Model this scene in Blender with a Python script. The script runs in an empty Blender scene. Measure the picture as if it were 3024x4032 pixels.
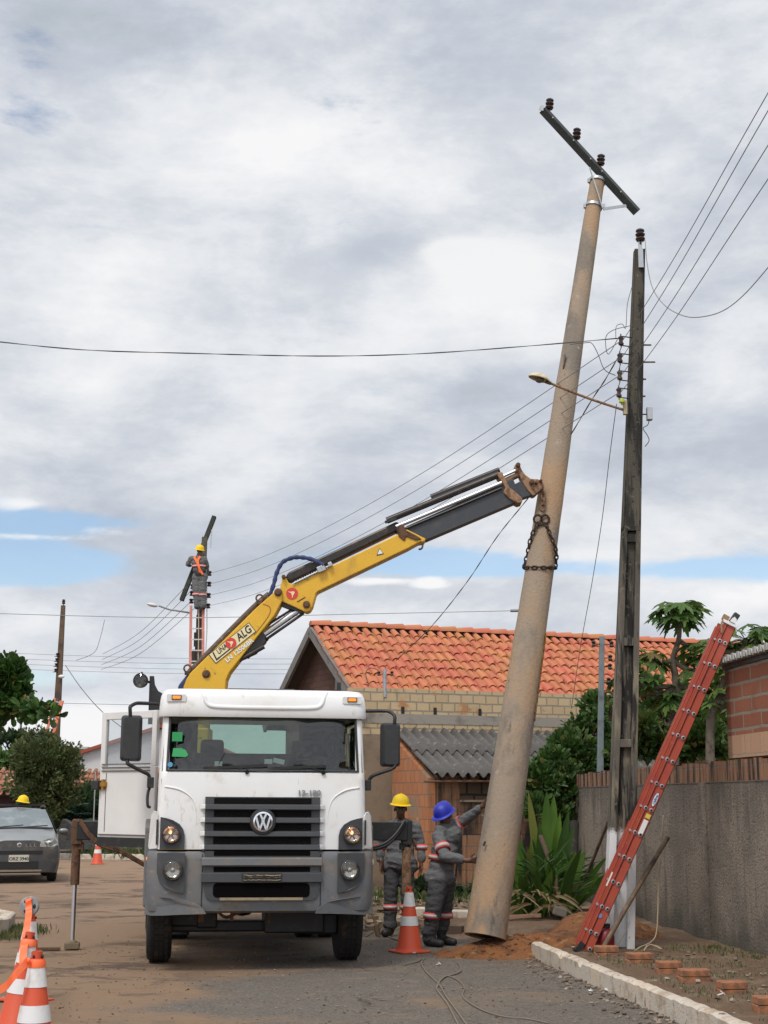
import bpy, math, random
from math import sin, cos, pi, radians as R, atan2, sqrt, exp
from mathutils import Vector as V, Matrix, noise as mn
random.seed(7)
SC = bpy.context.scene
COL = SC.collection

# ---------------------------------------------------------------- camera
F = 5800.0; TH = math.atan(1134 / F); CH = 1.7
cd = bpy.data.cameras.new('camera'); cam = bpy.data.objects.new('camera', cd); COL.objects.link(cam)
cam.location = (0, 0, CH); cam.rotation_euler = (pi / 2 + TH, 0, 0)
cd.sensor_fit = 'VERTICAL'; cd.sensor_height = 36.0; cd.sensor_width = 27.0; cd.lens = F / 4032 * 36
cd.clip_start = 0.1; cd.clip_end = 3000
SC.camera = cam
SC.view_settings.view_transform = 'Standard'; SC.view_settings.look = 'None'
SC.view_settings.exposure = 0.0; SC.view_settings.gamma = 1.0
SC.cycles.max_bounces = 8; SC.cycles.transparent_max_bounces = 24

def ray(px, py):
    u = (px - 1512) / F; v = (2016 - py) / F
    return V((u, cos(TH) - v * sin(TH), sin(TH) + v * cos(TH)))
def at(px, py, Y):
    d = ray(px, py); return V((0, 0, CH)) + d * (Y / d.y)
def gnd(px, py, z=0.0):
    d = ray(px, py); return V((0, 0, CH)) + d * ((z - CH) / d.z)
def azel(px, py):
    d = ray(px, py).normalized(); return atan2(d.x, d.y), math.asin(d.z)

# ---------------------------------------------------------------- world
SUN_EL, SUN_AZ = 56, 205      # azimuth clockwise from +Y : behind the camera, a bit left
W = bpy.data.worlds.new('World'); SC.world = W; W.use_nodes = True
def world():
    nt = W.node_tree; N = nt.nodes; L = nt.links
    for n in list(N): N.remove(n)
    def nd(t, **k):
        n = N.new(t)
        for a, b in k.items(): setattr(n, a, b)
        return n
    def mth(op, a, b=None, c=None, clamp=False):
        n = nd('ShaderNodeMath', operation=op, use_clamp=clamp)
        for i, x in enumerate((a, b, c)):
            if x is None: continue
            if isinstance(x, (int, float)): n.inputs[i].default_value = x
            else: L.new(x, n.inputs[i])
        return n.outputs[0]
    def mix(f, a, b):
        n = nd('ShaderNodeMix', data_type='RGBA')
        for k, x in ((0, f), (6, a), (7, b)):
            if isinstance(x, (int, float)): n.inputs[k].default_value = x
            elif isinstance(x, tuple): n.inputs[k].default_value = x + (1,)
            else: L.new(x, n.inputs[k])
        return n.outputs[2]
    out = nd('ShaderNodeOutputWorld'); bg = nd('ShaderNodeBackground'); L.new(bg.outputs[0], out.inputs[0])
    sky = nd('ShaderNodeTexSky', sky_type='NISHITA', sun_disc=False, sun_elevation=R(SUN_EL), sun_rotation=R(SUN_AZ))
    sky.air_density = 1.0; sky.dust_density = 0.6; sky.ozone_density = 2.0
    tc = nd('ShaderNodeTexCoord'); sp = nd('ShaderNodeSeparateXYZ'); L.new(tc.outputs['Generated'], sp.inputs[0])
    X, Y, Z = sp.outputs
    az = mth('ARCTAN2', X, Y); el = mth('ARCSINE', Z)
    zz = mth('ADD', mth('MAXIMUM', Z, 0.0), 0.16)
    cx = mth('DIVIDE', X, zz); cy = mth('DIVIDE', Y, zz)
    cb = nd('ShaderNodeCombineXYZ'); L.new(cx, cb.inputs[0]); L.new(cy, cb.inputs[1])
    def noise(scale, detail, rough, off=(0, 0, 0), dist=0.0, vec=None, st=(1, 1, 1)):
        m = nd('ShaderNodeMapping'); m.inputs['Location'].default_value = off; m.inputs['Scale'].default_value = st
        L.new(vec or cb.outputs[0], m.inputs[0])
        n = nd('ShaderNodeTexNoise'); L.new(m.outputs[0], n.inputs['Vector'])
        n.inputs['Scale'].default_value = scale; n.inputs['Detail'].default_value = detail
        n.inputs['Roughness'].default_value = rough; n.inputs['Distortion'].default_value = dist
        return n.outputs[0]
    ae = nd('ShaderNodeCombineXYZ'); L.new(az, ae.inputs[0]); L.new(el, ae.inputs[1])
    n1 = noise(1.15, 6, 0.5, (3.1, 1.7, 0), 0.15)
    n2 = noise(0.55, 4, 0.5, (7.3, 2.2, 0), 0.5)
    n3 = noise(9.5, 12, 0.64, (0.3, 0.9, 0), 0.12, ae.outputs[0], (0.62, 1.35, 1))
    n5 = noise(4.0, 11, 0.57, (5.3, 1.9, 0), 0.15, ae.outputs[0], (0.6, 1.3, 1))
    n4 = noise(9.0, 9, 0.62, (2.3, 5.9, 0), 0.15, ae.outputs[0], (0.8, 2.2, 1))
    def blobs(lst):
        acc = None
        for px, py, rx, ry, w in lst:
            a, e = azel(px, py)
            dx = mth('DIVIDE', mth('SUBTRACT', az, a), rx / F); dy = mth('DIVIDE', mth('SUBTRACT', el, e), ry / F)
            g = mth('MULTIPLY', mth('EXPONENT', mth('MULTIPLY', mth('ADD', mth('MULTIPLY', dx, dx), mth('MULTIPLY', dy, dy)), -1.0)), w)
            acc = g if acc is None else mth('ADD', acc, g)
        return acc
    def ss(x, lo, hi):
        n = nd('ShaderNodeMapRange', interpolation_type='SMOOTHSTEP'); L.new(x, n.inputs[0])
        n.inputs[1].default_value = lo; n.inputs[2].default_value = hi
        return n.outputs[0]
    # brightness of the cloud deck
    t = mth('ADD', mth('ADD', mth('MULTIPLY', n1, 0.26), mth('MULTIPLY', n5, 0.50)), mth('ADD', mth('MULTIPLY', n2, 0.10), mth('MULTIPLY', ss(n3, .28, .74), 0.34)))
    t = mth('ADD', mth('MULTIPLY', t, 1.0), 0.03)
    wb = blobs([(2000, 1180, 420, 200, .06), (700, 560, 900, 160, .07), (250, 1180, 500, 180, .10),
                (1700, 600, 500, 300, .04), (400, 1560, 380, 90, .08), (1000, 1850, 300, 90, .09), (2900, 1520, 200, 110, .16), (350, 2850, 420, 90, .32), (1500, 2440, 700, 90, .05),
                (480, 1850, 110, 60, .08), (100, 1970, 260, 40, .10), (2900, 2330, 320, 60, .14), (200, 2480, 300, 70, .10), (900, 2480, 250, 90, .08)])
    db = blobs([(1300, 200, 1300, 170, .10), (900, 900, 300, 140, .08), (640, 1560, 230, 110, .16), (1800, 1560, 500, 130, .12), (2600, 1430, 300, 200, .08), (250, 1900, 600, 150, .08),
                (1500, 1750, 300, 70, .08), (1050, 2230, 700, 100, .04), (2700, 800, 400, 200, .03), (1500, 950, 170, 120, .07)])
    t = mth('SUBTRACT', mth('ADD', t, wb), db)
    rmp = nd('ShaderNodeValToRGB'); L.new(t, rmp.inputs[0]); e = rmp.color_ramp.elements
    e[0].position = 0.36; e[0].color = (.465, .515, .575, 1)
    e[1].position = 0.86; e[1].color = (.93, .93, .94, 1)
    for p, c in ((0.47, (.555, .595, .67, 1)), (0.57, (.65, .685, .745, 1)), (0.67, (.765, .79, .83, 1))):
        k = e.new(p); k.color = c
    # blue openings
    bb = blobs([(150, 2225, 400, 75, 1.0), (230, 2050, 380, 60, .75), (-300, 2150, 420, 150, .9), (1640, 2215, 400, 62, .95), (2050, 2240, 330, 40, .55), (2750, 2245, 380, 45, .62),
                (120, 330, 170, 230, .42), (2380, 2420, 500, 60, .40), (3300, 2200, 500, 90, .6), (1000, 2640, 700, 70, .30), (100, 2680, 300, 50, .4)])
    bm = ss(mth('SUBTRACT', mth('ADD', bb, mth('MULTIPLY', n4, 1.9)), 1.02), 0.15, 0.60)
    wc = blobs([(1430, 2290, 110, 24, .9), (1560, 2285, 90, 16, .7), (1705, 2288, 80, 26, 1.0), (1690, 2310, 150, 16, .6), (430, 2090, 160, 30, .8), (80, 1985, 140, 30, .9), (150, 2115, 300, 16, .7), (300, 2850, 260, 60, .7)])
    wm = ss(mth('ADD', wc, mth('MULTIPLY', mth('SUBTRACT', n4, 0.5), 4.0)), 0.35, 0.95)
    cb_ = blobs([(1930, 1010, 230, 95, 1.0), (1730, 980, 130, 60, .6), (2120, 1120, 200, 110, .8), (1880, 1150, 200, 110, .8), (2330, 1210, 120, 70, .4), (2900, 1540, 110, 70, .6), (470, 1170, 260, 60, .35), (60, 1230, 200, 90, .4), (1050, 1900, 170, 40, .4)])
    cm = ss(mth('ADD', cb_, mth('MULTIPLY', mth('SUBTRACT', n4, 0.5), 2.2)), 0.35, 1.05)
    blue = nd('ShaderNodeMix', data_type='RGBA', blend_type='MULTIPLY'); blue.inputs[0].default_value = 1
    L.new(sky.outputs[0], blue.inputs[6]); blue.inputs[7].default_value = (1.0, 1.0, 1.0, 1)
    sc = nd('ShaderNodeVectorMath', operation='SCALE'); L.new(rmp.outputs[0], sc.inputs[0]); sc.inputs['Scale'].default_value = 10.0
    sb = nd('ShaderNodeVectorMath', operation='SCALE'); L.new(blue.outputs[2], sb.inputs[0]); sb.inputs['Scale'].default_value = 1.45
    c = mix(mth('MULTIPLY', bm, 0.85), sc.outputs[0], sb.outputs[0])
    c = mix(mth('MULTIPLY', wm, mth('MINIMUM', wc, 1.0)), c, (9.4, 9.4, 9.5))
    c = mix(mth('MULTIPLY', cm, mth('MINIMUM', mth('MULTIPLY', cb_, 1.4), 0.9)), c, (9.0, 9.05, 9.1))
    # added fill light: unseen sky behind and above the viewer is boosted
    back = ss(mth('ADD', mth('MULTIPLY', Y, -1.0), mth('MULTIPLY', Z, 0.9)), 0.15, 1.0)
    k = mth('ADD', 1.0, mth('MULTIPLY', back, 0.55))
    fin = nd('ShaderNodeVectorMath', operation='SCALE'); L.new(c, fin.inputs[0]); L.new(k, fin.inputs['Scale'])
    L.new(fin.outputs[0], bg.inputs[0]); bg.inputs[1].default_value = 0.1
world()
sd = bpy.data.lights.new('sun', 'SUN'); sun = bpy.data.objects.new('sun', sd); COL.objects.link(sun)
sd.energy = 2.0; sd.angle = R(14); sd.color = (1, .95, .88)
a = R(SUN_AZ); e_ = R(SUN_EL)
sun.rotation_euler = (-V((sin(a) * cos(e_), cos(a) * cos(e_), sin(e_)))).to_track_quat('-Z', 'Y').to_euler()

# ---------------------------------------------------------------- materials
def newmat(name):
    m = bpy.data.materials.new(name); m.use_nodes = True
    return m, m.node_tree, m.node_tree.nodes['Principled BSDF']
def lk(nt, a, b): nt.links.new(a, b)
def nz(nt, vec, scale, detail=5, rough=.55, st=None, dist=0):
    if st:
        mp = nt.nodes.new('ShaderNodeMapping'); mp.inputs['Scale'].default_value = st; lk(nt, vec, mp.inputs[0]); vec = mp.outputs[0]
    n = nt.nodes.new('ShaderNodeTexNoise'); lk(nt, vec, n.inputs['Vector'])
    n.inputs['Scale'].default_value = scale; n.inputs['Detail'].default_value = detail
    n.inputs['Roughness'].default_value = rough; n.inputs['Distortion'].default_value = dist
    return n.outputs[0]
def rng(nt, x, lo, hi, a=0., b=1.):
    n = nt.nodes.new('ShaderNodeMapRange'); lk(nt, x, n.inputs[0]); n.interpolation_type = 'SMOOTHSTEP'
    for i, v_ in zip((1, 2, 3, 4), (lo, hi, a, b)): n.inputs[i].default_value = v_
    return n.outputs[0]
def mixc(nt, f, a, b, bt='MIX'):
    n = nt.nodes.new('ShaderNodeMix'); n.data_type = 'RGBA'; n.blend_type = bt
    for k, x in ((0, f), (6, a), (7, b)):
        if isinstance(x, (int, float)): n.inputs[k].default_value = x
        elif isinstance(x, tuple): n.inputs[k].default_value = x[:3] + (1,)
        else: lk(nt, x, n.inputs[k])
    return n.outputs[2]
def mt(nt, op, a, b=0.0):
    n = nt.nodes.new('ShaderNodeMath'); n.operation = op
    for i, x in enumerate((a, b)):
        if isinstance(x, (int, float)): n.inputs[i].default_value = x
        else: lk(nt, x, n.inputs[i])
    return n.outputs[0]
def bump(nt, bs, h, strength=.3, dist=.01):
    b = nt.nodes.new('ShaderNodeBump'); b.inputs['Strength'].default_value = strength; b.inputs['Distance'].default_value = dist
    lk(nt, h, b.inputs['Height']); lk(nt, b.outputs[0], bs.inputs['Normal'])
def obco(nt): return nt.nodes.new('ShaderNodeTexCoord').outputs['Object']
def M(name, col, rough=.6, metal=0., layers=(), bmp=None, island=0., emit=None, spec=None):
    """layers: (colour, noise scale, lo, hi[, stretch])"""
    m, nt, bs = newmat(name); co = obco(nt); c = tuple(col)
    if island:
        g = nt.nodes.new('ShaderNodeNewGeometry'); hs = nt.nodes.new('ShaderNodeHueSaturation')
        hs.inputs['Color'].default_value = tuple(col) + (1,)
        lk(nt, rng(nt, g.outputs['Random Per Island'], 0, 1, 1 - island, 1 + island), hs.inputs['Value'])
        lk(nt, rng(nt, nz(nt, co, 2.3), .3, .7, .485, .515), hs.inputs['Hue']); c = hs.outputs[0]
    for l in layers:
        c = mixc(nt, rng(nt, nz(nt, co, l[1], 6, .6, l[4] if len(l) > 4 else None), l[2], l[3]), c, l[0])
    if isinstance(c, tuple): bs.inputs['Base Color'].default_value = c + (1,)
    else: lk(nt, c, bs.inputs['Base Color'])
    bs.inputs['Roughness'].default_value = rough; bs.inputs['Metallic'].default_value = metal
    if spec is not None: bs.inputs['Specular IOR Level'].default_value = spec
    if bmp: bump(nt, bs, nz(nt, co, bmp[0], 6, .6), bmp[1], bmp[2] if len(bmp) > 2 else .01)
    if emit:
        bs.inputs['Emission Color'].default_value = emit[0] + (1,); bs.inputs['Emission Strength'].default_value = emit[1]
    return m
def glass(name, tint=(.55, .68, .62), refl=.10, wob=.004):
    m, nt, bs = newmat(name); N = nt.nodes
    tr = N.new('ShaderNodeBsdfTransparent'); tr.inputs[0].default_value = tint + (1,)
    gl = N.new('ShaderNodeBsdfGlossy'); gl.inputs['Roughness'].default_value = .03
    co = obco(nt); bp = N.new('ShaderNodeBump'); bp.inputs['Strength'].default_value = 1; bp.inputs['Distance'].default_value = wob
    sx = nt.nodes.new('ShaderNodeSeparateXYZ'); lk(nt, co, sx.inputs[0])
    lk(nt, mt(nt, 'MULTIPLY', nz(nt, co, 1.7, 2, .4), rng(nt, sx.outputs[0], -.2, .9, .2, 1)), bp.inputs['Height']); lk(nt, bp.outputs[0], gl.inputs['Normal'])
    lw = N.new('ShaderNodeLayerWeight'); lw.inputs[0].default_value = .5
    f = mt(nt, 'ADD', mt(nt, 'MULTIPLY', mt(nt, 'POWER', lw.outputs['Facing'], 4.0), .9), refl)
    mx = N.new('ShaderNodeMixShader'); lk(nt, f, mx.inputs[0]); lk(nt, tr.outputs[0], mx.inputs[1]); lk(nt, gl.outputs[0], mx.inputs[2])
    lk(nt, mx.outputs[0], N['Material Output'].inputs[0])
    return m
def wallvec(nt):
    co = obco(nt); s = nt.nodes.new('ShaderNodeSeparateXYZ'); lk(nt, co, s.inputs[0])
    c = nt.nodes.new('ShaderNodeCombineXYZ'); lk(nt, mt(nt, 'ADD', s.outputs[0], s.outputs[1]), c.inputs[0]); lk(nt, s.outputs[2], c.inputs[1])
    return co, c.outputs[0], s.outputs
def brickmat(name, c1, c2, mortar, bw, rh, ms=.012, layers=(), grooves=0., bias=0., zfun=None, msm=.15):
    m, nt, bs = newmat(name); co, wv, s = wallvec(nt)
    # wobble the joints a little
    nn = nt.nodes.new('ShaderNodeTexNoise'); lk(nt, co, nn.inputs['Vector']); nn.inputs['Scale'].default_value = 3.5; nn.inputs['Detail'].default_value = 4
    va = nt.nodes.new('ShaderNodeVectorMath'); va.operation = 'MULTIPLY_ADD'; lk(nt, nn.outputs['Color'], va.inputs[0]); va.inputs[1].default_value = (.03, .03, 0); lk(nt, wv, va.inputs[2])
    b = nt.nodes.new('ShaderNodeTexBrick'); lk(nt, va.outputs[0], b.inputs['Vector'])
    b.inputs['Scale'].default_value = 1; b.inputs['Brick Width'].default_value = bw; b.inputs['Row Height'].default_value = rh
    b.inputs['Mortar Size'].default_value = ms; b.inputs['Mortar Smooth'].default_value = msm; b.inputs['Bias'].default_value = bias
    b.inputs['Color1'].default_value = c1 + (1,); b.inputs['Color2'].default_value = c2 + (1,); b.inputs['Mortar'].default_value = mortar + (1,)
    c = b.outputs['Color']
    c = mixc(nt, rng(nt, nz(nt, co, 38, 4, .7), .3, .8, 0, .35), c, tuple(x * .55 for x in c1))
    if grooves:
        w = nt.nodes.new('ShaderNodeTexWave'); w.wave_type = 'BANDS'; w.bands_direction = 'X'; lk(nt, va.outputs[0], w.inputs['Vector'])
        w.inputs['Scale'].default_value = 12; w.inputs['Distortion'].default_value = 1.2; w.inputs['Detail'].default_value = 2
        c = mixc(nt, rng(nt, w.outputs['Fac'], .0, .35, grooves, 0), c, tuple(x * .35 for x in c1))
    for l in layers:
        f = rng(nt, nz(nt, co, l[1], 6, .6, l[4] if len(l) > 4 else None), l[2], l[3])
        if len(l) > 5: f = mt(nt, 'MULTIPLY', f, rng(nt, s[2], l[5], l[6]))
        c = mixc(nt, f, c, l[0])
    lk(nt, c, bs.inputs['Base Color']); bs.inputs['Roughness'].default_value = .95
    h = mt(nt, 'SUBTRACT', mt(nt, 'MULTIPLY', nz(nt, co, 30, 4, .7), .35), b.outputs['Fac'])
    bump(nt, bs, h, .9, .012)
    return m

MT = {}
MT['white'] = M('white_paint', (.76, .76, .755), .30, 0, [((.56, .50, .42), 5, .54, .85), ((.66, .63, .585), 1.3, .45, .8), ((.58, .52, .44), 22, .60, .74, (1, 1, .25)), ((.50, .43, .35), 60, .70, .8)])
MT['white_old'] = M('white_door_paint', (.66, .65, .63), .5, 0, [((.5, .42, .35), 6, .6, .9), ((.72, .70, .68), 2, .4, .7)])
MT['inner'] = M('cab_lining', (.016, .017, .018), .95)
MT['rubber'] = M('black_rubber', (.018, .017, .016), .85, 0, [((.10, .065, .045), 7, .5, .85)], (50, .5, .004))
MT['blackp'] = M('black_plastic', (.022, .023, .025), .55, 0, [((.06, .05, .045), 9, .5, .9)], (160, .15, .002))
MT['blackm'] = M('black_metal', (.02, .02, .021), .45, .2, [((.07, .05, .038), 10, .52, .8)])
MT['darkgrey'] = M('dark_grey_plastic', (.046, .049, .054), .55, 0, [((.085, .074, .06), 8, .48, .9)])
MT['grey'] = M('grey_bumper_plastic', (.130, .138, .148), .6, 0, [((.19, .155, .12), 2.5, .42, .72), ((.065, .068, .07), 16, .55, .8), ((.24, .195, .15), 9, .56, .74, (1, 1, 2))], (120, .1, .002))
MT['chrome'] = M('chrome', (.75, .76, .78), .14, 1.)
MT['rod'] = M('scuffed_chrome_rod', (.62, .63, .65), .36, 1.)
MT['bowl'] = M('lamp_reflector', (.42, .40, .39), .22, 1.)
MT['badge'] = M('dull_chrome_badge', (.30, .31, .33), .3, 1.)
MT['steel'] = M('galvanised_steel', (.42, .44, .46), .45, .7, [((.25, .24, .23), 20, .5, .8)])
MT['rust'] = M('rusty_steel', (.13, .065, .035), .85, .1, [((.05, .03, .022), 14, .45, .65), ((.24, .11, .045), 30, .55, .75)], (70, .5, .004))
MT['rustlight'] = M('light_rusty_steel', (.32, .19, .11), .85, .1, [((.14, .07, .04), 22, .45, .65)], (70, .5, .004))
MT['yellow'] = M('yellow_paint', (.68, .39, .022), .42, 0, [((.62, .33, .02), 3, .45, .75), ((.16, .07, .025), 9, .62, .72), ((.30, .15, .03), 40, .66, .76), ((.40, .22, .04), 2, .55, .8, (1, 1, .4))], (60, .08, .002))
MT['boomgrey'] = M('dark_grey_boom_paint', (.045, .05, .058), .55, .1, [((.08, .07, .06), 6, .5, .8)])
MT['hydr'] = M('black_greasy_cylinder', (.028, .024, .022), .4, .3, [((.09, .05, .03), 12, .5, .75)])
MT['hose'] = M('blue_hose_sleeve', (.02, .035, .12), .7, 0, [((.04, .05, .07), 20, .5, .7)], (60, .6, .006))
MT['amber'] = M('amber_lens', (.8, .22, .02), .25, 0, emit=((1, .26, .03), .75))
MT['amberhot'] = M('lit_bulb', (1, .6, .3), .3, 0, emit=((1, .45, .18), 2.2))
MT['lens'] = glass('clear_lens', (.93, .93, .9), .06)
MT['wind'] = glass('windscreen_glass', (.42, .51, .48), .075, .22)
MT['rearwin'] = glass('rear_window_glass', (.78, .90, .84), .03)
MT['doorwin'] = glass('door_window_glass', (.85, .87, .88), .1)
MT['green'] = M('green_sticker', (.02, .28, .08), .6, emit=None)
MT['blue'] = M('light_blue_sticker', (.10, .32, .55), .5)
MT['paper'] = M('white_paper', (.72, .72, .70), .7)
MT['cream'] = M('cream_decal', (.72, .62, .36), .5)
MT['red'] = M('red_decal', (.60, .04, .03), .45)
MT['ink'] = M('black_decal', (.012, .012, .012), .5)
MT['seat'] = M('dark_fabric', (.018, .018, .02), .95)

# ---------------------------------------------------------------- mesh builder
def frame(d, up=V((0, 0, 1))):
    d = d.normalized()
    if abs(d.dot(up)) > .98: up = V((0, 1, 0))
    a = d.cross(up).normalized(); b = a.cross(d).normalized()
    return a, b
class MB:
    def __init__(s): s.v = []; s.f = []; s.m = []
    def add(s, vs, fs, mi=0):
        o = len(s.v); s.v += [tuple(x) for x in vs]; s.f += [tuple(i + o for i in f) for f in fs]; s.m += [mi] * len(fs); return s
    def box(s, c, sz, rot=None, mi=0, taper=1.0):
        h = V(sz) / 2; vs = []
        for z in (-1, 1):
            k = taper if z > 0 else 1
            for x, y in ((-1, -1), (1, -1), (1, 1), (-1, 1)):
                p = V((x * h.x * k, y * h.y * k, z * h.z))
                if rot is not None: p = rot @ p
                vs.append(p + V(c))
        return s.add(vs, [(3, 2, 1, 0), (4, 5, 6, 7), (0, 1, 5, 4), (1, 2, 6, 5), (2, 3, 7, 6), (3, 0, 4, 7)], mi)
    def b2(s, lo, hi, mi=0):
        lo = V(lo); hi = V(hi); return s.box((lo + hi) / 2, hi - lo, None, mi)
    def beam(s, p0, p1, w, h, up=V((0, 0, 1)), mi=0, w2=None, h2=None):
        p0 = V(p0); p1 = V(p1); a, b = frame(p1 - p0, up); vs = []
        for p, ww, hh in ((p0, w, h), (p1, w2 or w, h2 or h)):
            for x, y in ((-1, -1), (1, -1), (1, 1), (-1, 1)): vs.append(p + a * x * ww / 2 + b * y * hh / 2)
        return s.add(vs, [(3, 2, 1, 0), (4, 5, 6, 7), (0, 1, 5, 4), (1, 2, 6, 5), (2, 3, 7, 6), (3, 0, 4, 7)], mi)
    def cyl(s, p0, p1, r0, r1=None, n=16, mi=0, caps=True):
        return s.tube([p0, p1], [r0, r0 if r1 is None else r1], n, mi, caps)
    def tube(s, pts, r, n=8, mi=0, caps=True, sq=None):
        pts = [V(p) for p in pts]; rs = r if isinstance(r, (list, tuple)) else [r] * len(pts)
        o = len(s.v); vs = []; fs = []; pa = None
        for i, p in enumerate(pts):
            d = (pts[min(i + 1, len(pts) - 1)] - pts[max(i - 1, 0)])
            if d.length < 1e-9: d = V((0, 0, 1))
            d.normalize()
            if pa is None: a, b = frame(d)
            else:
                a = (pa - d * pa.dot(d))
                a = a.normalized() if a.length > 1e-6 else frame(d)[0]; b = a.cross(d).normalized() * 1.0
                b = -b if False else b
            pa = a; b = d.cross(a).normalized()
            for k in range(n):
                t = 2 * pi * k / n
                vs.append(p + (a * cos(t) + b * sin(t) * (sq or 1)) * rs[i])
        for i in range(len(pts) - 1):
            for k in range(n):
                k2 = (k + 1) % n; fs.append((i * n + k, i * n + k2, (i + 1) * n + k2, (i + 1) * n + k))
        if caps: fs.append(tuple(range(n - 1, -1, -1))); fs.append(tuple((len(pts) - 1) * n + k for k in range(n)))
        return s.add(vs, fs, mi)
    def lathe(s, prof, c=(0, 0, 0), axis='Z', n=24, mi=0, mat=None, capends=True):
        """prof: (r, h) pairs along the axis"""
        c = V(c); vs = []; fs = []
        for r, h in prof:
            for k in range(n):
                t = 2 * pi * k / n; x, y = r * cos(t), r * sin(t)
                p = {'Z': V((x, y, h)), 'Y': V((x, h, y)), 'X': V((h, x, y))}[axis]
                if mat is not None: p = mat @ p
                vs.append(c + p)
        for i in range(len(prof) - 1):
            for k in range(n):
                k2 = (k + 1) % n; q = (i * n + k, i * n + k2, (i + 1) * n + k2, (i + 1) * n + k)
                fs.append(q if axis != 'Y' else q[::-1])
        if capends:
            fs.append(tuple(range(n))[::-1]); fs.append(tuple((len(prof) - 1) * n + k for k in range(n)))
        return s.add(vs, fs, mi)
    def prism(s, pts, off, mi=0):
        """polygon (3-D points) extruded by vector off"""
        pts = [V(p) for p in pts]; n = len(pts); off = V(off)
        vs = [p for p in pts] + [p + off for p in pts]
        fs = [tuple(range(n)), tuple(range(2 * n - 1, n - 1, -1))] + [(i, i + n, (i + 1) % n + n, (i + 1) % n) for i in range(n)]
        return s.add(vs, fs, mi)
    def quad(s, a, b, c, d, mi=0): return s.add([a, b, c, d], [(0, 1, 2, 3)], mi)
    def ell(s, c, r, rot=None, n=12, mi=0, z0=-1., z1=1.):
        vs = []; fs = []; c = V(c); m = n // 2 + 1
        for i in range(m + 1):
            z = z0 + (z1 - z0) * (0.5 - 0.5 * cos(pi * i / m)) ; rr = sqrt(max(0, 1 - z * z)) + 1e-4
            for k in range(n):
                t = 2 * pi * k / n; p = V((rr * cos(t) * r[0], rr * sin(t) * r[1], z * r[2]))
                if rot is not None: p = rot @ p
                vs.append(c + p)
        for i in range(m):
            for k in range(n):
                k2 = (k + 1) % n; fs.append((i * n + k, i * n + k2, (i + 1) * n + k2, (i + 1) * n + k))
        fs.append(tuple(range(n))[::-1]); fs.append(tuple(m * n + k for k in range(n)))
        return s.add(vs, fs, mi)
    def build(s, name, mats, parent=None, world=False, bevel=0, smooth=False, sub=0, origin=None, solid=None, ang=40):
        if not isinstance(mats, (list, tuple)): mats = [mats]
        me = bpy.data.meshes.new(name); vs = s.v
        o = bpy.data.objects.new(name, me)
        if parent is None and origin is None and vs:
            xs = [v[0] for v in vs]; ys = [v[1] for v in vs]; zs = [v[2] for v in vs]
            origin = ((min(xs) + max(xs)) / 2, (min(ys) + max(ys)) / 2, min(zs))
        if parent is None and origin is not None:
            vs = [(v[0] - origin[0], v[1] - origin[1], v[2] - origin[2]) for v in vs]; o.location = origin
        me.from_pydata(vs, [], s.f)
        for m_ in mats: me.materials.append(m_)
        if len(mats) > 1: me.polygons.foreach_set('material_index', s.m)
        if smooth:
            me.polygons.foreach_set('use_smooth', [True] * len(me.polygons))
            if ang < 180: me.set_sharp_from_angle(angle=R(ang))
        me.update(); COL.objects.link(o)
        if parent is not None:
            o.parent = parent
            if world: o.matrix_parent_inverse = wm(parent).inverted()
        if solid:
            md = o.modifiers.new('thickness', 'SOLIDIFY'); md.thickness = solid[0]; md.offset = solid[1]
            if len(solid) > 2: md.material_offset = solid[2]; md.material_offset_rim = 0
        if bevel:
            md = o.modifiers.new('bevel', 'BEVEL'); md.width = bevel; md.segments = 2; md.limit_method = 'ANGLE'; md.angle_limit = R(35); md.use_clamp_overlap = True
        if sub:
            md = o.modifiers.new('sub', 'SUBSURF'); md.levels = sub; md.render_levels = sub
        return o
def wm(o):
    m = o.matrix_basis.copy()
    if o.parent: m = wm(o.parent) @ o.matrix_parent_inverse @ m
    return m
def tag(o, label=None, cat=None, group=None, kind=None):
    if label: o['label'] = label
    if cat: o['category'] = cat
    if group: o['group'] = group
    if kind: o['kind'] = kind
    return o
def root(name, loc, label, cat, rz=0, group=None, rot=None):
    o = bpy.data.objects.new(name, None); COL.objects.link(o); o.location = loc; o.rotation_euler = rot or (0, 0, rz)
    o.empty_display_size = .2
    return tag(o, label, cat, group)
def copy_tree(o, parent=None):
    c = o.copy(); COL.objects.link(c)
    if parent is not None: c.parent = parent
    for ch in [x for x in bpy.data.objects if x.parent == o]: copy_tree(ch, c)
    return c
def text(s, size, ext=.002, spacing=1., shear=0., bold=0., sx=1.):
    cu = bpy.data.curves.new('t', 'FONT'); cu.body = s; cu.size = size; cu.extrude = ext; cu.align_x = 'CENTER'; cu.align_y = 'CENTER'
    cu.space_character = spacing; cu.shear = shear; cu.offset = bold
    o = bpy.data.objects.new('t', cu); COL.objects.link(o); bpy.context.view_layer.update()
    me = bpy.data.meshes.new_from_object(o.evaluated_get(bpy.context.evaluated_depsgraph_get()))
    vs = [V((v.co.x * sx, v.co.y, v.co.z)) for v in me.vertices]; fs = [tuple(p.vertices) for p in me.polygons]
    bpy.data.objects.remove(o); bpy.data.meshes.remove(me); return vs, fs
def puttext(mb, s, size, org, ex, ey, ext=.002, mi=0, **k):
    vs, fs = text(s, size, ext, **k); ex = V(ex).normalized(); ey = V(ey).normalized(); ez = ex.cross(ey)
    mb.add([V(org) + ex * v.x + ey * v.y + ez * v.z for v in vs], fs, mi)
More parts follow.
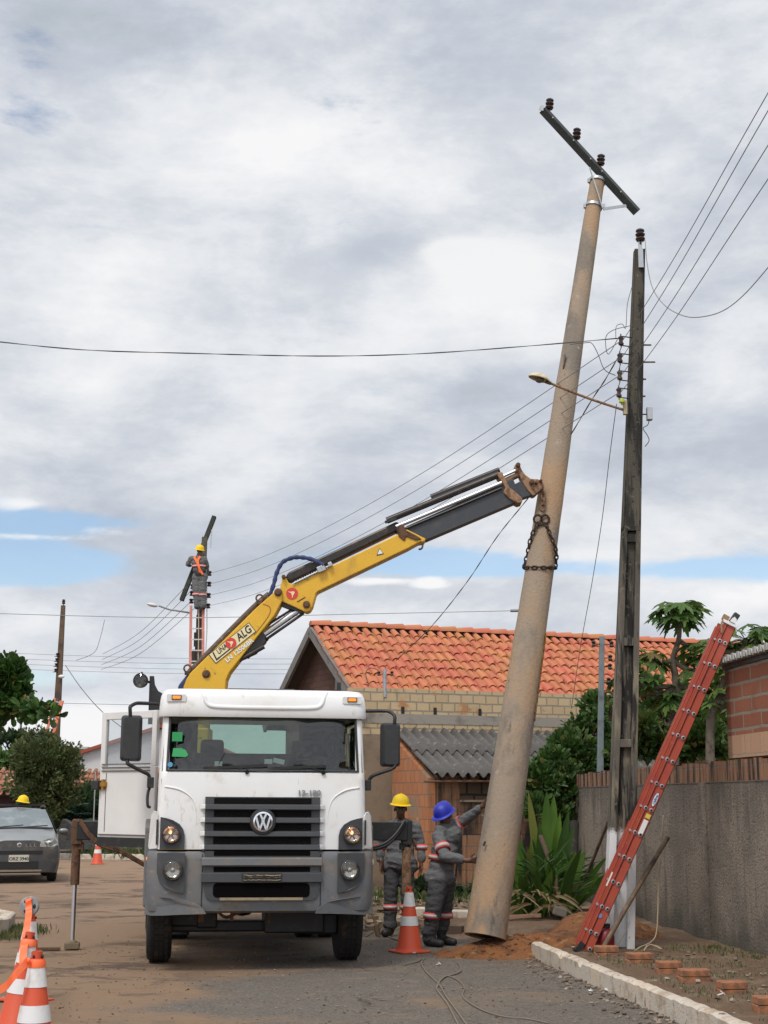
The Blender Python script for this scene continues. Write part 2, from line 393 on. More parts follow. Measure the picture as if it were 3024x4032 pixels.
def smoothpath(pts, k=6):
    pts = [V(p) for p in pts]; out = []
    for i in range(len(pts) - 1):
        p0 = pts[max(i - 1, 0)]; p1 = pts[i]; p2 = pts[i + 1]; p3 = pts[min(i + 2, len(pts) - 1)]
        for j in range(k):
            t = j / k
            out.append(.5 * ((2 * p1) + (p2 - p0) * t + (2 * p0 - 5 * p1 + 4 * p2 - p3) * t * t + (3 * p1 - p0 - 3 * p2 + p3) * t ** 3))
    return out + [pts[-1]]
def rr(x0, x1, z0, z1, r, n=4):
    """rounded rectangle outline, counter-clockwise in (x, z)"""
    out = []
    for cx, cz, a0 in ((x1 - r, z1 - r, 0), (x0 + r, z1 - r, 90), (x0 + r, z0 + r, 180), (x1 - r, z0 + r, 270)):
        for k in range(n + 1):
            t = R(a0 + 90 * k / n); out.append((cx + r * cos(t), cz + r * sin(t)))
    return out
# ================================================================ GROUND
def mat_road():
    m, nt, bs = newmat('dusty_asphalt'); co = obco(nt); s = nt.nodes.new('ShaderNodeSeparateXYZ'); lk(nt, co, s.inputs[0])
    c = mixc(nt, rng(nt, nz(nt, co, 26, 5, .8), .38, .62), (.118, .103, .087), (.215, .186, .152))
    c = mixc(nt, rng(nt, nz(nt, co, 2.4, 6, .7, (1, 1.3, 1)), .52, .66, 0, .8), c, (.245, .190, .135))
    vo = nt.nodes.new('ShaderNodeTexVoronoi'); vo.feature = 'DISTANCE_TO_EDGE'; vo.inputs['Scale'].default_value = .9
    wv = nt.nodes.new('ShaderNodeTexNoise'); lk(nt, co, wv.inputs['Vector']); wv.inputs['Scale'].default_value = 3; wv.inputs['Detail'].default_value = 6
    va = nt.nodes.new('ShaderNodeVectorMath'); va.operation = 'MULTIPLY_ADD'; lk(nt, wv.outputs['Color'], va.inputs[0]); va.inputs[1].default_value = (.6, .6, 0); lk(nt, co, va.inputs[2]); lk(nt, va.outputs[0], vo.inputs['Vector'])
    ck = mt(nt, 'MULTIPLY', rng(nt, vo.outputs['Distance'], .004, .018, .8, 0), rng(nt, nz(nt, co, .8, 3, .5), .45, .58)); c = mixc(nt, ck, c, (.06, .045, .034))
    c = mixc(nt, rng(nt, nz(nt, co, 75, 3, .8), .56, .68), c, (.42, .35, .28))
    c = mixc(nt, rng(nt, nz(nt, co, 55, 3, .8), .58, .68), c, (.05, .038, .03))
    # orange dust: more to the left, streaked across
    left = rng(nt, mt(nt, 'ADD', s.outputs[0], mt(nt, 'MULTIPLY', s.outputs[1], .015)), -3.6, .6, .27, -.14)
    d = mt(nt, 'ADD', nz(nt, co, .55, 6, .62, (.8, 1.1, 1), .6), left)
    c = mixc(nt, rng(nt, d, .42, .62, 0, .85), c, (.335, .210, .120))
    far = rng(nt, s.outputs[1], 17.0, 24.0)
    c = mixc(nt, mt(nt, 'MULTIPLY', far, .8), c, (.32, .21, .135))
    st = mt(nt, 'MULTIPLY', rng(nt, nz(nt, co, 1.3, 8, .7, (.8, 1.1, 1), .5), .49, .58), rng(nt, s.outputs[0], -1.2, -2.6))
    st = mt(nt, 'MULTIPLY', st, rng(nt, nz(nt, co, .35, 3, .5), .40, .55))
    c = mixc(nt, mt(nt, 'MULTIPLY', st, .8), c, (.085, .055, .040))
    st2 = mt(nt, 'MULTIPLY', rng(nt, nz(nt, co, 2.6, 7, .7, (.7, 1.2, 1), .5), .57, .64), rng(nt, s.outputs[0], -1.0, -2.4))
    c = mixc(nt, mt(nt, 'MULTIPLY', st2, .55), c, (.33, .22, .13))
    # soil washed onto the edge beside the mound
    e = mt(nt, 'ADD', nz(nt, co, 1.4, 6, .65), rng(nt, s.outputs[0], .0, 1.6, -.25, .12))
    e = mt(nt, 'MULTIPLY', rng(nt, e, .50, .62), rng(nt, s.outputs[1], 15.0, 17.2))
    c = mixc(nt, mt(nt, 'MULTIPLY', e, .7), c, (.20, .115, .06))
    lk(nt, c, bs.inputs['Base Color']); bs.inputs['Roughness'].default_value = .95
    h = mt(nt, 'ADD', mt(nt, 'MULTIPLY', nz(nt, co, 90, 3, .8), .7), nz(nt, co, 12, 5, .7))
    bump(nt, bs, h, 1.0, .03)
    return m
MT['road'] = mat_road()
MT['dirt'] = M('dirt_verge', (.16, .095, .055), .97, 0, [((.23, .165, .11), 3.5, .45, .7), ((.09, .075, .04), 7, .55, .7), ((.34, .28, .22), 60, .66, .72), ((.05, .038, .028), 45, .58, .68)], (40, 1., .03))
MT['redsoil'] = M('orange_soil', (.235, .092, .028), .98, 0, [((.13, .052, .02), 4, .44, .60), ((.34, .17, .065), 9, .56, .68), ((.075, .035, .02), 18, .56, .64)], (22, 1., .05))
MT['field'] = M('dry_ground', (.17, .12, .075), .97, 0, [((.06, .075, .03), .35, .42, .6), ((.25, .16, .095), 1.2, .5, .7)], (20, .6, .03))
MT['kerb'] = M('whitewashed_kerb', (.55, .48, .40), .9, 0, [((.38, .29, .21), 6, .47, .70), ((.17, .135, .10), 12, .60, .70, (1, 1, .4)), ((.64, .50, .36), 2.3, .5, .8), ((.12, .10, .075), 34, .68, .76)], (50, .9, .012))

def ground():
    mb = MB(); S = 900
    mb.quad((-S, -60, -.02), (S, -60, -.02), (S, 1500, -.02), (-S, 1500, -.02))
    tag(mb.build('ground', MT['field'], origin=(0, 0, 0)), kind='structure')
    mb = MB(); # road: long strip plus crossing street on the left
    pts = [(-40, -20), (2.43 + 1.3, 2.9), (2.43, 11.94), (1.75, 16.84), (1.5, 19.6), (-.2, 21.0), (-2.3, 33), (-4.2, 43.5), (-9.0, 44.3), (-60, 50), (-60, -20)]
    n = len(pts)
    mb.add([(x, y, -.016 + .012) for x, y in [(2.43 + 1.3, 2.9), (3.9, -20), (-60, -20), (-60, 50), (-9.0, 44.3), (-4.2, 43.5), (-2.3, 33), (-.2, 21.0), (1.5, 19.6), (1.75, 16.84), (2.43, 11.94)]], [tuple(range(11))[::-1]])
    tag(mb.build('road', MT['road'], origin=(0, 0, 0)), kind='structure')
ground()

def kerbline(pts, w, h, name, label, side=1, seg=.9):
    """kerb stones built as one irregular wall-like ridge along pts"""
    mb = MB(); P = []
    for i in range(len(pts) - 1):
        a = V(pts[i] + (0,)); b = V(pts[i + 1] + (0,)); k = max(2, int((b - a).length / .05))
        for j in range(k): P.append(a.lerp(b, j / k))
    P.append(V(pts[-1] + (0,)))
    vs = []; fs = []; sec = 6
    for i, p in enumerate(P):
        d = (P[min(i + 1, len(P) - 1)] - P[max(0, i - 1)]).normalized(); nrm = V((d.y, -d.x, 0)) * side
        def j(k, a=.012): return mn.noise(V((p.x * 7.1, p.y * 7.1, k * 7.7))) * a * .55
        hh = h + mn.noise(V((p.x * 9, p.y * 9, 2))) * .012 + mn.noise(V((p.x, p.y, 11)) * 1.1) * .010 - (.03 if mn.noise(V((p.x * 4, p.y * 4, 5))) > .42 else 0)
        for k, (o, z) in enumerate(((0, -.05), (0 + j(2), hh * .55), (.012 + j(3, .016), hh - .012), (.04, hh), (w - .03, hh + j(4)), (w, hh - .02), (w, -.05))):
            vs.append(p + nrm * o + V((0, 0, z)))
    m = 7
    for i in range(len(P) - 1):
        for k in range(m - 1): fs.append((i * m + k, (i + 1) * m + k, (i + 1) * m + k + 1, i * m + k + 1))
    fs += [tuple(range(m)), tuple((len(P) - 1) * m + k for k in range(m))[::-1]]
    mb.add(vs, fs)
    o = mb.build(name, MT['kerb'], smooth=True, ang=28)
    return tag(o, label, 'kerb')
kerbline([(1.75, 16.84), (2.43, 11.94), (3.7, 3.2)], .13, .17, 'kerb', 'chipped whitewashed kerb along the verge below the red ladder')
kerbline([(-9.6, 26.0), (-6.6, 22.6), (-5.1, 20.4), (-4.93, 19.4), (-5.3, 18.7)], .16, .23, 'kerb', 'whitewashed kerb end at the left frame edge with grass tuft', side=-1)
kerbline([(-26, 50.5), (-14, 47.2), (-9.0, 44.3), (-4.4, 43.3)], .3, .15, 'kerb', 'long low pale kerb across the street end behind the grey car', side=-1)
kerbline([(.35, 21.6), (1.35, 20.7)], .25, .2, 'kerb', 'short slanted whitewashed kerb piece behind the yellow helmet worker', side=-1)

def verge():
    """raised dirt strip between kerb and wall, bumpy sheet"""
    mb = MB(); nx, ny = 34, 150; vs = []; fs = []
    for j in range(ny + 1):
        Y = 3.0 + (24.9 - 3.0) * j / ny
        xl = 3.7 - (Y - 3.2) * .1455 + .1 if Y < 16.84 else 1.75 + .1 - (Y - 16.84) * .35
        if Y > 18.5: xl = 1.27 - (Y - 18.5) * .55
        xr = 4.0 + (15.57 - Y) * .083 + .3
        for i in range(nx + 1):
            x = xl + (xr - xl) * i / nx
            p = V((x, Y, 0))
            z = .115 + mn.noise(p * 1.3) * .03 + mn.noise(p * 6) * .018 + mn.noise(p * 17) * .008
            if Y > 16.84 and i < 8: z -= (8 - i) / 8 * .12
            if i == 0: z = -.03 if Y > 16.84 else .1
            vs.append((x, Y, z))
    for j in range(ny):
        for i in range(nx):
            a = j * (nx + 1) + i; fs.append((a, a + 1, a + nx + 2, a + nx + 1))
    mb.add(vs, fs); tag(mb.build('path', MT['dirt'], smooth=True, ang=180, origin=(0, 0, 0)), kind='structure')
verge()

def mound():
    mb = MB(); nx, ny = 90, 70; vs = []; fs = []
    x0, x1, y0, y1 = .55, 3.3, 16.55, 19.3
    pk = [(1.75, 17.35, .20, .75, .42), (1.15, 17.1, .08, .55, .35), (2.35, 18.1, .25, .62, .55), (1.0, 16.95, .04, .3, .2), (2.0, 17.0, .12, .5, .25), (2.75, 18.6, .22, .5, .5)]
    for j in range(ny + 1):
        for i in range(nx + 1):
            x = x0 + (x1 - x0) * i / nx; y = y0 + (y1 - y0) * j / ny; p = V((x, y, 0))
            z = -.06
            for cx, cy, h, rx, ry in pk: z += h * exp(-((x - cx) / rx) ** 2 - ((y - cy) / ry) ** 2)
            z += (.03 if z > -.03 else 0) + mn.noise(p * 3) * .03 + mn.noise(p * 9) * .018 + abs(mn.noise(p * 22)) * .012
            if x > 1.9: z += .10 * min(1, (x - 1.9) / .3)
            vs.append((x, y, z))
    for j in range(ny):
        for i in range(nx):
            a = j * (nx + 1) + i; fs.append((a, a + 1, a + nx + 2, a + nx + 1))
    mb.add(vs, fs)
    for k in range(260):   # clods
        x = random.uniform(.8, 2.6); y = random.uniform(16.75, 18.0); r = random.uniform(.008, .028)
        z = -.06
        for cx, cy, h, rx, ry in pk: z += h * exp(-((x - cx) / rx) ** 2 - ((y - cy) / ry) ** 2)
        if z < -.02: continue
        mb.ell((x, y, z + .03), (r * 1.3, r, r * .8), Matrix.Rotation(random.random() * 3, 3, 'Z'), 6)
    o = mb.build('soil_heap', MT['redsoil'], smooth=True, ang=60)
    tag(o, 'heap of orange dug soil under the tilted concrete pole', 'soil heap')
mound()

# ================================================================ WALLS AND HOUSES
def wallobj(p0, p1, z0, z1, th, mat, name, parent=None, label=None, cat=None, shape=None):
    """wall slab in its own frame: x along, z up"""
    p0 = V((p0[0], p0[1], 0)); p1 = V((p1[0], p1[1], 0)); d = p1 - p0; L = d.length; ang = atan2(d.y, d.x)
    mb = MB()
    if shape: mb.prism([(x, 0, z) for x, z in shape], (0, th, 0))
    else: mb.b2((0, 0, z0), (L, th, z1))
    me = bpy.data.meshes.new(name); me.from_pydata(mb.v, [], mb.f); me.materials.append(mat)
    o = bpy.data.objects.new(name, me); COL.objects.link(o)
    o.location = (p0.x, p0.y, 0); o.rotation_euler = (0, 0, ang)
    if parent is not None:
        o.parent = parent; o.matrix_parent_inverse = wm(parent).inverted()
    if label: tag(o, label, cat)
    return o
BR_OR = brickmat('stained_orange_hollow_brick', (.33, .155, .08), (.41, .21, .115), (.28, .22, .17), .29, .19, .010,
                 [((.022, .018, .015), 3.0, .44, .60, (2.6, 2.6, .2)), ((.20, .17, .13), 8, .56, .75)], grooves=.8)
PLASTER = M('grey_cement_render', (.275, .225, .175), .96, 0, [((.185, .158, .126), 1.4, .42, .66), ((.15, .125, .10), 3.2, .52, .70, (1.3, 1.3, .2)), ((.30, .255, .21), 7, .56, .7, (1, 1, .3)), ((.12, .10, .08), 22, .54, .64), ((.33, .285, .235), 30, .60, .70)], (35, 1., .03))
def damp():
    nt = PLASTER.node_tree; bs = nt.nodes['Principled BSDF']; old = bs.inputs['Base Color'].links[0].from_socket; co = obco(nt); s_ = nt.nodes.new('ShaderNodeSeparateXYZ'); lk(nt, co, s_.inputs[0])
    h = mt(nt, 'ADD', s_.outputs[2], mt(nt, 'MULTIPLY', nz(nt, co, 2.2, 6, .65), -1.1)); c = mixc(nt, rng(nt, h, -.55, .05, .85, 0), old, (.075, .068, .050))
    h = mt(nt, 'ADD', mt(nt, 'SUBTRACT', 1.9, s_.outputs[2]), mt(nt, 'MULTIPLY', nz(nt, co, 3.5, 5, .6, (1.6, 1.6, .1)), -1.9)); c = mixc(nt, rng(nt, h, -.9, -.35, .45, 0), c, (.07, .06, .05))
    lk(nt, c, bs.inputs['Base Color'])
damp()
def boundary_wall():
    A = V((3.95, 15.57, 0)); B = V((3.13, 24.88, 0)); d = (A - B).normalized()
    near = A + d * 13
    r = root('boundary_wall', (B.x, B.y, 0), 'long grey rendered wall with hollow brick top course behind the ladder', 'wall')
    L = (near - B).length
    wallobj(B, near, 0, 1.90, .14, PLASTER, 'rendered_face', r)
    # ragged brick course, set back 5 mm, in its own frame
    ang = atan2(near.y - B.y, near.x - B.x)
    mb = MB(); x = 0; i = 0; random.seed(3)
    while x < L:
        w = .29; top = 2.13 + random.uniform(-.018, .015) - (.02 if x < 1 else 0)
        mb.b2((x, .006, 1.90), (min(x + w - .004, L), .134, top)); x += w; i += 1
    o = mb.build('brick_course', BR_OR, r); o.rotation_euler = (0, 0, ang)
    # pilaster strips of thicker render
    mb = MB()
    for x in (2.6, 7.05): mb.b2((x, -.012, 0), (x + .28, 0, 1.9))
    for z in (1.895,): mb.b2((0, -.005, z), (L, .14, z + .012))
    o = mb.build('render_strip', PLASTER, r); o.rotation_euler = (0, 0, ang)
    # brick hut standing on the line of the wall
    hA = B + (A - B).normalized() * ((A - B).length - 1.12)
    h = root('brick_hut', (hA.x, hA.y, 0), 'unplastered red brick hut wall with corrugated roof edge at right frame edge', 'building')
    bm = brickmat('red_hollow_brick', (.27, .085, .045), (.36, .135, .07), (.30, .26, .20), .58, .165, .018, [((.16, .06, .035), 2.5, .5, .8)], grooves=.45)
    bl = brickmat('pale_orange_hollow_brick', (.52, .30, .18), (.58, .36, .22), (.38, .33, .26), .31, .22, .008, [((.30, .14, .08), 5, .58, .75, (2, 2, .3))], grooves=.5)
    e = hA + d * 6
    wallobj(hA, e, 2.155, 2.40, .15, bl, 'lower_brick_course', h)
    wallobj(hA, e, 2.40, 3.14, .15, bm, 'wall', h)
    side = V((-d.y, d.x, 0))
    if side.x < 0: side = -side
    q = hA + d * .15
    o = wallobj(q, q + side * 5, 2.155, 3.14, .15, bm, 'wall', h); 
    # corrugated roof edge
    mb = MB(); n = 16 * 12; vs = []; fs = []
    for i in range(n + 1):
        s_ = -.12 + i / 12 * .177 * 1.0; z = 3.20 + .032 * sin(2 * pi * i / 12)
        for wd in (-.10, 5.0):
            p = hA + d * s_ + side * wd; vs.append((p.x, p.y, z + (wd + .1) * .06 + .03))
    for i in range(n): fs.append((2 * i, 2 * i + 1, 2 * i + 3, 2 * i + 2))
    mb.add(vs, fs)
    for k in range(16):
        c = hA + d * (-.12 + (k + .25) * .177) - side * .112; 
        mb.box((c.x, c.y, 3.235), (.075, .012, .065), Matrix.Rotation(atan2(d.y, d.x), 3, 'Z'), 0, .6)
    mb.build('roof', M('fibre_cement_edge', (.33, .32, .30), .9, 0, [((.12, .11, .10), 8, .55, .8)]), h, world=True, solid=(.014, 0))
    mb = MB(); a = hA + d * -.02 - side * .01; b = hA + d * 6 - side * .01
    mb.beam((a.x, a.y, 3.165), (b.x, b.y, 3.165), .03, .045); mb.build('eave_batten', MT['blackm'], h, world=True)
boundary_wall()

TILE = M('terracotta_tile', (.46, .158, .078), .9, 0, [((.50, .21, .12), 2.2, .5, .9), ((.36, .13, .065), 10, .56, .8), ((.22, .10, .06), 5, .66, .80)], (60, .3, .004), island=.08)
def tiles(mb, A, U, Sdir, ncol, nrow, pitch=.215, L=.36, rc=.072):
    """barrel tile field: A ridge start, U along ridge, Sdir down slope (unit)"""
    Nn = Sdir.cross(U).normalized()
    if Nn.z < 0: Nn = -Nn
    for c in range(ncol):
        off = random.uniform(-.06, .06); 
        for r in range(nrow):
            # cover (convex) and channel (concave)
            for kind in (0, 1):
                cu = (c + (.5 if kind == 0 else 0)) * pitch
                s0 = r * L - .05 + off * (kind == 0) + (.18 if kind else 0); s1 = s0 + L + .06
                n = 6; vs = []; rt, rb = (rc * .86, rc * 1.06) if kind == 0 else (rc * 1.05, rc * .92)
                jx = random.uniform(-.010, .010); jz = random.uniform(0, .010)
                for s_, r_, lift in ((s0, rt, .0), (s1, rb, .024)):
                    s_ = max(s_, 0.0)
                    for i in range(n + 1):
                        t = pi * i / n; x = -cos(t) * r_; z = sin(t) * r_ * .92
                        z = (.012 + z + lift) if kind == 0 else (.035 - z * .75 + lift * .5 + .012)
                        vs.append(A + U * (cu + x + jx) + Sdir * s_ + Nn * (z + jz))
                # lip
                for i in range(n + 1):
                    t = pi * i / n; r_ = rb - .014; x = -cos(t) * r_; z = sin(t) * r_ * .92
                    z = (.012 + z + .024 + jz) if kind == 0 else (.035 - z * .75 + .012 - .002)
                    vs.append(A + U * (cu + x + jx) + Sdir * (s1 - .001) + Nn * z)
                fs = []
                for k in range(2):
                    for i in range(n): fs.append((k * (n + 1) + i, k * (n + 1) + i + 1, (k + 1) * (n + 1) + i + 1, (k + 1) * (n + 1) + i))
                mb.add(vs, fs)
def ridgecaps(mb, A, B, r=.10, L=.38):
    d = (B - A); n = int(d.length / L); u = d.normalized(); s = u.cross(V((0, 0, 1))).normalized()
    for k in range(n + 1):
        p = A + u * (k * L); q = p + u * (L + .03); vs = []; m = 8
        for c, rr_, l in ((p, r * .88, 0), (q, r * 1.08, .012)):
            for i in range(m + 1):
                t = pi * i / m; vs.append(c + s * (-cos(t) * rr_) + V((0, 0, sin(t) * rr_ + l - .03)))
        mb.add(vs, [(i, i + 1, m + 2 + i, m + 1 + i) for i in range(m)] + [tuple(range(m + 1)), tuple(range(2 * m + 1, m, -1))])
def tiled_house():
    zr = 4.97
    A = gnd(1222, 2466, zr); B = gnd(2400, 2523, zr); U = (B - A); U.z = 0; U.normalize()
    Pd = V((U.y, -U.x, 0))                       # towards the camera
    if Pd.y > 0: Pd = -Pd
    LEN = 14.8; C = A + U * LEN
    r = root('tiled_house', (A.x, A.y, 0), 'house with bright orange barrel tile gable roof behind the cream brick wall', 'house')
    slope = R(33); Sd = (Pd * cos(slope) + V((0, 0, -sin(slope)))).normalized(); Sb = (-Pd * cos(slope) + V((0, 0, -sin(slope)))).normalized()
    mb = MB(); random.seed(5)
    tiles(mb, A + V((0, 0, -.02)), U, Sd, int(LEN / .20), 8, .20, .33, .066)
    roof = mb.build('roof', TILE, r, world=True, smooth=True, ang=35)
    mb = MB(); ridgecaps(mb, A + V((0, 0, .05)), C + V((0, 0, .05))); mb.build('ridge_tiles', TILE, roof, world=False, smooth=True, ang=50)
    roof2 = mb
    mb = MB(); hw = 2.35
    mb.prism([A + V((0, 0, -.03)), A + Sd * hw / cos(slope) * 1.0 + V((0, 0, -.03)), C + Sd * hw / cos(slope) + V((0, 0, -.03)), C + V((0, 0, -.03))], (0, 0, -.05))
    mb.prism([A + V((0, 0, .05)), A + Sb * 3.2, C + Sb * 3.2, C + V((0, 0, .05))], (0, 0, -.12))
    mb.build('roof_deck', M('roof_timber', (.07, .05, .04), .9), r, world=True)
    # gable
    gz = zr - hw * math.tan(slope)
    gm = brickmat('shade_toned_gable_brick', (.085, .036, .026), (.12, .05, .034), (.06, .045, .036), .24, .11, .014, [((.09, .05, .035), 3, .5, .8)])  # brick colour darkened to carry the shade of the roof overhang
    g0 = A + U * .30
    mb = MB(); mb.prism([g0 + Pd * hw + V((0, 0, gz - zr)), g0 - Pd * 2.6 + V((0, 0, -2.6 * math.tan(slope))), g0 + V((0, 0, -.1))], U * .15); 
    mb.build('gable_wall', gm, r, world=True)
    mb = MB()
    e = g0 - U * .02
    mb.prism([e + Pd * (hw - .1) + V((0, 0, -hw * math.tan(slope) - .1)), e + Pd * .55 + V((0, 0, -hw * math.tan(slope) - .1)), e + Pd * .62 + V((0, 0, -1.0)), e + Pd * 1.0 + V((0, 0, -1.0 * math.tan(slope) - .16))], U * .03)
    mb.build('gable_render', M('grey_render', (.22, .20, .18), .95, 0, [((.30, .27, .24), 2, .5, .7)], (40, .4)), r, world=True)
    for sgn, S in ((1, Sd), (-1, Sb)):
        mb = MB(); a = A + V((0, 0, -.09)); b = A + S * (3.2) + V((0, 0, -.09)); mb.beam(a, b, .06, .17, V((0, 0, 1)))
        mb.build('barge_board', M('grey_concrete_verge', (.17, .165, .155), .9, 0, [((.08, .075, .07), 4, .5, .8)]), r, world=True)
    mb = MB()
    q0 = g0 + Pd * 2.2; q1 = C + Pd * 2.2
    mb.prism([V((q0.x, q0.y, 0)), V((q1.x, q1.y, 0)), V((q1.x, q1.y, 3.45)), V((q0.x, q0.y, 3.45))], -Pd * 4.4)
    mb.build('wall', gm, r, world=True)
    return A, U, Pd
HA, HU, HP = tiled_house()

def cream_wall():
    off = 2.55
    o0 = HA + HP * off; o0.z = 0
    # start so that the left end sits at px 1345, end at px 2420
    def hit(px):
        d = ray(px, 2720); n = HP; t = (o0 - V((0, 0, CH))).dot(n) / d.dot(n); p = V((0, 0, CH)) + d * t; return p
    a = hit(1385); b = hit(2330); zt = (a.z + hit(1400).z) / 2
    d = ray(1395, 2706); t = (o0 - V((0, 0, CH))).dot(HP) / d.dot(HP); zt = CH + d.z * t
    r = root('brick_wall', (a.x, a.y, 0), 'unrendered cream brick wall with grey concrete band in front of the tiled roof', 'wall')
    cb = brickmat('cream_brick', (.56, .42, .25), (.47, .33, .19), (.27, .24, .19), .25, .155, .013, [((.42, .21, .10), 2.6, .57, .66), ((.30, .26, .2), 5, .62, .72)], bias=-.2)
    L = (b - a).length
    wallobj(a, b, zt - .44, zt, .2, cb, 'upper_brickwork', r)
    wallobj(a - HP * -.01, b - HP * -.01, zt - .61, zt - .44, .21, M('concrete_band', (.30, .27, .23), .95, 0, [((.20, .18, .155), 4, .5, .7)], (30, .8)), 'concrete_band', r)
    wallobj(a, b, zt - .80, zt - .61, .2, cb, 'lower_brickwork', r)
    wallobj(a - HU * .4, b, 0, zt - .80, .2, M('brown_cement_render', (.235, .18, .125), .96, 0, [((.15, .11, .08), 2.2, .45, .7), ((.32, .19, .10), 4, .58, .7)], (35, .6)), 'rendered_base', r)
    # put-log holes
    mb = MB()
    for px in (1585, 1712, 1888, 2060):
        p = hit(px); 
        mb.box((p.x, p.y, zt - .375), (.055, .03, .12), Matrix.Rotation(atan2(HU.y, HU.x), 3, 'Z'))
    mb.build('wall_slot', MT['ink'], r, world=True)
    return a, b, zt, hit, o0
CA, CB, CZ, chit, CO = cream_wall()

def shed():
    # attached to cream wall
    u = HU; p = HP
    s0 = chit(1570); s1 = chit(2480); W0 = V((s0.x, s0.y, 0)); W1 = V((s1.x, s1.y, 0))
    run = 1.62; zt = CZ - .80; zb = zt - .74
    r = root('brick_shed', tuple(W0), 'low brick shed with dark corrugated lean-to roof behind the workers', 'shed')
    # roof: two overlapping runs of corrugated sheet
    mb = MB(); L = (W1 - W0).length; per = .19; n = int(L / per * 10)
    for (f0, f1, lift) in ((0, .56, .028), (.50, 1.06, 0)):
        vs = []; fs = []
        for i in range(n + 1):
            for f in (f0, f1):
                q = W0 + u * (i * per / 10 - .12) + p * (run * f + .0)
                vs.append((q.x, q.y, zt + (zb - zt) * f + .042 * sin(2 * pi * i / 10) + lift * (1 if f == f0 else 1) + .06))
        for i in range(n): fs.append((2 * i, 2 * i + 1, 2 * i + 3, 2 * i + 2))
        mb.add(vs, fs)
    rm = M('weathered_fibre_cement', (.105, .098, .092), .95, 0, [((.07, .065, .06), 3, .5, .75), ((.25, .22, .19), 10, .55, .75, (1, 1, 1)), ((.30, .26, .22), 2, .66, .8)], (50, .6, .006))
    mb.build('roof', rm, r, world=True, smooth=True, solid=(.012, 0))
    fw0 = W0 + p * (run - .12) + u * .02; fw1 = W1 + p * (run - .12)
    wallobj(fw0, fw1, 0, zb + .02, .14, BR_OR, 'wall', r)
    # darker hollow-brick screen with a ledge under the eave
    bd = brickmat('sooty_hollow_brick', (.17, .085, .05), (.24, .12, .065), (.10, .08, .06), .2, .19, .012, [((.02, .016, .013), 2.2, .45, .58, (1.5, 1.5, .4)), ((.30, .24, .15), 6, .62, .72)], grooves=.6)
    a = fw0 + u * .42 + p * .005
    wallobj(a, fw1, zb - .95, zb - .42, .1, bd, 'sooty_brick_band', r)
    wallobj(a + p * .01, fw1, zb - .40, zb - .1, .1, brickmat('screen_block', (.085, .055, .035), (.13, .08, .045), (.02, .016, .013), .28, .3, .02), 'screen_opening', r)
    wallobj(a + p * .035, fw1, zb - .42, zb - .385, .14, M('mortar_ledge', (.27, .22, .16), .95, 0, [((.12, .1, .075), 12, .5, .6)]), 'ledge', r)
    # side wall with slanted top
    q0 = W0 + u * .0; sw = V((q0.x, q0.y, 0)) + p * .02
    Ls = run - .14
    wallobj(sw + p * Ls, sw, 0, 0, .14, brickmat('orange_side_brick', (.50, .20, .085), (.42, .16, .07), (.24, .16, .10), .19, .2, .010, [((.26, .175, .115), 1.6, .47, .62), ((.52, .33, .2), 6, .66, .75)], grooves=.35), 'side_wall', r,
            shape=[(0, 0), (0, zb - .03), (Ls, zt - .03), (Ls, 0)])
    mb = MB(); c = sw + p * (Ls * .52) - u * .015
    mb.b2((0, 0, 0), (.001, .001, .001)) if False else None
    mb.beam((c.x, c.y, 0), (c.x, c.y, zb + .3), .11, .04, HP); mb.build('render_pier', M('pier_render', (.20, .15, .105), .95, 0, [((.13, .1, .07), 6, .5, .7)]), r, world=True)
    mb = MB(); a = fw0 + p * .16 - u * .3; b = fw1 + p * .16; mb.cyl((a.x, a.y, zb - .09), (b.x, b.y, zb - .05), .018, n=8)
    mb.build('eave_pole', M('brown_wood', (.16, .085, .05), .9), r, world=True)
    return fw0, fw1
SF0, SF1 = shed()

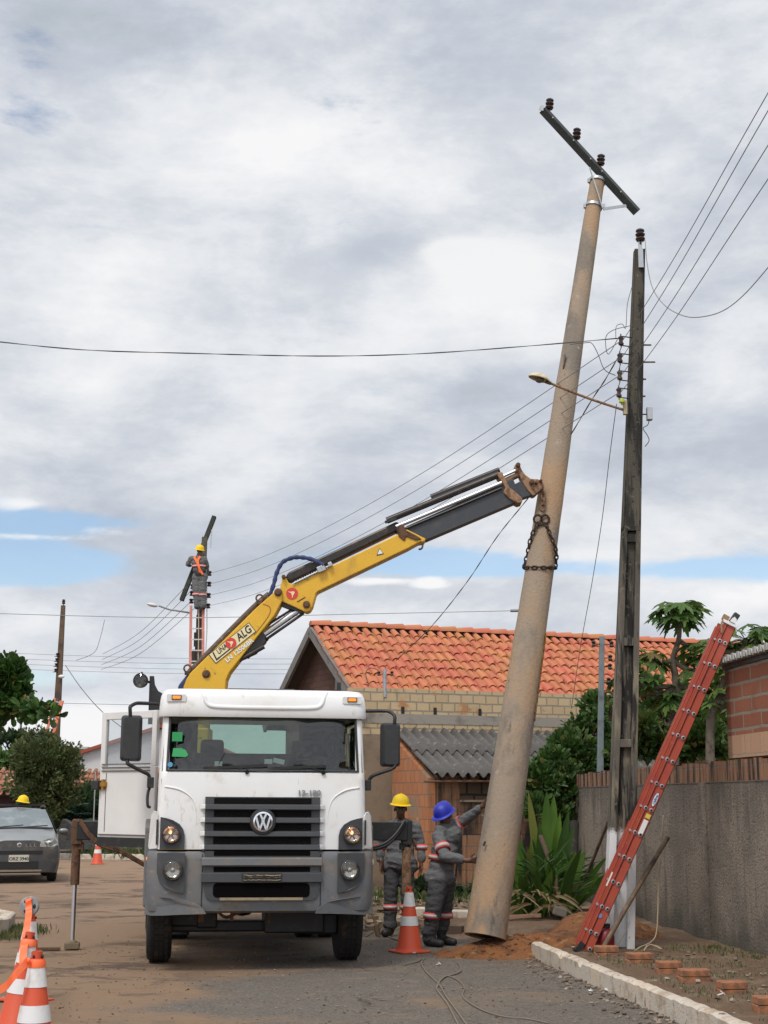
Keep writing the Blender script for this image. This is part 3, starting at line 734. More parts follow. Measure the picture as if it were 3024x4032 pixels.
# ---------------- left background houses
def left_houses():
    # low tiled porch roof at far left with maroon wall
    r = root('maroon_house', tuple(gnd(20, 3335)), 'low house with maroon wall and weathered tile roof behind the grey car', 'house')
    Y = 46; A = at(-140, 3045, Y + 1.5); B = at(75, 3030, Y + 1.5); U = (B - A); U.z = 0; U.normalize(); U = V((1, 0, 0))
    A = at(-160, 3028, Y + 1.3); Sd = V((0, -cos(R(26)), -sin(R(26))))
    mb = MB(); old = M('old_tile', (.30, .13, .075), .9, 0, [((.42, .24, .15), 3, .5, .7), ((.10, .06, .045), 7, .55, .75)], island=.25)
    MT['old'] = old; random.seed(9)
    tiles(mb, A, U, Sd, 12, 4, .22, .42, .075); mb.build('roof', old, r, world=True, smooth=True, ang=35)
    mb = MB(); mb.b2((A.x - 2, Y + .35, 0), (at(112, 3200, Y).x, Y + 3, A.z - .55)); mb.build('wall', M('maroon_cladding', (.045, .012, .014), .7, 0, [((.07, .02, .02), 3, .5, .7, (6, 6, .3))]), r, world=True)
    mb = MB(); mb.b2((A.x - 2, Y, A.z - .85), (at(118, 3200, Y).x, Y + .1, A.z - .72)); mb.build('eave_board', MT['ink'], r, world=True)
    # white house with red roof edge
    Y = 62; r = root('white_house', tuple(at(380, 3300, Y)), 'white gabled house with thin red roof edge seen behind the open truck door', 'house')
    ps = [at(285, 2975, Y), at(490, 2905, Y), at(640, 2870, Y), at(900, 2975, Y), at(900, 3330, Y), at(285, 3330, Y)]
    mb = MB(); mb.prism(ps, (0, 8, 0)); mb.build('wall', M('white_limewash', (.52, .50, .50), .9, 0, [((.42, .40, .39), 1, .5, .8)]), r, world=True)
    mb = MB(); 
    for a, b in ((at(262, 2986, Y - .25), at(640, 2863, Y - .25)), (at(640, 2863, Y - .25), at(920, 2985, Y - .25))): mb.prism([a, b, b + V((0, 0, .14)), a + V((0, 0, .14))], (0, 8.5, 0))
    mb.build('roof', M('red_roof', (.30, .07, .045), .85, 0, [((.16, .05, .04), 2, .5, .7)]), r, world=True)
    mb = MB(); a = at(290, 3040, Y - .3); b = at(430, 3042, Y - .3); mb.b2((a.x, a.y - .1, a.z - .06), (b.x + 4, a.y + .1, a.z)); mb.build('ledge', MT['paper'], r, world=True)
    # porch roof in front of the white house
    Y = 56; r = root('tiled_porch', tuple(at(370, 3330, Y)), 'weathered brown tile roof strip behind the palm leaves', 'porch')
    A = at(292, 3032, Y + 1); mb = MB(); Sd = V((0, -cos(R(28)), -sin(R(28)))); tiles(mb, A, V((1, 0, 0)), Sd, 30, 3, .24, .42, .08)
    mb.build('roof', old, r, world=True, smooth=True, ang=35)
    mb = MB(); mb.b2((A.x, Y, 0), (A.x + 7, Y + 1, A.z - .5)); mb.build('wall', M('brown_wall', (.07, .045, .03), .9), r, world=True)
    # teal building block far off
    Y = 90; r = root('teal_building', tuple(at(297, 3250, Y)), 'small teal flat-roofed block far off beside the distant pole', 'building')
    a = at(252, 2950, Y); b = at(338, 2980, Y)
    mb = MB(); mb.b2((a.x, Y, 0), (b.x, Y + 5, a.z)); mb.build('wall', M('teal_paint', (.06, .17, .20), .8, 0, [((.10, .22, .26), .8, .5, .6)]), r, world=True)
    mb = MB(); mb.b2((a.x - .15, Y - .2, a.z), (b.x + .15, Y + 5, a.z + .14)); mb.build('roof', M('pale_slab', (.4, .42, .36), .8), r, world=True)
    # low garden wall rubble behind car
    Y = 45.2; mb = MB(); random.seed(4)
    pts = [(228, 3345), (230, 3262), (246, 3225), (262, 3232), (285, 3250), (310, 3258), (330, 3285), (560, 3290), (560, 3345)]
    mb.prism([at(x, y, Y) for x, y in pts], (0, .5, 0))
    tag(mb.build('stone_wall', M('lichen_rock', (.17, .165, .155), .95, 0, [((.07, .07, .06), 3, .45, .65), ((.30, .29, .28), 6, .6, .75)], (12, 1., .08))), 'grey crumbling stone wall piece between the car mirror and rusty jack', 'wall')
left_houses()
# ================================================================ TRUCK
TR = root('crane_truck', (-1.25, 15.4, 0), 'white cab-over crane truck with raised yellow boom and open side door parked on the street', 'truck', rot=(0, R(.3), R(8.0)))
def fx(px): return (px - 1034) / 386.0
_zt = [(2650, 2.985), (2712, 2.84), (2820, 2.553), (3037, 1.99), (3137, 1.73), (3347, 1.20), (3600, .57), (3700, .33)]
def fz(py):
    for (a, za), (b, zb) in zip(_zt, _zt[1:]):
        if py <= b: return za + (zb - za) * (py - a) / (b - a)
    return .33
def T(name, mb, mat, parent=None, **k): return mb.build(name, mat, parent or TR, **k)

def ringpts(hw, yf, yb, r, xs, crown=.0, n=5):
    """outline of a plan section (x, y): front edge from left to right, then round the back"""
    out = [(-hw, yb), (-hw, yf + r + .35)] if yb > yf + r + .4 else [(-hw, yb)]
    for k in range(n + 1):
        t = pi + (pi / 2) * k / n; out.append((-hw + r + r * cos(t), yf + r + r * sin(t)))
    for x in xs: out.append((x, yf - crown * (1 - (x / (hw - r)) ** 2)))
    for k in range(n + 1):
        t = 1.5 * pi + (pi / 2) * k / n; out.append((hw - r + r * cos(t), yf + r + r * sin(t)))
    out += [(hw, yf + r + .35), (hw, yb)] if yb > yf + r + .4 else [(hw, yb)]
    return out
def loft(levels, xs, openings=(), close_top=True, close_bot=True, back=True, mi=None):
    mb = MB(); n = None; vs = []
    for (z, hw, yf, yb, r, crown) in levels:
        p = ringpts(hw, yf, yb, r, xs, crown); n = len(p); vs += [(x, y, z) for x, y in p]
    fs = []
    for i in range(len(levels) - 1):
        for k in range(n if back else n - 1):
            k2 = (k + 1) % n; q = (i * n + k, i * n + k2, (i + 1) * n + k2, (i + 1) * n + k)
            c = sum((V(vs[j]) for j in q), V()) / 4
            if any(x0 < c.x < x1 and y0 < c.y < y1 and z0 < c.z < z1 for x0, x1, y0, y1, z0, z1 in openings): continue
            fs.append(q)
    if close_bot: fs.append(tuple(range(n))[::-1])
    if close_top: fs.append(tuple((len(levels) - 1) * n + k for k in range(n)))
    return mb.add(vs, fs)
XS = [-.9, -.605, -.45, -.3, -.15, 0, .15, .3, .45, .605, .9]
zw0, zw1 = fz(3037), fz(2820)
# --- cab shell: white lower front, pillars and sides, with openings for the glass
lv = [(1.205, 1.065, .035, 1.70, .06, .02), (1.35, 1.068, .03, 1.70, .07, .02), (1.60, 1.07, .03, 1.70, .08, .02), (1.73, 1.07, .035, 1.70, .09, .02), (1.90, 1.068, .045, 1.70, .09, .02), (zw0 - .02, 1.065, .052, 1.70, .09, .02), (zw0, 1.065, .068, 1.70, .09, .02),
      (2.30, 1.055, .135, 1.70, .075, .02), (2.52, 1.047, .19, 1.70, .06, .02), (zw1, 1.045, .20, 1.70, .06, .02)]
shell = loft(lv, [x for x in (-.965, -.62, -.31, 0, .31, .62, .965)], openings=[(-.97, .97, -.2, .4, zw0 + .001, zw1 - .001), (1.0, 1.3, .45, 1.8, zw0 + .01, 2.53), (-1.3, -1.0, .40, 1.8, 1.1, 2.60)], close_bot=True, close_top=False, back=False)
cab = T('cab', shell, [MT['white'], MT['inner']], smooth=True, ang=32, solid=(.03, -1, 1))
# rear wall of the cab with its window
mb = MB(); y0, y1 = 1.66, 1.70
for lo, hi in (((-1.04, y0, 1.2), (1.04, y1, 2.22)), ((-1.03, y0, 2.60), (1.03, y1, 2.78)), ((-1.03, y0, 2.22), (-.66, y1, 2.60)), ((.50, y0, 2.22), (1.03, y1, 2.60))): mb.b2(lo, hi)
T('rear_wall', mb, MT['inner'], cab)
mb = MB(); mb.b2((-.66, y0 + .015, 2.22), (.50, y0 + .025, 2.60)); T('rear_window', mb, MT['rearwin'], cab)
# windscreen pane, slightly curved
mb = MB(); vs = []; fs = []; nx = 22; nzv = 8
for j in range(nzv + 1):
    f = j / nzv; z = zw0 + .004 + (zw1 - zw0 - .008) * f; y = .066 + (.198 - .066) * f
    for i in range(nx + 1):
        x = -1.005 + 2.01 * i / nx; e = abs(x) / 1.005
        vs.append((x * (1 - .018 * f), y - .022 * (1 - x * x) + .10 * e ** 8, z))
for j in range(nzv):
    for i in range(nx): a = j * (nx + 1) + i; fs.append((a, a + 1, a + nx + 2, a + nx + 1))
mb.add(vs, fs); wind = T('windscreen', mb, MT['wind'], cab, smooth=True, ang=180)
# rubber surround
mb = MB()
for a, b in (((-.985, .052, zw0 + .006), (.985, .052, zw0 + .006)), ((-.97, .18, zw1 - .008), (.97, .18, zw1 - .008))): mb.tube([a, ((a[0] + b[0]) / 2, a[1] - .022, a[2]), b], .010, 6)
for s_ in (-1, 1): mb.tube([(s_ * .985, .062, zw0), (s_ * .968, .19, zw1)], .014, 6)
T('windscreen_seal', mb, MT['blackp'], cab)
# --- roof
mb = MB(); zs = [(zw1 - .006, 1.085, .135, 0), (zw1 + .03, 1.087, .120, 0), (zw1 + .12, 1.083, .125, 0), (zw1 + .21, 1.07, .14, 0), (zw1 + .255, 1.05, .165, 0), (zw1 + .28, 1.02, .205, 0), (zw1 + .292, .96, .28, 0)]
rf = loft([(z, hw, yf, 1.73 - (yf - .12), .10, .025) for z, hw, yf, _ in zs], [-.9, -.62, -.3, 0, .3, .62, .9])
roofo = T('cab_roof', rf, MT['white'], smooth=True, ang=60)
# shallow raised visor ridge on the roof brow
mb = MB()
path = smoothpath([(-.66, .150, zw1 + .262), (-.625, .112, zw1 + .20), (-.60, .095, zw1 + .135), (-.53, .088, zw1 + .10), (-.3, .082, zw1 + .092), (0, .080, zw1 + .09), (.3, .082, zw1 + .092), (.53, .088, zw1 + .10), (.60, .095, zw1 + .135), (.625, .112, zw1 + .20), (.66, .150, zw1 + .262)], 5)
mb.tube([(x, y + .026, z) for x, y, z in path], .026, 8)
T('roof_ridge', mb, MT['white'], roofo, smooth=True, ang=180)
mb = MB(); mb.prism([(-.42, .45, 2.84), (.40, .45, 2.84), (.34, .52, 2.875), (-.36, .52, 2.875)], (0, .8, 0)); T('roof_hatch', mb, MT['darkgrey'], roofo, bevel=.012)
mb = MB(); mb.prism([(-.46, .43, 2.83), (.44, .43, 2.83), (.43, .44, 2.846), (-.45, .44, 2.846)], (0, .9, 0)); T('hatch_rim', mb, MT['white_old'], roofo)
for px in (682, 1391):
    x = fx(px); s_ = 1 if x > 0 else -1
    mb = MB(); pts = rr(x - .10, x + .10, 2.70, 2.775, .015, 3); mb.prism([(p[0], .110, p[1]) for p in pts], (0, .03, 0)); h = T('lamp_recess', mb, MT['white_old'], roofo)
    mb = MB(); mb.b2((x - .042, .095, 2.725), (x + .042, .115, 2.758)); m = T('marker_lamp', mb, MT['amber'], roofo, bevel=.006)
    mb = MB(); mb.b2((x - .05, .100, 2.718), (x + .05, .112, 2.765)); T('lamp_rim', mb, MT['blackp'], m)
# --- dashboard, seats, wheel, things behind the glass
mb = MB(); mb.prism([(-.98, .12, 1.80), (-.98, .10, 2.01), (-.98, .30, 2.055), (-.98, .55, 2.03), (-.98, .62, 1.80)], (1.96, 0, 0)); T('dashboard', mb, MT['blackp'], cab, bevel=.02)
for x in (-.5, .52):
    mb = MB(); mb.prism([(x - .24, 1.15, 1.45), (x - .22, 1.30, 2.18), (x - .22, 1.42, 2.18), (x - .24, 1.35, 1.45)], (.46, 0, 0)); mb.b2((x - .13, 1.30, 2.18), (x + .13, 1.39, 2.36)); mb.b2((x - .25, .75, 1.35), (x + .25, 1.3, 1.5))
    T('seat', mb, MT['seat'], cab, bevel=.04)
mb = MB(); ring = [(.50 + .21 * cos(t), .62 + .12 * sin(t), 2.0 + .13 * sin(t)) for t in [2 * pi * k / 20 for k in range(21)]]; mb.tube(ring, .014, 6); mb.cyl((.5, .62, 2.0), (.5, .4, 1.8), .03, n=8)
T('steering_wheel', mb, MT['blackp'], cab, smooth=True)
mb = MB(); mb.b2((-.945, .120, 2.29), (-.84, .123, 2.385)); T('green_permit', mb, MT['green'], wind, bevel=.001)
mb = MB(); mb.prism([(-.94, .100, 2.135), (-.80, .100, 2.13), (-.775, .100, 2.15), (-.80, .12, 2.20), (-.85, .122, 2.225), (-.93, .12, 2.22)], (0, .003, 0)); T('green_permit', mb, MT['green'], wind)
mb = MB(); mb.lathe([(.026, -.002), (.026, .002)], (-.955, .052, 2.052), 'Y', 16); T('round_sticker', mb, MT['blue'], wind)
mb = MB(); mb.b2((-.50, .14, 2.035), (-.42, .145, 2.09)); T('paper_slip', mb, MT['paper'], cab); mb = MB(); mb.box((.17, .22, 2.10), (.12, .01, .05), Matrix.Rotation(.2, 3, 'Y')); mb.b2((.02, .18, 2.07), (.1, .24, 2.12)); T('paper_slip', mb, MT['paper'], cab)
# wipers
for pv, tip, el in ((-.17, -.62, -.36), (.62, .05, .40)):
    mb = MB(); mb.beam((pv, .038, zw0 + .0), (el, .040, zw0 + .075), .018, .014); mb.beam((el, .042, zw0 + .075), (el + (tip - pv) * .15, .045, zw0 + .070), .014, .012); mb.beam((tip, .046, zw0 + .028), (tip + .66 if tip < 0 else tip + .6, .030, zw0 + .060), .012, .03); mb.cyl((pv, .01, zw0 - .01), (pv, .05, zw0 - .0), .022, n=10)
    T('wiper', mb, MT['blackm'], cab)
mb = MB(); mb.beam((-.46, .05, 2.06), (-.40, .085, 2.18), .006, .006); T('aerial', mb, MT['blackm'], cab)
# --- front panel creases
for s_ in (-1, 1):
    mb = MB(); pts = smoothpath([(s_ * 1.0, .033, 1.83), (s_ * .85, .02, 1.80), (s_ * .73, .014, 1.72), (s_ * .68, .010, 1.60), (s_ * .67, .008, 1.45)], 5)
    mb.tube([(x, y + .010, z) for x, y, z in pts], [.0105 * (1 - i / len(pts)) + .001 for i in range(len(pts))], 6); T('panel_crease', mb, MT['white'], cab, smooth=True, ang=180)
    # vertical panel gaps beside the doors
    mb = MB(); mb.tube([(s_ * 1.035, .052, 1.22), (s_ * 1.035, .055, 1.6), (s_ * 1.035, .072, 1.9), (s_ * 1.022, .155, 2.3), (s_ * 1.01, .22, 2.53)], .0055, 5); T('panel_gap', mb, MT['blackp'], cab)
# --- grille
GX0, GX1 = fx(807), fx(1261)
mb = MB(); mb.b2((GX0, -.006, fz(3346)), (GX1, .03, fz(3137))); gr = T('grille', mb, MT['darkgrey'], cab)
mb = MB(); mb.b2((GX0 + .09, -.012, fz(3340)), (GX1 - .09, .0, fz(3141))); T('grille_mesh', mb, M('grille_mesh_black', (.005, .005, .005), .9, 0, [((.016, .014, .013), 90, .5, .6)], spec=.1), gr)
for py in (3178, 3230, 3284, 3337):
    z = fz(py); mb = MB()
    mb.prism([(GX0 - .0, -.012, z + .032), (GX0, -.050, z + .024), (GX0, -.056, z - .022), (GX0, -.012, z - .032)], (GX1 - GX0, 0, 0)); T('grille_slat', mb, MT['darkgrey'], gr, bevel=.004)
    for s_, gx in ((-1, GX0), (1, GX1)):
        mb = MB(); mb.add([(gx, -.012, z + .030), (gx, -.048, z + .022), (gx, -.052, z - .012), (gx + s_ * .05, .004, z + .024), (gx, -.012, z - .030), (gx + s_ * .05, .004, z - .020)], [(0, 1, 3), (1, 2, 3), (2, 5, 3), (2, 4, 5)] if s_ > 0 else [(3, 1, 0), (3, 2, 1), (3, 5, 2), (5, 4, 2)]); T('slat_fairing', mb, MT['white'], gr)
# emblem
ec = V((0, 0, fz(3235))); mb = MB(); mb.lathe([(.135, .0), (.135, -.05), (.125, -.066), (.105, -.07), (.04, -.07), (.001, -.07)], ec, 'Y', 40); eb = T('emblem_boss', mb, MT['blackp'], gr, smooth=True, ang=30)
mb = MB(); rp = []
for k in range(41):
    t = 2 * pi * k / 40; rp.append((sin(t), cos(t)))
o = len(mb.v)
for rad, yy in ((.100, -.070), (.100, -.080), (.083, -.083), (.083, -.070)): mb.v += [(x * rad, yy, ec.z + z * rad) for x, z in rp[:-1]]
for a in range(3):
    for k in range(40): mb.f.append((o + a * 40 + k, o + (a + 1) * 40 + k, o + (a + 1) * 40 + (k + 1) % 40, o + a * 40 + (k + 1) % 40)); mb.m.append(0)
def stroke(x0, z0, x1, z1, w=.019): mb.beam((x0, -.078, ec.z + z0), (x1, -.078, ec.z + z1), w, .010, V((0, -1, 0)))
stroke(-.034, .084, 0, .012); stroke(.034, .084, 0, .012)
stroke(-.072, .052, -.034, -.080); stroke(.072, .052, .034, -.080); stroke(-.034, -.080, 0, .008); stroke(.034, -.080, 0, .008)
mb.box((0, -.078, ec.z + .008), (.03, .0102, .016))
T('round_emblem', mb, MT['chrome'], gr)
mb = MB(); puttext(mb, '13-180', .075, ((fx(1173) + fx(1261)) / 2, .006, fz(3121)), (1, 0, 0), (0, 0, 1), .006, bold=.002, sx=1.15); T('number_badge', mb, MT['badge'], cab)
# --- bumper
bl = [(.575, 1.10, .09, .62, .12, .03), (.60, 1.135, .012, .62, .14, .03), (.68, 1.15, -.010, .62, .15, .03), (.90, 1.16, -.002, .62, .15, .03), (1.10, 1.16, .008, .62, .15, .03), (1.165, 1.155, .015, .60, .14, .03), (1.185, 1.14, .03, .58, .13, .03)]
bump_ = T('bumper', loft(bl, [-.9, -.6, -.3, 0, .3, .6, .9]), MT['grey'], smooth=True, ang=45)
mb = MB()
mb.prism([(x, -.052, z) for x, z in [(GX0 + .01, 1.19), (GX0 + .01, .80), (GX0 + .03, .74), (GX0 + .08, .705), (GX1 - .08, .705), (GX1 - .03, .74), (GX1 - .01, .80), (GX1 - .01, 1.19)]], (0, .05, 0)); bg = T('bumper_grille', mb, MT['darkgrey'], bump_)
mb = MB()
for za, zb_, in ((1.145, 1.19), (.985, 1.035)): mb.b2((GX0 + .10, -.057, za), (GX1 - .10, -.04, zb_))
mb.prism([(p[0], -.057, p[1]) for p in rr(GX0 + .10, GX1 - .10, .735, .875, .04)], (0, .02, 0)); T('air_intake', mb, M('intake_black', (.004, .0035, .0035), .95, spec=.05), bg)
for zc, hh in ((1.085, .045), (.93, .055)):
    mb = MB(); mb.prism([(GX0 - .02, -.052, zc + hh), (GX0 - .02, -.078, zc + hh - .012), (GX0 - .02, -.082, zc - hh + .01), (GX0 - .02, -.052, zc - hh)], (GX1 - GX0 + .04, 0, 0)); T('bumper_slat', mb, MT['darkgrey'] if hh > .05 else MT['grey'], bg, bevel=.004)
mb = MB(); mb.b2((GX0 + .17, -.082, .708), (GX1 - .17, -.045, .733)); T('step_strip', mb, M('dusty_tan_plastic', (.30, .235, .15), .9, 0, [((.2, .16, .11), 9, .5, .7)]), bg)
for x_ in (-.60, .60):
    mb = MB(); mb.tube([(x_, -.030, .60), (x_, -.031, .9), (x_, -.026, 1.16)], .005, 5); T('bumper_seam', mb, MT['blackp'], bump_)
# number plate frame with crumpled tape, no readable characters
mb = MB(); mb.b2((-.205, -.090, .882), (.20, -.078, .972)); pl = T('number_plate', mb, MT['blackp'], bump_)
mb = MB(); random.seed(2)
for zz, h in ((.951, .016), (.934, .008), (.905, .012)):
    mb.tube([(x / 40 - .185, -.094, zz + random.uniform(-.004, .004)) for x in range(0, 16)], [h * random.uniform(.7, 1.1) for _ in range(16)], 6, sq=.4)
T('tape_strip', mb, M('brown_tape', (.32, .25, .16), .7, 0, [((.12, .08, .05), 30, .5, .6)]), pl, smooth=True)
# corner lip
for s_ in (-1, 1):
    mb = MB(); cs = [(s_ * .55, -.058, .575), (s_ * .58, -.07, .63), (s_ * .66, -.075, .685), (s_ * .80, -.065, .715), (s_ * .99, -.03, .735), (s_ * 1.10, .05, .745), (s_ * 1.165, .16, .745), (s_ * 1.165, .16, .56), (s_ * 1.10, .05, .555), (s_ * .99, -.03, .56), (s_ * .8, -.06, .57)]
    n = len(cs); 
    cc = [(x, y + .05, z) for x, y, z in cs]; mb.add(cs + cc, [tuple(range(n)) if s_ < 0 else tuple(range(n))[::-1]] + [((i, i + n, (i + 1) % n + n, (i + 1) % n)) for i in range(n)])
    T('corner_lip', mb, MT['grey'], bump_, smooth=True, ang=30)
# --- lamp clusters
def patch(outline, yfun, th=.02):
    mb = MB(); f = [(x, yfun(x), z) for x, z in outline]; b = [(x, yfun(x) + th, z) for x, z in outline]; n = len(f)
    area = sum(outline[i][0] * outline[(i + 1) % n][1] - outline[(i + 1) % n][0] * outline[i][1] for i in range(n))
    rg = list(range(n)) if area > 0 else list(range(n))[::-1]
    # fan from centroid keeps concave edges tame
    mb.add(f + b, [tuple(rg)] + [((i + n, i, (i + 1) % n, (i + 1) % n + n)) for i in range(n)]); return mb
def yfront(x): return -.018 + .02 * (x / 1.0) ** 2 + max(0, abs(x) - .95) * .25
def yb(x): return -.075 + .03 * (x / 1.0) ** 2 + max(0, abs(x) - .98) * .45
for s_ in (-1, 1):
    q = lambda px: s_ * abs(fx(px))
    up = [(s_ * 1.035, 1.205), (s_ * .785, 1.205), (s_ * .785, 1.34), (s_ * .80, 1.40), (s_ * .84, 1.455), (s_ * .91, 1.495), (s_ * .98, 1.515), (s_ * 1.035, 1.525)]
    u_ = T('lamp_housing', patch(up, yfront, .03), MT['darkgrey'], cab)
    lo = [(s_ * 1.055, 1.17), (s_ * .775, 1.17), (s_ * .775, .775), (s_ * .86, .79), (s_ * .96, .83), (s_ * 1.03, .90), (s_ * 1.055, .98)]
    l_ = T('lamp_housing', patch(lo, yb, .04), MT['darkgrey'], bump_)
    for par, cx, cz, r, yy, bulb in ((u_, s_ * .925, 1.355, .088, -.030, True), (l_, s_ * .895, 1.005, .095, -.085, False)):
        mb = MB(); c = (cx, yy, cz); mb.lathe([(r, .03), (r, -.006), (r * .93, -.008), (r * .85, .01), (r * .6, .024), (r * .28, .03), (.001, .03)], c, 'Y', 32); hl = T('headlight', mb, MT['bowl'], par, smooth=True, ang=50)
        mb = MB(); mb.lathe([(r * 1.06, .025), (r * 1.08, -.008), (r * 1.0, -.016), (r * .96, -.006), (r * .96, .02)], c, 'Y', 32, capends=False); T('headlight_rim', mb, MT['blackp'], hl, smooth=True)
        mb = MB(); mb.lathe([(r * .95, -.006), (r * .8, -.016), (r * .5, -.024), (r * .2, -.027), (.001, -.027)], c, 'Y', 24, capends=False)
        if not bulb:
            for k in range(-3, 4): mb.b2((cx + k * .022 - .0015, yy - .022, cz - .06 + abs(k) * .008), (cx + k * .022 + .0015, yy - .016, cz + .06 - abs(k) * .008))
        T('headlight_lens', mb, MT['lens'], hl, smooth=True)
        mb = MB()
        if bulb:
            mb.ell((cx - .006, yy + .012, cz + .018), (.016, .012, .018)); T('bulb', mb, MT['amberhot'], hl)
            mb = MB()
            for k in range(6):
                t = k * pi / 3; mb.beam((cx + .02 * cos(t), yy + .006, cz + .02 * sin(t)), (cx + r * .6 * cos(t), yy + .012, cz + r * .6 * sin(t)), .02, .006)
            T('reflector_petal', mb, M('pinkish_reflector', (.34, .19, .14), .35, .6), hl)
        else:
            mb.ell((cx, yy + .012, cz), (.022, .012, .022)); T('bulb', mb, MT['steel'], hl)
    # wind deflector
    mb = MB(); x0 = s_ * 1.055; x1 = s_ * 1.125
    mb.add([(x0, .06, 1.215), (x0, .05, 1.54), (x0 + s_ * .015, .05, 1.575), (x0 + s_ * .045, .07, 1.585), (x1, .10, 1.54), (x1 + s_ * .02, .14, 1.23), (x1 + s_ * .01, .14, 1.205)], [tuple(range(7)) if s_ < 0 else tuple(range(7))[::-1]])
    T('wind_deflector', mb, MT['white_old'], cab, solid=(.02, 0))
    mb = MB(); mb.b2((min(x0, x0 + s_ * .02), .035, 1.25), (max(x0, x0 + s_ * .02), .045, 1.5)); T('deflector_slot', mb, MT['blackp'], cab)
# side marker on the bumper corner
mb = MB(); mb.ell((-1.16, .33, 1.10), (.012, .02, .02)); T('side_marker', mb, MT['amber'], bump_)
mb = MB(); mb.ell((1.165, .28, 1.07), (.022, .03, .04)); T('side_marker', mb, MT['paper'], bump_)
# --- mudguards beside the door steps
for s_ in (-1, 1):
    mb = MB(); mb.prism([(s_ * 1.06, .35, 1.20), (s_ * 1.06, .35, 1.42), (s_ * 1.06, .50, 1.50), (s_ * 1.06, 1.5, 1.52), (s_ * 1.06, 1.9, 1.1), (s_ * 1.06, 1.9, .8), (s_ * 1.06, 1.75, .8), (s_ * 1.06, 1.55, 1.10), (s_ * 1.06, .8, 1.12), (s_ * 1.06, .62, .62), (s_ * 1.06, .35, .62)], (s_ * .13, 0, 0))
    T('mudguard', mb, MT['grey'], bevel=.015)
# --- mirrors
def mirror(s_, arm_top, arm_bot, cx, cz, h, w, y):
    mb = MB(); pts = rr(cx - w / 2, cx + w / 2, cz - h / 2, cz + h / 2, .035, 4)
    f = [(x * 1 - 0, y - .005, z) for x, z in pts]; n = len(pts)
    ins = [(cx + (x - cx) * .72, y - .06, cz + (z - cz) * .9) for x, z in pts]; bk = [(x, y + .10, z) for x, z in pts]
    mb.add(ins + f + bk, [tuple(range(n))] + [(i + n, (i + 1) % n + n, (i + 1) % n, i) for i in range(n)] + [(i + 2 * n, (i + 1) % n + 2 * n, (i + 1) % n + n, i + n) for i in range(n)])
    m_ = T('mirror', mb, MT['blackp'], smooth=True, ang=50)
    mb = MB(); mb.prism([(cx + (x - cx) * .9, y + .098, cz + (z - cz) * .92) for x, z in pts], (0, .004, 0)); T('mirror_glass', mb, MT['chrome'], m_)
    for p in (arm_top, arm_bot):
        mb = MB(); mb.tube(smoothpath(p, 5), .019, 8); T('mirror_arm', mb, MT['blackm'], m_, smooth=True, ang=180)
    mb = MB(); e = arm_bot[-1]; mb.box((e[0], e[1], e[2] - .02), (.07, .06, .11)); T('arm_bracket', mb, MT['blackm'], m_, bevel=.008)
    return m_
lx = lambda px, k=1.0: fx(px) * k
mirror(-1, [(fx(510), .16, fz(2900)), (fx(500), .12, fz(2800)), (fx(503), .14, fz(2785)), (fx(522), .18, fz(2773)), (fx(545), .2, fz(2771)), (fx(613), .22, fz(2773))], [(fx(497), .16, fz(2960)), (fx(497), .12, fz(3005)), (fx(510), .12, fz(3017)), (fx(560), .16, fz(3042)), (fx(580), .18, fz(3052)), (fx(590), .2, fz(3075))], fx(508), (fz(2820) + fz(3000)) / 2, fz(2820) - fz(3000), .215, .16)
mirror(1, [(fx(1560), .16, fz(2920)), (fx(1567), .12, fz(2825)), (fx(1562), .14, fz(2803)), (fx(1545), .18, fz(2791)), (fx(1520), .2, fz(2789)), (fx(1450), .22, fz(2790))], [(fx(1570), .16, fz(2970)), (fx(1570), .12, fz(3005)), (fx(1556), .12, fz(3022)), (fx(1500), .16, fz(3042)), (fx(1475), .18, fz(3055)), (fx(1461), .2, fz(3080))], fx(1553), (fz(2837) + fz(3013)) / 2, fz(2837) - fz(3013), .20, .16)
# grab handle
mb = MB(); mb.tube(smoothpath([(fx(588), .25, fz(3100)), (fx(582), .22, fz(3120)), (fx(580), .22, fz(3150)), (fx(583), .22, fz(3175)), (fx(590), .25, fz(3180))], 4), .016, 8); T('grab_handle', mb, MT['blackp'], smooth=True)
# black steel post with work lamp behind the left roof corner
mb = MB(); mb.prism([(fx(560), 1.85, 2.55), (fx(560), 1.85, 3.10), (fx(580), 1.85, 3.10), (fx(585), 1.85, 3.0), (fx(600), 1.85, 2.93), (fx(640), 1.85, 2.87), (fx(640), 1.85, 2.55)], (0, .08, 0)); wp = T('headboard_post', mb, MT['blackm'])
mb = MB(); mb.prism([(fx(1368), 1.85, 2.55), (fx(1368), 1.85, 2.94), (fx(1400), 1.85, 2.98), (fx(1400), 1.85, 3.06), (fx(1418), 1.85, 3.06), (fx(1420), 1.85, 2.55)], (0, .08, 0)); T('headboard_post', mb, MT['blackm'])
mb = MB(); c = (fx(523), 1.80, 3.04); rot = Matrix.Rotation(R(-14), 3, 'Z')
mb.lathe([(.03, .12), (.065, .08), (.082, .02), (.086, -.03), (.082, -.04), (.07, -.03), (.03, -.01), (.001, -.01)], c, 'Y', 24, mat=rot); mb.cyl((c[0] + .07, 1.83, 3.03), (fx(566), 1.87, 3.03), .015, n=8); mb.cyl((c[0], 1.8, 3.12), (c[0] + .01, 1.8, 3.14), .012, n=6)
wl = T('work_lamp', mb, MT['blackm'], smooth=True, ang=50)
mb = MB(); mb.lathe([(.074, -.036), (.05, -.048), (.001, -.052)], c, 'Y', 20, mat=rot, capends=False); T('lamp_glass', mb, MT['lens'], wl)
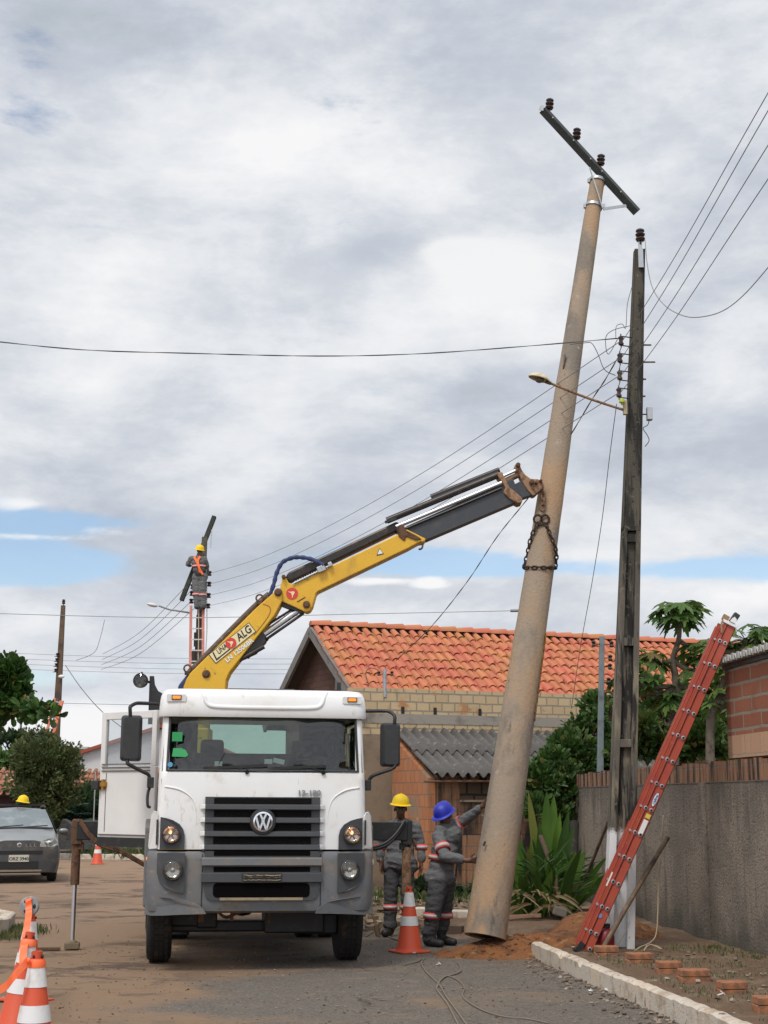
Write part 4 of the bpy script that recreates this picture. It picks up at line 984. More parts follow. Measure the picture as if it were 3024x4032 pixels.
# --- open side door
def door():
    w, h0, h1 = .88, 1.30, 2.63
    hx, hy = -1.075, .50; ang = R(180 - 47)      # swings outwards and forwards is not possible: rear edge out and back
    d = V((cos(ang), sin(ang) , 0)); nrm = V((-d.y, d.x, 0))
    def P(u, z, o=0.0): return V((hx, hy, z)) + d * u + nrm * o
    def slab(mb, u0, u1, z0, z1, o0, o1):
        mb.add([P(u0, z0, o0), P(u1, z0, o0), P(u1, z0, o1), P(u0, z0, o1), P(u0, z1, o0), P(u1, z1, o0), P(u1, z1, o1), P(u0, z1, o1)], [(3, 2, 1, 0), (4, 5, 6, 7), (0, 1, 5, 4), (1, 2, 6, 5), (2, 3, 7, 6), (3, 0, 4, 7)])
    mb = MB(); slab(mb, 0, w, h0, 2.04, 0, .05); dr = T('open_door', mb, MT['white_old'], bevel=.008)
    mb = MB(); slab(mb, 0, .07, 2.045, h1, 0, .05); slab(mb, w - .07, w, 2.045, h1, 0, .05); slab(mb, .072, w - .072, h1 - .08, h1, 0, .05); T('window_frame', mb, MT['white_old'], dr, bevel=.006)
    mb = MB(); slab(mb, .07, w - .07, 2.05, h1 - .08, .02, .026); T('door_window', mb, MT['doorwin'], dr)
    mb = MB()
    for z in (2.0, 2.035, 2.07): slab(mb, .075, w - .04, z - .006, z + .006, .052, .062)
    slab(mb, w - .115, w - .108, h0 + .06, 1.98, .052, .055); slab(mb, .02, w - .02, h0 + .02, h0 + .035, .052, .058)
    T('door_trim', mb, M('grey_rubber_trim', (.12, .11, .10), .8), dr)
    mb = MB(); slab(mb, w - .05, w + .055, 1.80, 1.90, .045, .12); bx = T('door_latch', mb, MT['blackp'], dr, bevel=.012)
    mb = MB(); slab(mb, w - .13, w - .052, 1.835, 1.88, .05, .09); slab(mb, w - .10, w - .07, 1.80, 1.91, .05, .085); T('latch_bracket', mb, M('ochre_latch', (.36, .18, .03), .6, .2), bx)
    mb = MB(); slab(mb, -.01, w, h0 - .095, h0 - .002, -.01, .05); T('door_sill', mb, MT['blackm'], dr)
door()
mb = MB(); mb.b2((1.062, .55, 2.02), (1.070, 1.5, 2.5)); T('side_window', mb, MT['wind'], cab)
# --- chassis, axle, wheels
mb = MB()
for s_ in (-1, 1): mb.b2((s_ * .42 - .04, .35, .62), (s_ * .42 + .04, 6.9, .86))
for y in (.45, 2.3, 3.4, 4.6, 6.8): mb.b2((-.42, y, .66), (.42, y + .08, .82))
T('chassis', mb, MT['blackm'])
mb = MB(); mb.b2((-.9, 1.14, .30), (.55, 1.26, .42)); mb.b2((-.62, 1.1, .34), (-.40, 1.3, .62)); mb.b2((.10, .9, .30), (.74, 1.5, .60)); mb.b2((.55, 1.0, .28), (.9, 1.3, .50)); mb.b2((-1.0, 1.1, .36), (-.6, 1.3, .52)); T('front_axle', mb, MT['blackm'], bevel=.02)
mb = MB(); mb.tube(smoothpath([(-.42, .5, .56), (-.33, .5, .50), (-.22, .5, .54), (-.1, .5, .57), (.1, .5, .6)], 4), .018, 6); mb.beam((-.27, .5, .58), (-.27, .5, .46), .035, .035); mb.beam((.12, .5, .6), (.12, .5, .44), .025, .025); mb.b2((-.62, .42, .46), (-.56, .5, .62)); T('tow_fitting', mb, MT['rust'])
mb = MB(); mb.b2((-.5, 3.9, .34), (.5, 4.1, .56)); mb.ell((0, 4.0, .45), (.22, .22, .2)); mb.b2((-1.0, 3.93, .40), (1.0, 4.07, .54)); T('rear_axle', mb, MT['blackm'])
def wheel(x, y, r=.485, w=.27, s_=1, dual=False):
    mb = MB(); prof = [(r * .55, -w / 2 + .02), (r * .80, -w / 2), (r * .93, -w / 2 + .01), (r * .985, -w / 2 + .04), (r, -w / 2 + .06), (r, w / 2 - .06), (r * .985, w / 2 - .04), (r * .93, w / 2 - .01), (r * .8, w / 2), (r * .55, w / 2 - .02)]
    mb.lathe([(a, b) for a, b in prof], (x, y, r - .004), 'X', 44)
    for gx in (-.075, -.025, .025, .075):     # raised tread ribs broken into blocks
        for k in range(44):
            t = 2 * pi * (k + (.5 if abs(gx) > .05 else 0)) / 44
            rot = Matrix.Rotation(-t, 3, 'X'); c = V((x + gx, y, r - .004)) + rot @ V((0, 0, r + .002)); mb.box(c, (.040, .056, .014), rot)
    t_ = T('wheel', mb, MT['rubber'], smooth=True, ang=35)
    mb = MB(); mb.lathe([(r * .56, -w / 2 + .03), (r * .5, -w / 2 + .07), (r * .2, -.02), (r * .18, -w / 2 + .02), (.001, -w / 2 + .02)] if s_ < 0 else [(.001, w / 2 - .02), (r * .18, w / 2 - .02), (r * .2, .02), (r * .5, w / 2 - .07), (r * .56, w / 2 - .03)], (x, y, r - .004), 'X', 28); T('rim', mb, MT['steel'], t_, smooth=True, ang=40)
wheel(-1.015, 1.2, s_=-1); wheel(1.015, 1.2, s_=1)
for s_ in (-1, 1): wheel(s_ * 1.08, 4.0, .485, .25, s_); wheel(s_ * .78, 4.0, .485, .25, s_)
# bottom shadowy clutter between the wheels
mb = MB(); mb.b2((-.35, 1.7, .5), (.35, 2.2, .9)); mb.b2((.5, 2.0, .45), (.95, 3.2, .9)); mb.cyl((-.75, 2.2, .7), (-.75, 3.1, .7), .24, n=16); T('fuel_tank', mb, MT['blackm'])
# flatbed
mb = MB(); mb.b2((-1.18, 3.1, 1.05), (1.18, 7.2, 1.18)); mb.b2((-.7, 2.1, .86), (.7, 3.4, 1.06)); bed = T('flatbed', mb, MT['blackm'], bevel=.01)
mb = MB(); mb.b2((-1.18, 3.1, 1.18), (-1.14, 7.2, 1.5)); mb.b2((1.14, 3.1, 1.18), (1.18, 7.2, 1.5)); T('side_board', mb, MT['blackm'], bed)
mb = MB(); mb.b2((-1.22, 3.2, .42), (-1.15, 3.3, 1.10)); mb.beam((-1.18, 2.9, .46), (-1.18, 2.9, 1.1), .05, .03); mb.beam((-1.18, 2.9, .46), (-1.18, 3.3, .46), .05, .03); T('side_ladder', mb, MT['rust'])
mb = MB(); mb.b2((-1.2, 3.42, .16), (-1.13, 3.45, .95)); mb.b2((-1.12, 2.5, .16), (-.7, 2.53, .24)); T('mud_flap', mb, MT['rubber'])

# ================================================================ CRANE
CY = 18.0
def cp(px, py, dy=0.0): return at(px, py, CY + dy)
def cpoly(pts, w, dy=0.0):
    return MB().prism([cp(x, y, dy - w / 2) for x, y in pts], (0, w, 0))
def TW(name, mb, mat, parent=None, **k): return mb.build(name, mat, parent or TR, world=True, **k)
# column on the chassis
mb = MB(); b = cp(800, 2830); mb.box((b.x - .12, CY + .05, 1.75), (.42, .44, 1.6)); mb.box((b.x - .0, CY + .05, 1.05), (1.1, .7, .28)); mb.cyl((b.x - .12, CY + .05, 2.2), (b.x - .12, CY + .05, 2.75), .2, n=20)
column = TW('crane_column', mb, MT['yellow'], bevel=.02)
lower = [(722, 2830), (722, 2705), (733, 2676), (748, 2651), (1012, 2390), (1075, 2335), (1095, 2315), (1112, 2335), (1109, 2368), (1102, 2383), (1079, 2425), (1022, 2495), (994, 2531), (903, 2647), (890, 2676), (887, 2707), (890, 2830)]
boom1 = TW('inner_boom', cpoly(lower, .30), MT['yellow'], bevel=.012)
mb = cpoly([(700, 2700), (716, 2680), (735, 2655), (748, 2662), (740, 2700), (735, 2740), (700, 2740)], .22); TW('hose_bundle', mb, MT['hose'], boom1, bevel=.03)
mb = MB(); pts = smoothpath([cp(738, 2655, -.06), cp(880, 2510, -.06), cp(1000, 2390, -.06), cp(1060, 2338, -.06)], 4); mb.tube(pts, .035, 8); pts = [p + V((.02, .12, .02)) for p in pts]; mb.tube(pts, .03, 8); TW('hose_guard', mb, M('greasy_brown_pipe', (.10, .07, .05), .7, .2, [((.2, .17, .14), 20, .5, .7)]), boom1, smooth=True)
# hoisting eyes
for px, py in ((738, 2632), (1022, 2355)):
    mb = MB(); c = cp(px, py, -.1); mb.tube([c + V((.042 * cos(t), 0, .042 * sin(t))) for t in [2 * pi * k / 16 for k in range(17)]], .011, 6); mb.box(c + V((.0, 0, -.06)), (.06, .05, .04)); TW('hoisting_eye', mb, MT['rust'], boom1, smooth=True, ang=40)
outer = [(1095, 2340), (1103, 2312), (1112, 2274), (1125, 2271), (1136, 2293), (1150, 2302), (1576, 2098), (1600, 2083), (1677, 2121), (1672, 2132), (1648, 2136), (1605, 2160), (1252, 2329), (1244, 2337), (1230, 2387), (1220, 2404), (1206, 2410), (1193, 2405), (1109, 2367)]
boom2 = TW('outer_boom', cpoly(outer, .26, .02), MT['yellow'], bevel=.012)
mb = cpoly([(1109, 2368), (1193, 2405), (1190, 2415), (1105, 2382)], .2, .02); TW('underside_plate', mb, MT['ink'], boom2)
# thin dark strips along the lower flange
mb = MB(); mb.beam(cp(1252, 2331, -.12), cp(1605, 2162, -.12), .012, .012); mb.beam(cp(1252, 2333, .14), cp(1605, 2164, .14), .02, .02); TW('lower_flange', mb, MT['rust'], boom2)
mb = cpoly([(1560, 2080), (1576, 2062), (1590, 2068), (1600, 2088), (1640, 2108), (1660, 2122), (1640, 2128), (1600, 2112), (1592, 2130), (1570, 2112)], .30, .02); TW('boom_end_collar', mb, MT['rust'], boom2, bevel=.01)
mb = MB(); mb.tube(smoothpath([cp(1655, 2132, -.1), cp(1664, 2146, -.1), cp(1660, 2160, -.1), cp(1648, 2163, -.1)], 4), .013, 6); TW('small_hook', mb, MT['rust'], boom2, smooth=True)
# pins
def pin(px, py, par, r=.045, w=.36, dy=0):
    mb = MB(); c = cp(px, py, dy); mb.lathe([(r * .6, -w / 2 - .02), (r * .62, -w / 2 - .01), (r, -w / 2), (r, w / 2)], c, 'Y', 6 if r < .03 else 12); TW('pin', mb, MT['rust'], par)
pin(1099, 2339, boom1, .05, .34); pin(818, 2658, boom1, .05, .33); pin(1209, 2386, boom2, .045, .30); pin(1120, 2278, boom2, .028, .32)
# rings scratched on / weld seams
mb = MB(); mb.tube(smoothpath([cp(1036, 2378, -.152), cp(1060, 2388, -.152), cp(1064, 2410, -.152), cp(1040, 2450, -.152), cp(1000, 2500, -.152)], 4), .006, 5)
TW('weld_seam', mb, M('dirty_yellow_weld', (.33, .18, .03), .7), boom1)
mb = MB(); mb.tube([cp(1170, 2370, -.112), cp(1202, 2351, -.112)], .007, 5); TW('weld_seam', mb, M('dark_weld', (.12, .06, .02), .7), boom2)
# decals on the inner boom
dx = (cp(997, 2452, 0) - cp(831, 2584, 0)).normalized()       # along the plate
ex = dx; ey = V((0, -1, 0)).cross(ex) * -1
ey = ex.cross(V((0, 1, 0)));
if ey.z < 0: ey = -ey
o = cp(915, 2532, -.15) + V((0, -.004, 0)); L, Hh = .62, .145
def flat(mb, c, hx, hy, th=.003, sh=0):
    a = [c + ex * (x * hx) + ey * (y * hy) for x, y in ((-1, -1), (1, -1), (1, 1), (-1, 1))]; mb.prism(a, (0, -th, 0))
mb = MB(); flat(mb, o, L / 2, Hh / 2); dc = TW('name_decal', mb, MT['ink'], boom1)
mb = MB(); flat(mb, o + V((0, -.002, 0)), L / 2 - .008, Hh / 2 - .008); TW('decal_field', mb, MT['cream'], dc)
mb = MB(); up = V((0, -.006, 0))
puttext(mb, 'L', .15, o + up - ex * .258 - ey * .002, ex, ey, .002, shear=.25, bold=.003, sx=.8); puttext(mb, 'UNA', .090, o + up - ex * .145 + ey * .020, ex, ey, .002, spacing=1.02, shear=.2, bold=.0015, sx=.72)
flat(mb, o + V((0, -.004, 0)) - ex * .150 - ey * .040, .085, .008); TW('decal_letters', mb, MT['ink'], dc); mb = MB()
puttext(mb, 'ALG', .135, o + up + ex * .178 + ey * .002, ex, ey, .002, spacing=1.05, shear=.2, bold=.003, sx=.78); TW('decal_letters', mb, MT['ink'], dc)
def badge(c, r, par):
    mb = MB(); mb.lathe([(r, 0), (r, -.005), (.001, -.005)], c, 'Y', 28); rd = TW('round_badge', mb, MT['red'], par)
    mb = MB(); sh = [(-.85, .38), (-.2, .30), (.15, .42), (.5, .28), (.42, -.05), (.2, -.35), (.12, -.78), (.0, -.80), (-.02, -.35), (-.15, -.02), (-.28, .12), (-.6, .22)]
    mb.prism([c + V((x * r * .92, -.006, z * r * .92)) for x, z in sh], (0, -.003, 0)); TW('badge_figure', mb, MT['cream'], rd)
badge(o + V((0, -.008, 0)) - ex * .015 + ey * .008, .066, boom1)
mb = MB(); puttext(mb, 'LN 12506BR', .075, o - ey * .125 + ex * .01 + V((0, -.004, 0)), ex, ey, .0015, bold=.002, sx=1.05); TW('model_lettering', mb, MT['paper'], boom1)
badge(cp(1150, 2337, -.11) + V((0, -.003, 0)), .072, boom2)
mb = MB(); c = cp(1497, 2172, -.11) + V((0, -.003, 0)); mb.prism([c + V((x, 0, z)) for x, z in ((-.045, -.05), (.045, -.03), (-.01, .045))], (0, -.003, 0)); wd = TW('warning_decal', mb, MT['ink'], boom2)
mb = MB(); mb.prism([c + V((x * .75 + .0, -.004, z * .75)) for x, z in ((-.045, -.05), (.045, -.03), (-.01, .045))], (0, -.002, 0)); TW('decal_field', mb, MT['paper'], wd)
# cylinders above the outer boom
def cc(name, a, b, r, mat, par, dy=0, n=14, r1=None): return TW(name, MB().cyl(cp(*a, dy), cp(*b, dy), r, r1, n), mat, par, smooth=True, ang=40)
mb = cpoly([(1124, 2282), (1127, 2262), (1140, 2250), (1562, 2052), (1582, 2066), (1586, 2080), (1150, 2290), (1134, 2288)], .20, .03); TW('cylinder_cover', mb, MT['hydr'], boom2, bevel=.03)
mb = MB(); random.seed(8)
for f in [k / 14 for k in range(15)]:
    p = cp(1165 + 130 * f, 2292 - 62 * f, -.12); mb.box(p, (.035, .03, .025), Matrix.Rotation(.45, 3, 'Y'))
mb.cyl(cp(1150, 2300, -.13), cp(1310, 2222, -.13), .012, n=6); mb.box(cp(1265, 2240, -.15), (.10, .06, .07), Matrix.Rotation(-.4, 3, 'Y')); mb.box(cp(1300, 2222, -.15), (.05, .05, .05), Matrix.Rotation(-.4, 3, 'Y')); TW('hydraulic_fitting', mb, MT['steel'], boom2, bevel=.004)
mb = MB(); mb.tube(smoothpath([cp(1062, 2345, -.1), cp(1078, 2300, -.1), cp(1090, 2255, -.08), cp(1112, 2215, -.08), cp(1150, 2197, -.08), cp(1190, 2195, -.1), cp(1235, 2205, -.14), cp(1275, 2226, -.16)], 6), [.026 + .004 * sin(i * 1.7) for i in range(43)], 8); TW('blue_hose', mb, MT['hose'], boom2, smooth=True)
# lift cylinder at the elbow
mb = MB(); mb.cyl(cp(1180, 2400, -.02), cp(1040, 2497, -.02), .040, n=16); ck = TW('cylinder_rod', mb, MT['rod'], boom1, smooth=True, ang=50)
mb = MB(); mb.cyl(cp(1160, 2393, -.02), cp(1024, 2480, -.02), .015, n=8); mb.cyl(cp(1196, 2414, -.02), cp(1050, 2516, -.02), .018, n=8); TW('guard_tube', mb, MT['blackm'], ck)
mb = MB(); mb.cyl(cp(1040, 2500, 0), cp(960, 2575, 0), .085, n=16); mb.prism([cp(x, y, -.1) for x, y in ((1030, 2485), (1043, 2498), (1045, 2525), (1005, 2570), (945, 2598), (895, 2650), (905, 2640), (985, 2535))], (0, .2, 0)); mb.cyl(cp(1040, 2545, -.1), cp(960, 2590, -.1), .03, n=10); TW('cylinder_barrel', mb, MT['hydr'], boom1, bevel=.006)
# telescopic sections
ext1 = TW('boom_extension', cpoly([(1560, 2100), (1604, 2070), (2020, 1884), (2054, 1968), (1677, 2127), (1640, 2120)], .20, .02), MT['boomgrey'], bevel=.008)
ext2 = TW('boom_extension', cpoly([(1990, 1925), (2075, 1880), (2109, 1944), (2059, 1961), (2005, 1982)], .16, .02), MT['boomgrey'], bevel=.008)
mb = cpoly([(1958, 1870), (1966, 1858), (1978, 1858), (1988, 1880), (2006, 1918), (2040, 1945), (2058, 1962), (2056, 1978), (2040, 1982), (2006, 1962), (1982, 1938), (1990, 1920), (1975, 1895)], .27, .02); TW('end_bracket', mb, MT['rustlight'], ext1, bevel=.012)
tip = TW('boom_tip', cpoly([(2027, 1830), (2036, 1824), (2046, 1828), (2056, 1852), (2069, 1869), (2089, 1884), (2118, 1886), (2134, 1893), (2139, 1910), (2136, 1925), (2121, 1936), (2109, 1948), (2098, 1952), (2074, 1926), (2054, 1890), (2040, 1858), (2028, 1846)], .20, .02), MT['rustlight'], bevel=.012)
pin(2090, 1905, tip, .03, .24); pin(2108, 1908, tip, .02, .24); pin(2126, 1900, tip, .02, .24); pin(2037, 1838, tip, .03, .24)
tel = cc('extension_cylinder', (1523, 2050), (1966, 1868), .042, MT['hydr'], ext1, -.06); cc('extension_cylinder', (1697, 1957), (1966, 1850), .034, MT['hydr'], ext1, .08)
mb = MB(); mb.beam(cp(1700, 1962, .02), cp(1962, 1856, .02), .03, .05); TW('cylinder_bracket', mb, MT['blackm'], ext1); mb = MB(); mb.beam(cp(1516, 2057, -.12), cp(1560, 2040, -.12), .04, .03); TW('cylinder_bracket', mb, MT['blackm'], ext1)
cc('cylinder_rod', (1560, 2074), (1975, 1901), .026, MT['rod'], ext1, -.10); cc('cylinder_rod', (1975, 1878), (2032, 1852), .020, MT['rod'], ext2, -.04); cc('extension_cylinder', (1972, 1902), (2045, 1868), .036, MT['rustlight'], ext2, .0)
mb = MB(); mb.cyl(cp(1600, 2080, -.1), cp(1975, 1922, -.1), .014, n=8); TW('guard_tube', mb, MT['blackm'], ext1)
# --- outriggers (truck frame)
def outr(s_, reach, top, legtop, rusty, chrome_to, yo=2.62):
    mb = MB(); mb.b2((min(s_ * 1.0, s_ * reach), yo - .09, 1.23), (max(s_ * 1.0, s_ * reach), yo + .09, 1.45)); ob = T('outrigger_beam', mb, MT['blackm'], bevel=.01)
    x = s_ * (reach + .0)
    mb = MB(); mb.cyl((x, yo, .72), (x, yo, 1.47), .052, n=16); mb.b2((x - .06, yo - .075, 1.18), (x + .06, yo + .075, 1.46)); mb.b2((x - .035 - .05 * s_, yo - .05, 1.12), (x + .035 - .05 * s_, yo + .05, 1.2))
    lg = T('outrigger_leg', mb, MT['rust'] if rusty else MT['blackm'], bevel=.006, smooth=True, ang=40)
    if not rusty:
        mb = MB(); mb.cyl((x, yo - .004, .60), (x, yo - .004, 1.15), .056, n=16); T('rusty_sleeve', mb, MT['rustlight'], lg, smooth=True, ang=40)
    mb = MB(); mb.cyl((x, yo, .08), (x, yo, .74), .026, n=14); T('chrome_rod', mb, MT['rod'], lg, smooth=True, ang=40)
    mb = MB(); mb.lathe([(.03, .10), (.06, .08), (.07, .06)], (x, yo, 0), 'Z', 16); mb.b2((x - .085, yo - .085, .0), (x + .085, yo + .085, .07)); T('foot_plate', mb, M('clay_block', (.17, .13, .08), .95, 0, [((.09, .06, .04), 9, .5, .7)], (40, .6)), lg, bevel=.008)
    for k in range(2):
        mb = MB(); mb.tube(smoothpath([(x - s_ * .04, yo - .1, 1.46 - k * .03), (x - s_ * .14, yo - .13, 1.32 - k * .03), (x - s_ * .28, yo - .14, 1.20 - k * .03), (x - s_ * .5, yo - .12, 1.12 - k * .02), (x - s_ * .72, yo - .08, 1.0 - k * .02), (s_ * 1.08, yo + .0, .86)], 5), .020, 7); T('hydraulic_hose', mb, MT['rust'] if rusty else MT['blackm'], lg, smooth=True)
outr(-1, 2.02, 0, 0, True, 0); outr(1, 1.90, 0, 0, False, 0)
mb = MB(); mb.b2((-2.42, 2.5, -.002), (-2.15, 2.62, .02)); T('loose_plate', mb, MT['rust'])
# ================================================================ POLES
CONC = M('aged_concrete_pole', (.290, .225, .165), .93, 0, [((.37, .235, .135), 1.0, .42, .62, (1, 1, .4)), ((.195, .165, .135), 3.0, .48, .66, (1, 1, .35)), ((.36, .30, .24), 8, .60, .74), ((.16, .135, .11), 26, .62, .74), ((.10, .085, .07), 4.5, .62, .72, (1, 1, .35)), ((.15, .125, .10), 1.6, .58, .72, (1, 1, .6))], (30, .8, .012))
INS = M('brown_glazed_insulator', (.030, .016, .014), .2, 0, [((.10, .05, .04), 9, .5, .8)])
WOOD = M('dark_green_grey_crossarm', (.040, .048, .045), .8, 0, [((.075, .082, .078), 9, .5, .8, (1, 1, 4)), ((.02, .022, .02), 5, .5, .8)], (60, .4, .004))
def insulator(mb, p, up, k=1.0):
    up = V(up).normalized(); rot = V((0, 0, 1)).rotation_difference(up).to_matrix()
    prof = [(.018, 0), (.018, .05), (.055, .055), (.070, .085), (.055, .115), (.040, .12), (.066, .135), (.070, .155), (.046, .17), (.045, .185), (.062, .195), (.062, .215), (.035, .235), (.001, .24)]
    mb.lathe([(r * k, h * k) for r, h in prof], p, 'Z', 16, mat=rot)
def big_pole():
    B = at(1910, 3690, 17.1); Tp = at(2352, 712, 19.2); ax = (Tp - B).normalized(); L = (Tp - B).length
    r = root('concrete_utility_pole', tuple(B), 'tall round concrete pole tilted right, hanging from the crane chain with a crossarm on top', 'utility pole')
    rb, rt = .236, .101; mb = MB(); n = 40; a, b = frame(ax); vs = []; fs = []; K = 46
    for i in range(K + 1):
        f = i / K; c = B + ax * (L * f); rad = rb + (rt - rb) * f
        for k in range(n):
            t = 2 * pi * k / n; d = a * cos(t) + b * sin(t); q = c + d * rad
            wob = mn.noise(q * 5) * .004 + mn.noise(q * 1.2) * .004
            vs.append(q + d * wob)
    for i in range(K):
        for k in range(n): k2 = (k + 1) % n; fs.append((i * n + k, i * n + k2, (i + 1) * n + k2, (i + 1) * n + k))
    # hollow foot
    o = len(vs)
    for k in range(n):
        t = 2 * pi * k / n; d = a * cos(t) + b * sin(t); vs.append(B + d * (rb - .05))
    for k in range(n):
        t = 2 * pi * k / n; d = a * cos(t) + b * sin(t); vs.append(B + ax * 1.2 + d * (rb - .07))
    for k in range(n): k2 = (k + 1) % n; fs.append((k2, k, o + k, o + k2)); fs.append((o + k2, o + k, o + n + k, o + n + k2))
    fs.append(tuple(o + n + k for k in range(n))); fs.append(tuple(K * n + k for k in range(n)))
    mb.add(vs, fs); sh = mb.build('shaft', CONC, r, world=True, smooth=True, ang=50)
    mb = MB()
    for k in range(n): pass
    c0 = B + ax * .012; mb.lathe([(rb - .052, .0), (rb - .054, .03)], c0, 'Z', 32, mat=V((0, 0, 1)).rotation_difference(ax).to_matrix()); mb.build('hollow_end', MT['ink'], r, world=True)
    def P(f, off=0., side=V((0, -1, 0))): return B + ax * (L * f) + side * off
    def fp(py):
        lo, hi = 0., 1.
        for _ in range(30):
            m_ = (lo + hi) / 2; q = B + ax * (L * m_); c, s_ = cos(TH), sin(TH); dz = q.z - CH; v = 2016 - F * (-q.y * s_ + dz * c) / (q.y * c + dz * s_)
            if v > py: lo = m_
            else: hi = m_
        return lo
    # cracks / holes / numbers
    mb = MB()
    for px, py, h in ((2222, 1430, .16), (1905, 3322, .05)):
        # find the point on the shaft front
        f = fp(py); q = P(f); rad = rb + (rt - rb) * f; d = ray(px, py); q2 = at(px, py, q.y - rad * .95); mb.beam(q2 - ax * h / 2 + V((.0, 0, 0)), q2 + ax * h / 2 + V((.012, 0, 0)), .018, .02)
    mb.build('stain_gouge', M('dark_gouge', (.05, .045, .04), .95), r, world=True)
    mb = MB(); f = fp(2830); q = P(f)
    for k in range(30):
        rad = rb + (rt - rb) * (f + k * .0035); t = R(-8 + random.uniform(-3, 3)); c = P(f + k * .0035); rr_ = .012 + .03 * abs(sin(k * .37 + 1)); 
        mb.ell(c + V((cos(t) * rad, sin(t) * rad * .8 - .03, 0)), (.010, rr_, .035), None, 6)
    mb.build('ochre_moss', M('ochre_moss', (.22, .10, .02), .95, 0, [((.08, .05, .02), 20, .5, .7)]), r, world=True)
    # crossarm
    e0 = at(2137, 432, 18.95); e1 = at(2508, 836, 19.25); mb = MB(); mb.beam(e0, e1, .11, .10, V((0, -.55, .8)))
    ca = mb.build('crossarm', WOOD, r, world=True, bevel=.006)
    cdv = (e1 - e0).normalized()
    mb = MB(); up0 = (V((0, 0, 1)) - cdv * cdv.z); up0 = V((.10, -.05, 1)).normalized()
    for px, py in ((2158, 428), (2265, 548), (2360, 652)):
        f = (px - 2137) / (2508 - 2137); p = e0.lerp(e1, f) ; p = p + V((.012, 0, .045)); i_ = MB(); insulator(i_, p, up0, .86); i_.build('insulator', INS, r, world=True, smooth=True, ang=50)
    mb = MB(); mb.box(e0 + V((-.018, -.055, .0)), (.06, .012, .075), Matrix.Rotation(R(20), 3, 'Y')); mb.build('number_tag', MT['steel'], r, world=True)
    # clamps, brace
    def band(px, py, rad, name='clamp'):
        f = fp(py); c = P(f); mb = MB(); rot = V((0, 0, 1)).rotation_difference(ax).to_matrix()
        mb.lathe([(rad, -.022), (rad + .008, -.02), (rad + .008, .02), (rad, .022)], c, 'Z', 28, mat=rot, capends=False)
        mb.box(c + V((.0 + rad + .015, -.03, 0)), (.05, .05, .05)); mb.box(c + V((-rad - .01, -.03, 0)), (.03, .05, .05)); mb.build(name, MT['steel'], r, world=True, smooth=True, ang=40); return c
    c1 = band(2345, 815, .115); c2 = band(2356, 715, .112)
    mb = MB(); mb.beam(at(2375, 823, 19.0), at(2465, 810, 19.15), .012, .04); mb.beam(at(2372, 820, 19.0), at(2322, 660, 19.0), .035, .012); mb.build('brace', MT['steel'], r, world=True)
    mb = MB()
    for f in (.1, .32, .50, .62, .82): 
        p = e0.lerp(e1, f); mb.cyl(p + V((0, -.08, 0)), p + V((0, .08, 0)), .010, n=6)
    mb.build('bolt', MT['steel'], r, world=True)
    return B, ax, L, rb, rt, fp
PB, PAX, PL, PRB, PRT, PFP = big_pole()

def link(mb, p0, p1, twist, w=.036, t=.0085):
    p0 = V(p0); p1 = V(p1); d = (p1 - p0); L = d.length; d.normalize(); a, b = frame(d, V((0, -1, 0)))
    s = a * cos(twist) + b * sin(twist); pts = []
    hl = L / 2 + t * .6 - w / 2; c = (p0 + p1) / 2
    for k in range(13):
        th = 2 * pi * k / 12; x = cos(th) * w / 2; y = sin(th) * w / 2 + (hl if sin(th) > 0.01 else (-hl if sin(th) < -.01 else 0)); pts.append(c + s * x + d * y)
    mb.tube(pts, t, 6, caps=False)
def chainpath(mb, pts, pitch=.058, w=.042, t=.0095):
    P = smoothpath(pts, 8); acc = [P[0]]; 
    for q in P[1:]:
        while (q - acc[-1]).length >= pitch: acc.append(acc[-1] + (q - acc[-1]).normalized() * pitch)
    for i in range(len(acc) - 1): link(mb, acc[i], acc[i + 1], (i % 2) * pi / 2 + .3, w, t)
CH_M = M('rusty_chain', (.05, .032, .024), .8, .4, [((.13, .07, .04), 30, .5, .8)])
def chain():
    r = root('chain_sling', tuple(cp(2135, 2200)), 'dark rusty chain sling hanging from the crane tip and looped around the concrete pole', 'chain')
    def onpole(py, ang):   # point on the pole surface
        f = PFP(py); c = PB + PAX * (PL * f); rad = PRB + (PRT - PRB) * f + .018
        return c + V((sin(ang) * rad, -cos(ang) * rad, 0))
    mb = MB(); chainpath(mb, [cp(2128, 1900), cp(2136, 1935, -.02), cp(2140, 1975, -.04), cp(2133, 2010, -.05), cp(2140, 2030, -.05)], .075, .05, .012)
    mb.build('hanging_links', M('light_rust_chain', (.22, .12, .07), .85, .2, [((.08, .04, .03), 25, .5, .7)]), r, world=True, smooth=True, ang=180)
    mb = MB(); c = cp(2132, 2045, -.05)
    for s_ in (-1, 1): mb.tube([c + V((s_ * .045 + .05 * cos(t), 0, .055 * sin(t))) for t in [2 * pi * k / 16 for k in range(17)]], .014, 6, caps=False)
    mb.box(c + V((0, 0, -.055)), (.09, .04, .04)); mb.build('shackle', CH_M, r, world=True, smooth=True, ang=60)
    y = CY
    mb = MB()
    chainpath(mb, [cp(2118, 2058, -.04), cp(2102, 2090, -.05), cp(2090, 2120, -.03), cp(2081, 2155, 0), cp(2077, 2185, .06), onpole(2215, R(-92)), onpole(2240, R(-85))])
    chainpath(mb, [cp(2148, 2060, -.04), cp(2160, 2090, -.10), cp(2172, 2120, -.12), cp(2186, 2155, -.12), cp(2192, 2190, -.06), cp(2188, 2222, .02), onpole(2242, R(75))])
    chainpath(mb, [onpole(2243 - 10 * cos(R(a)) * -1 - 8, R(a)) for a in range(-100, 101, 20)] )
    chainpath(mb, [onpole(2232, R(a)) for a in range(100, 261, 20)])
    mb.build('chain_links', CH_M, r, world=True, smooth=True, ang=180)
chain()

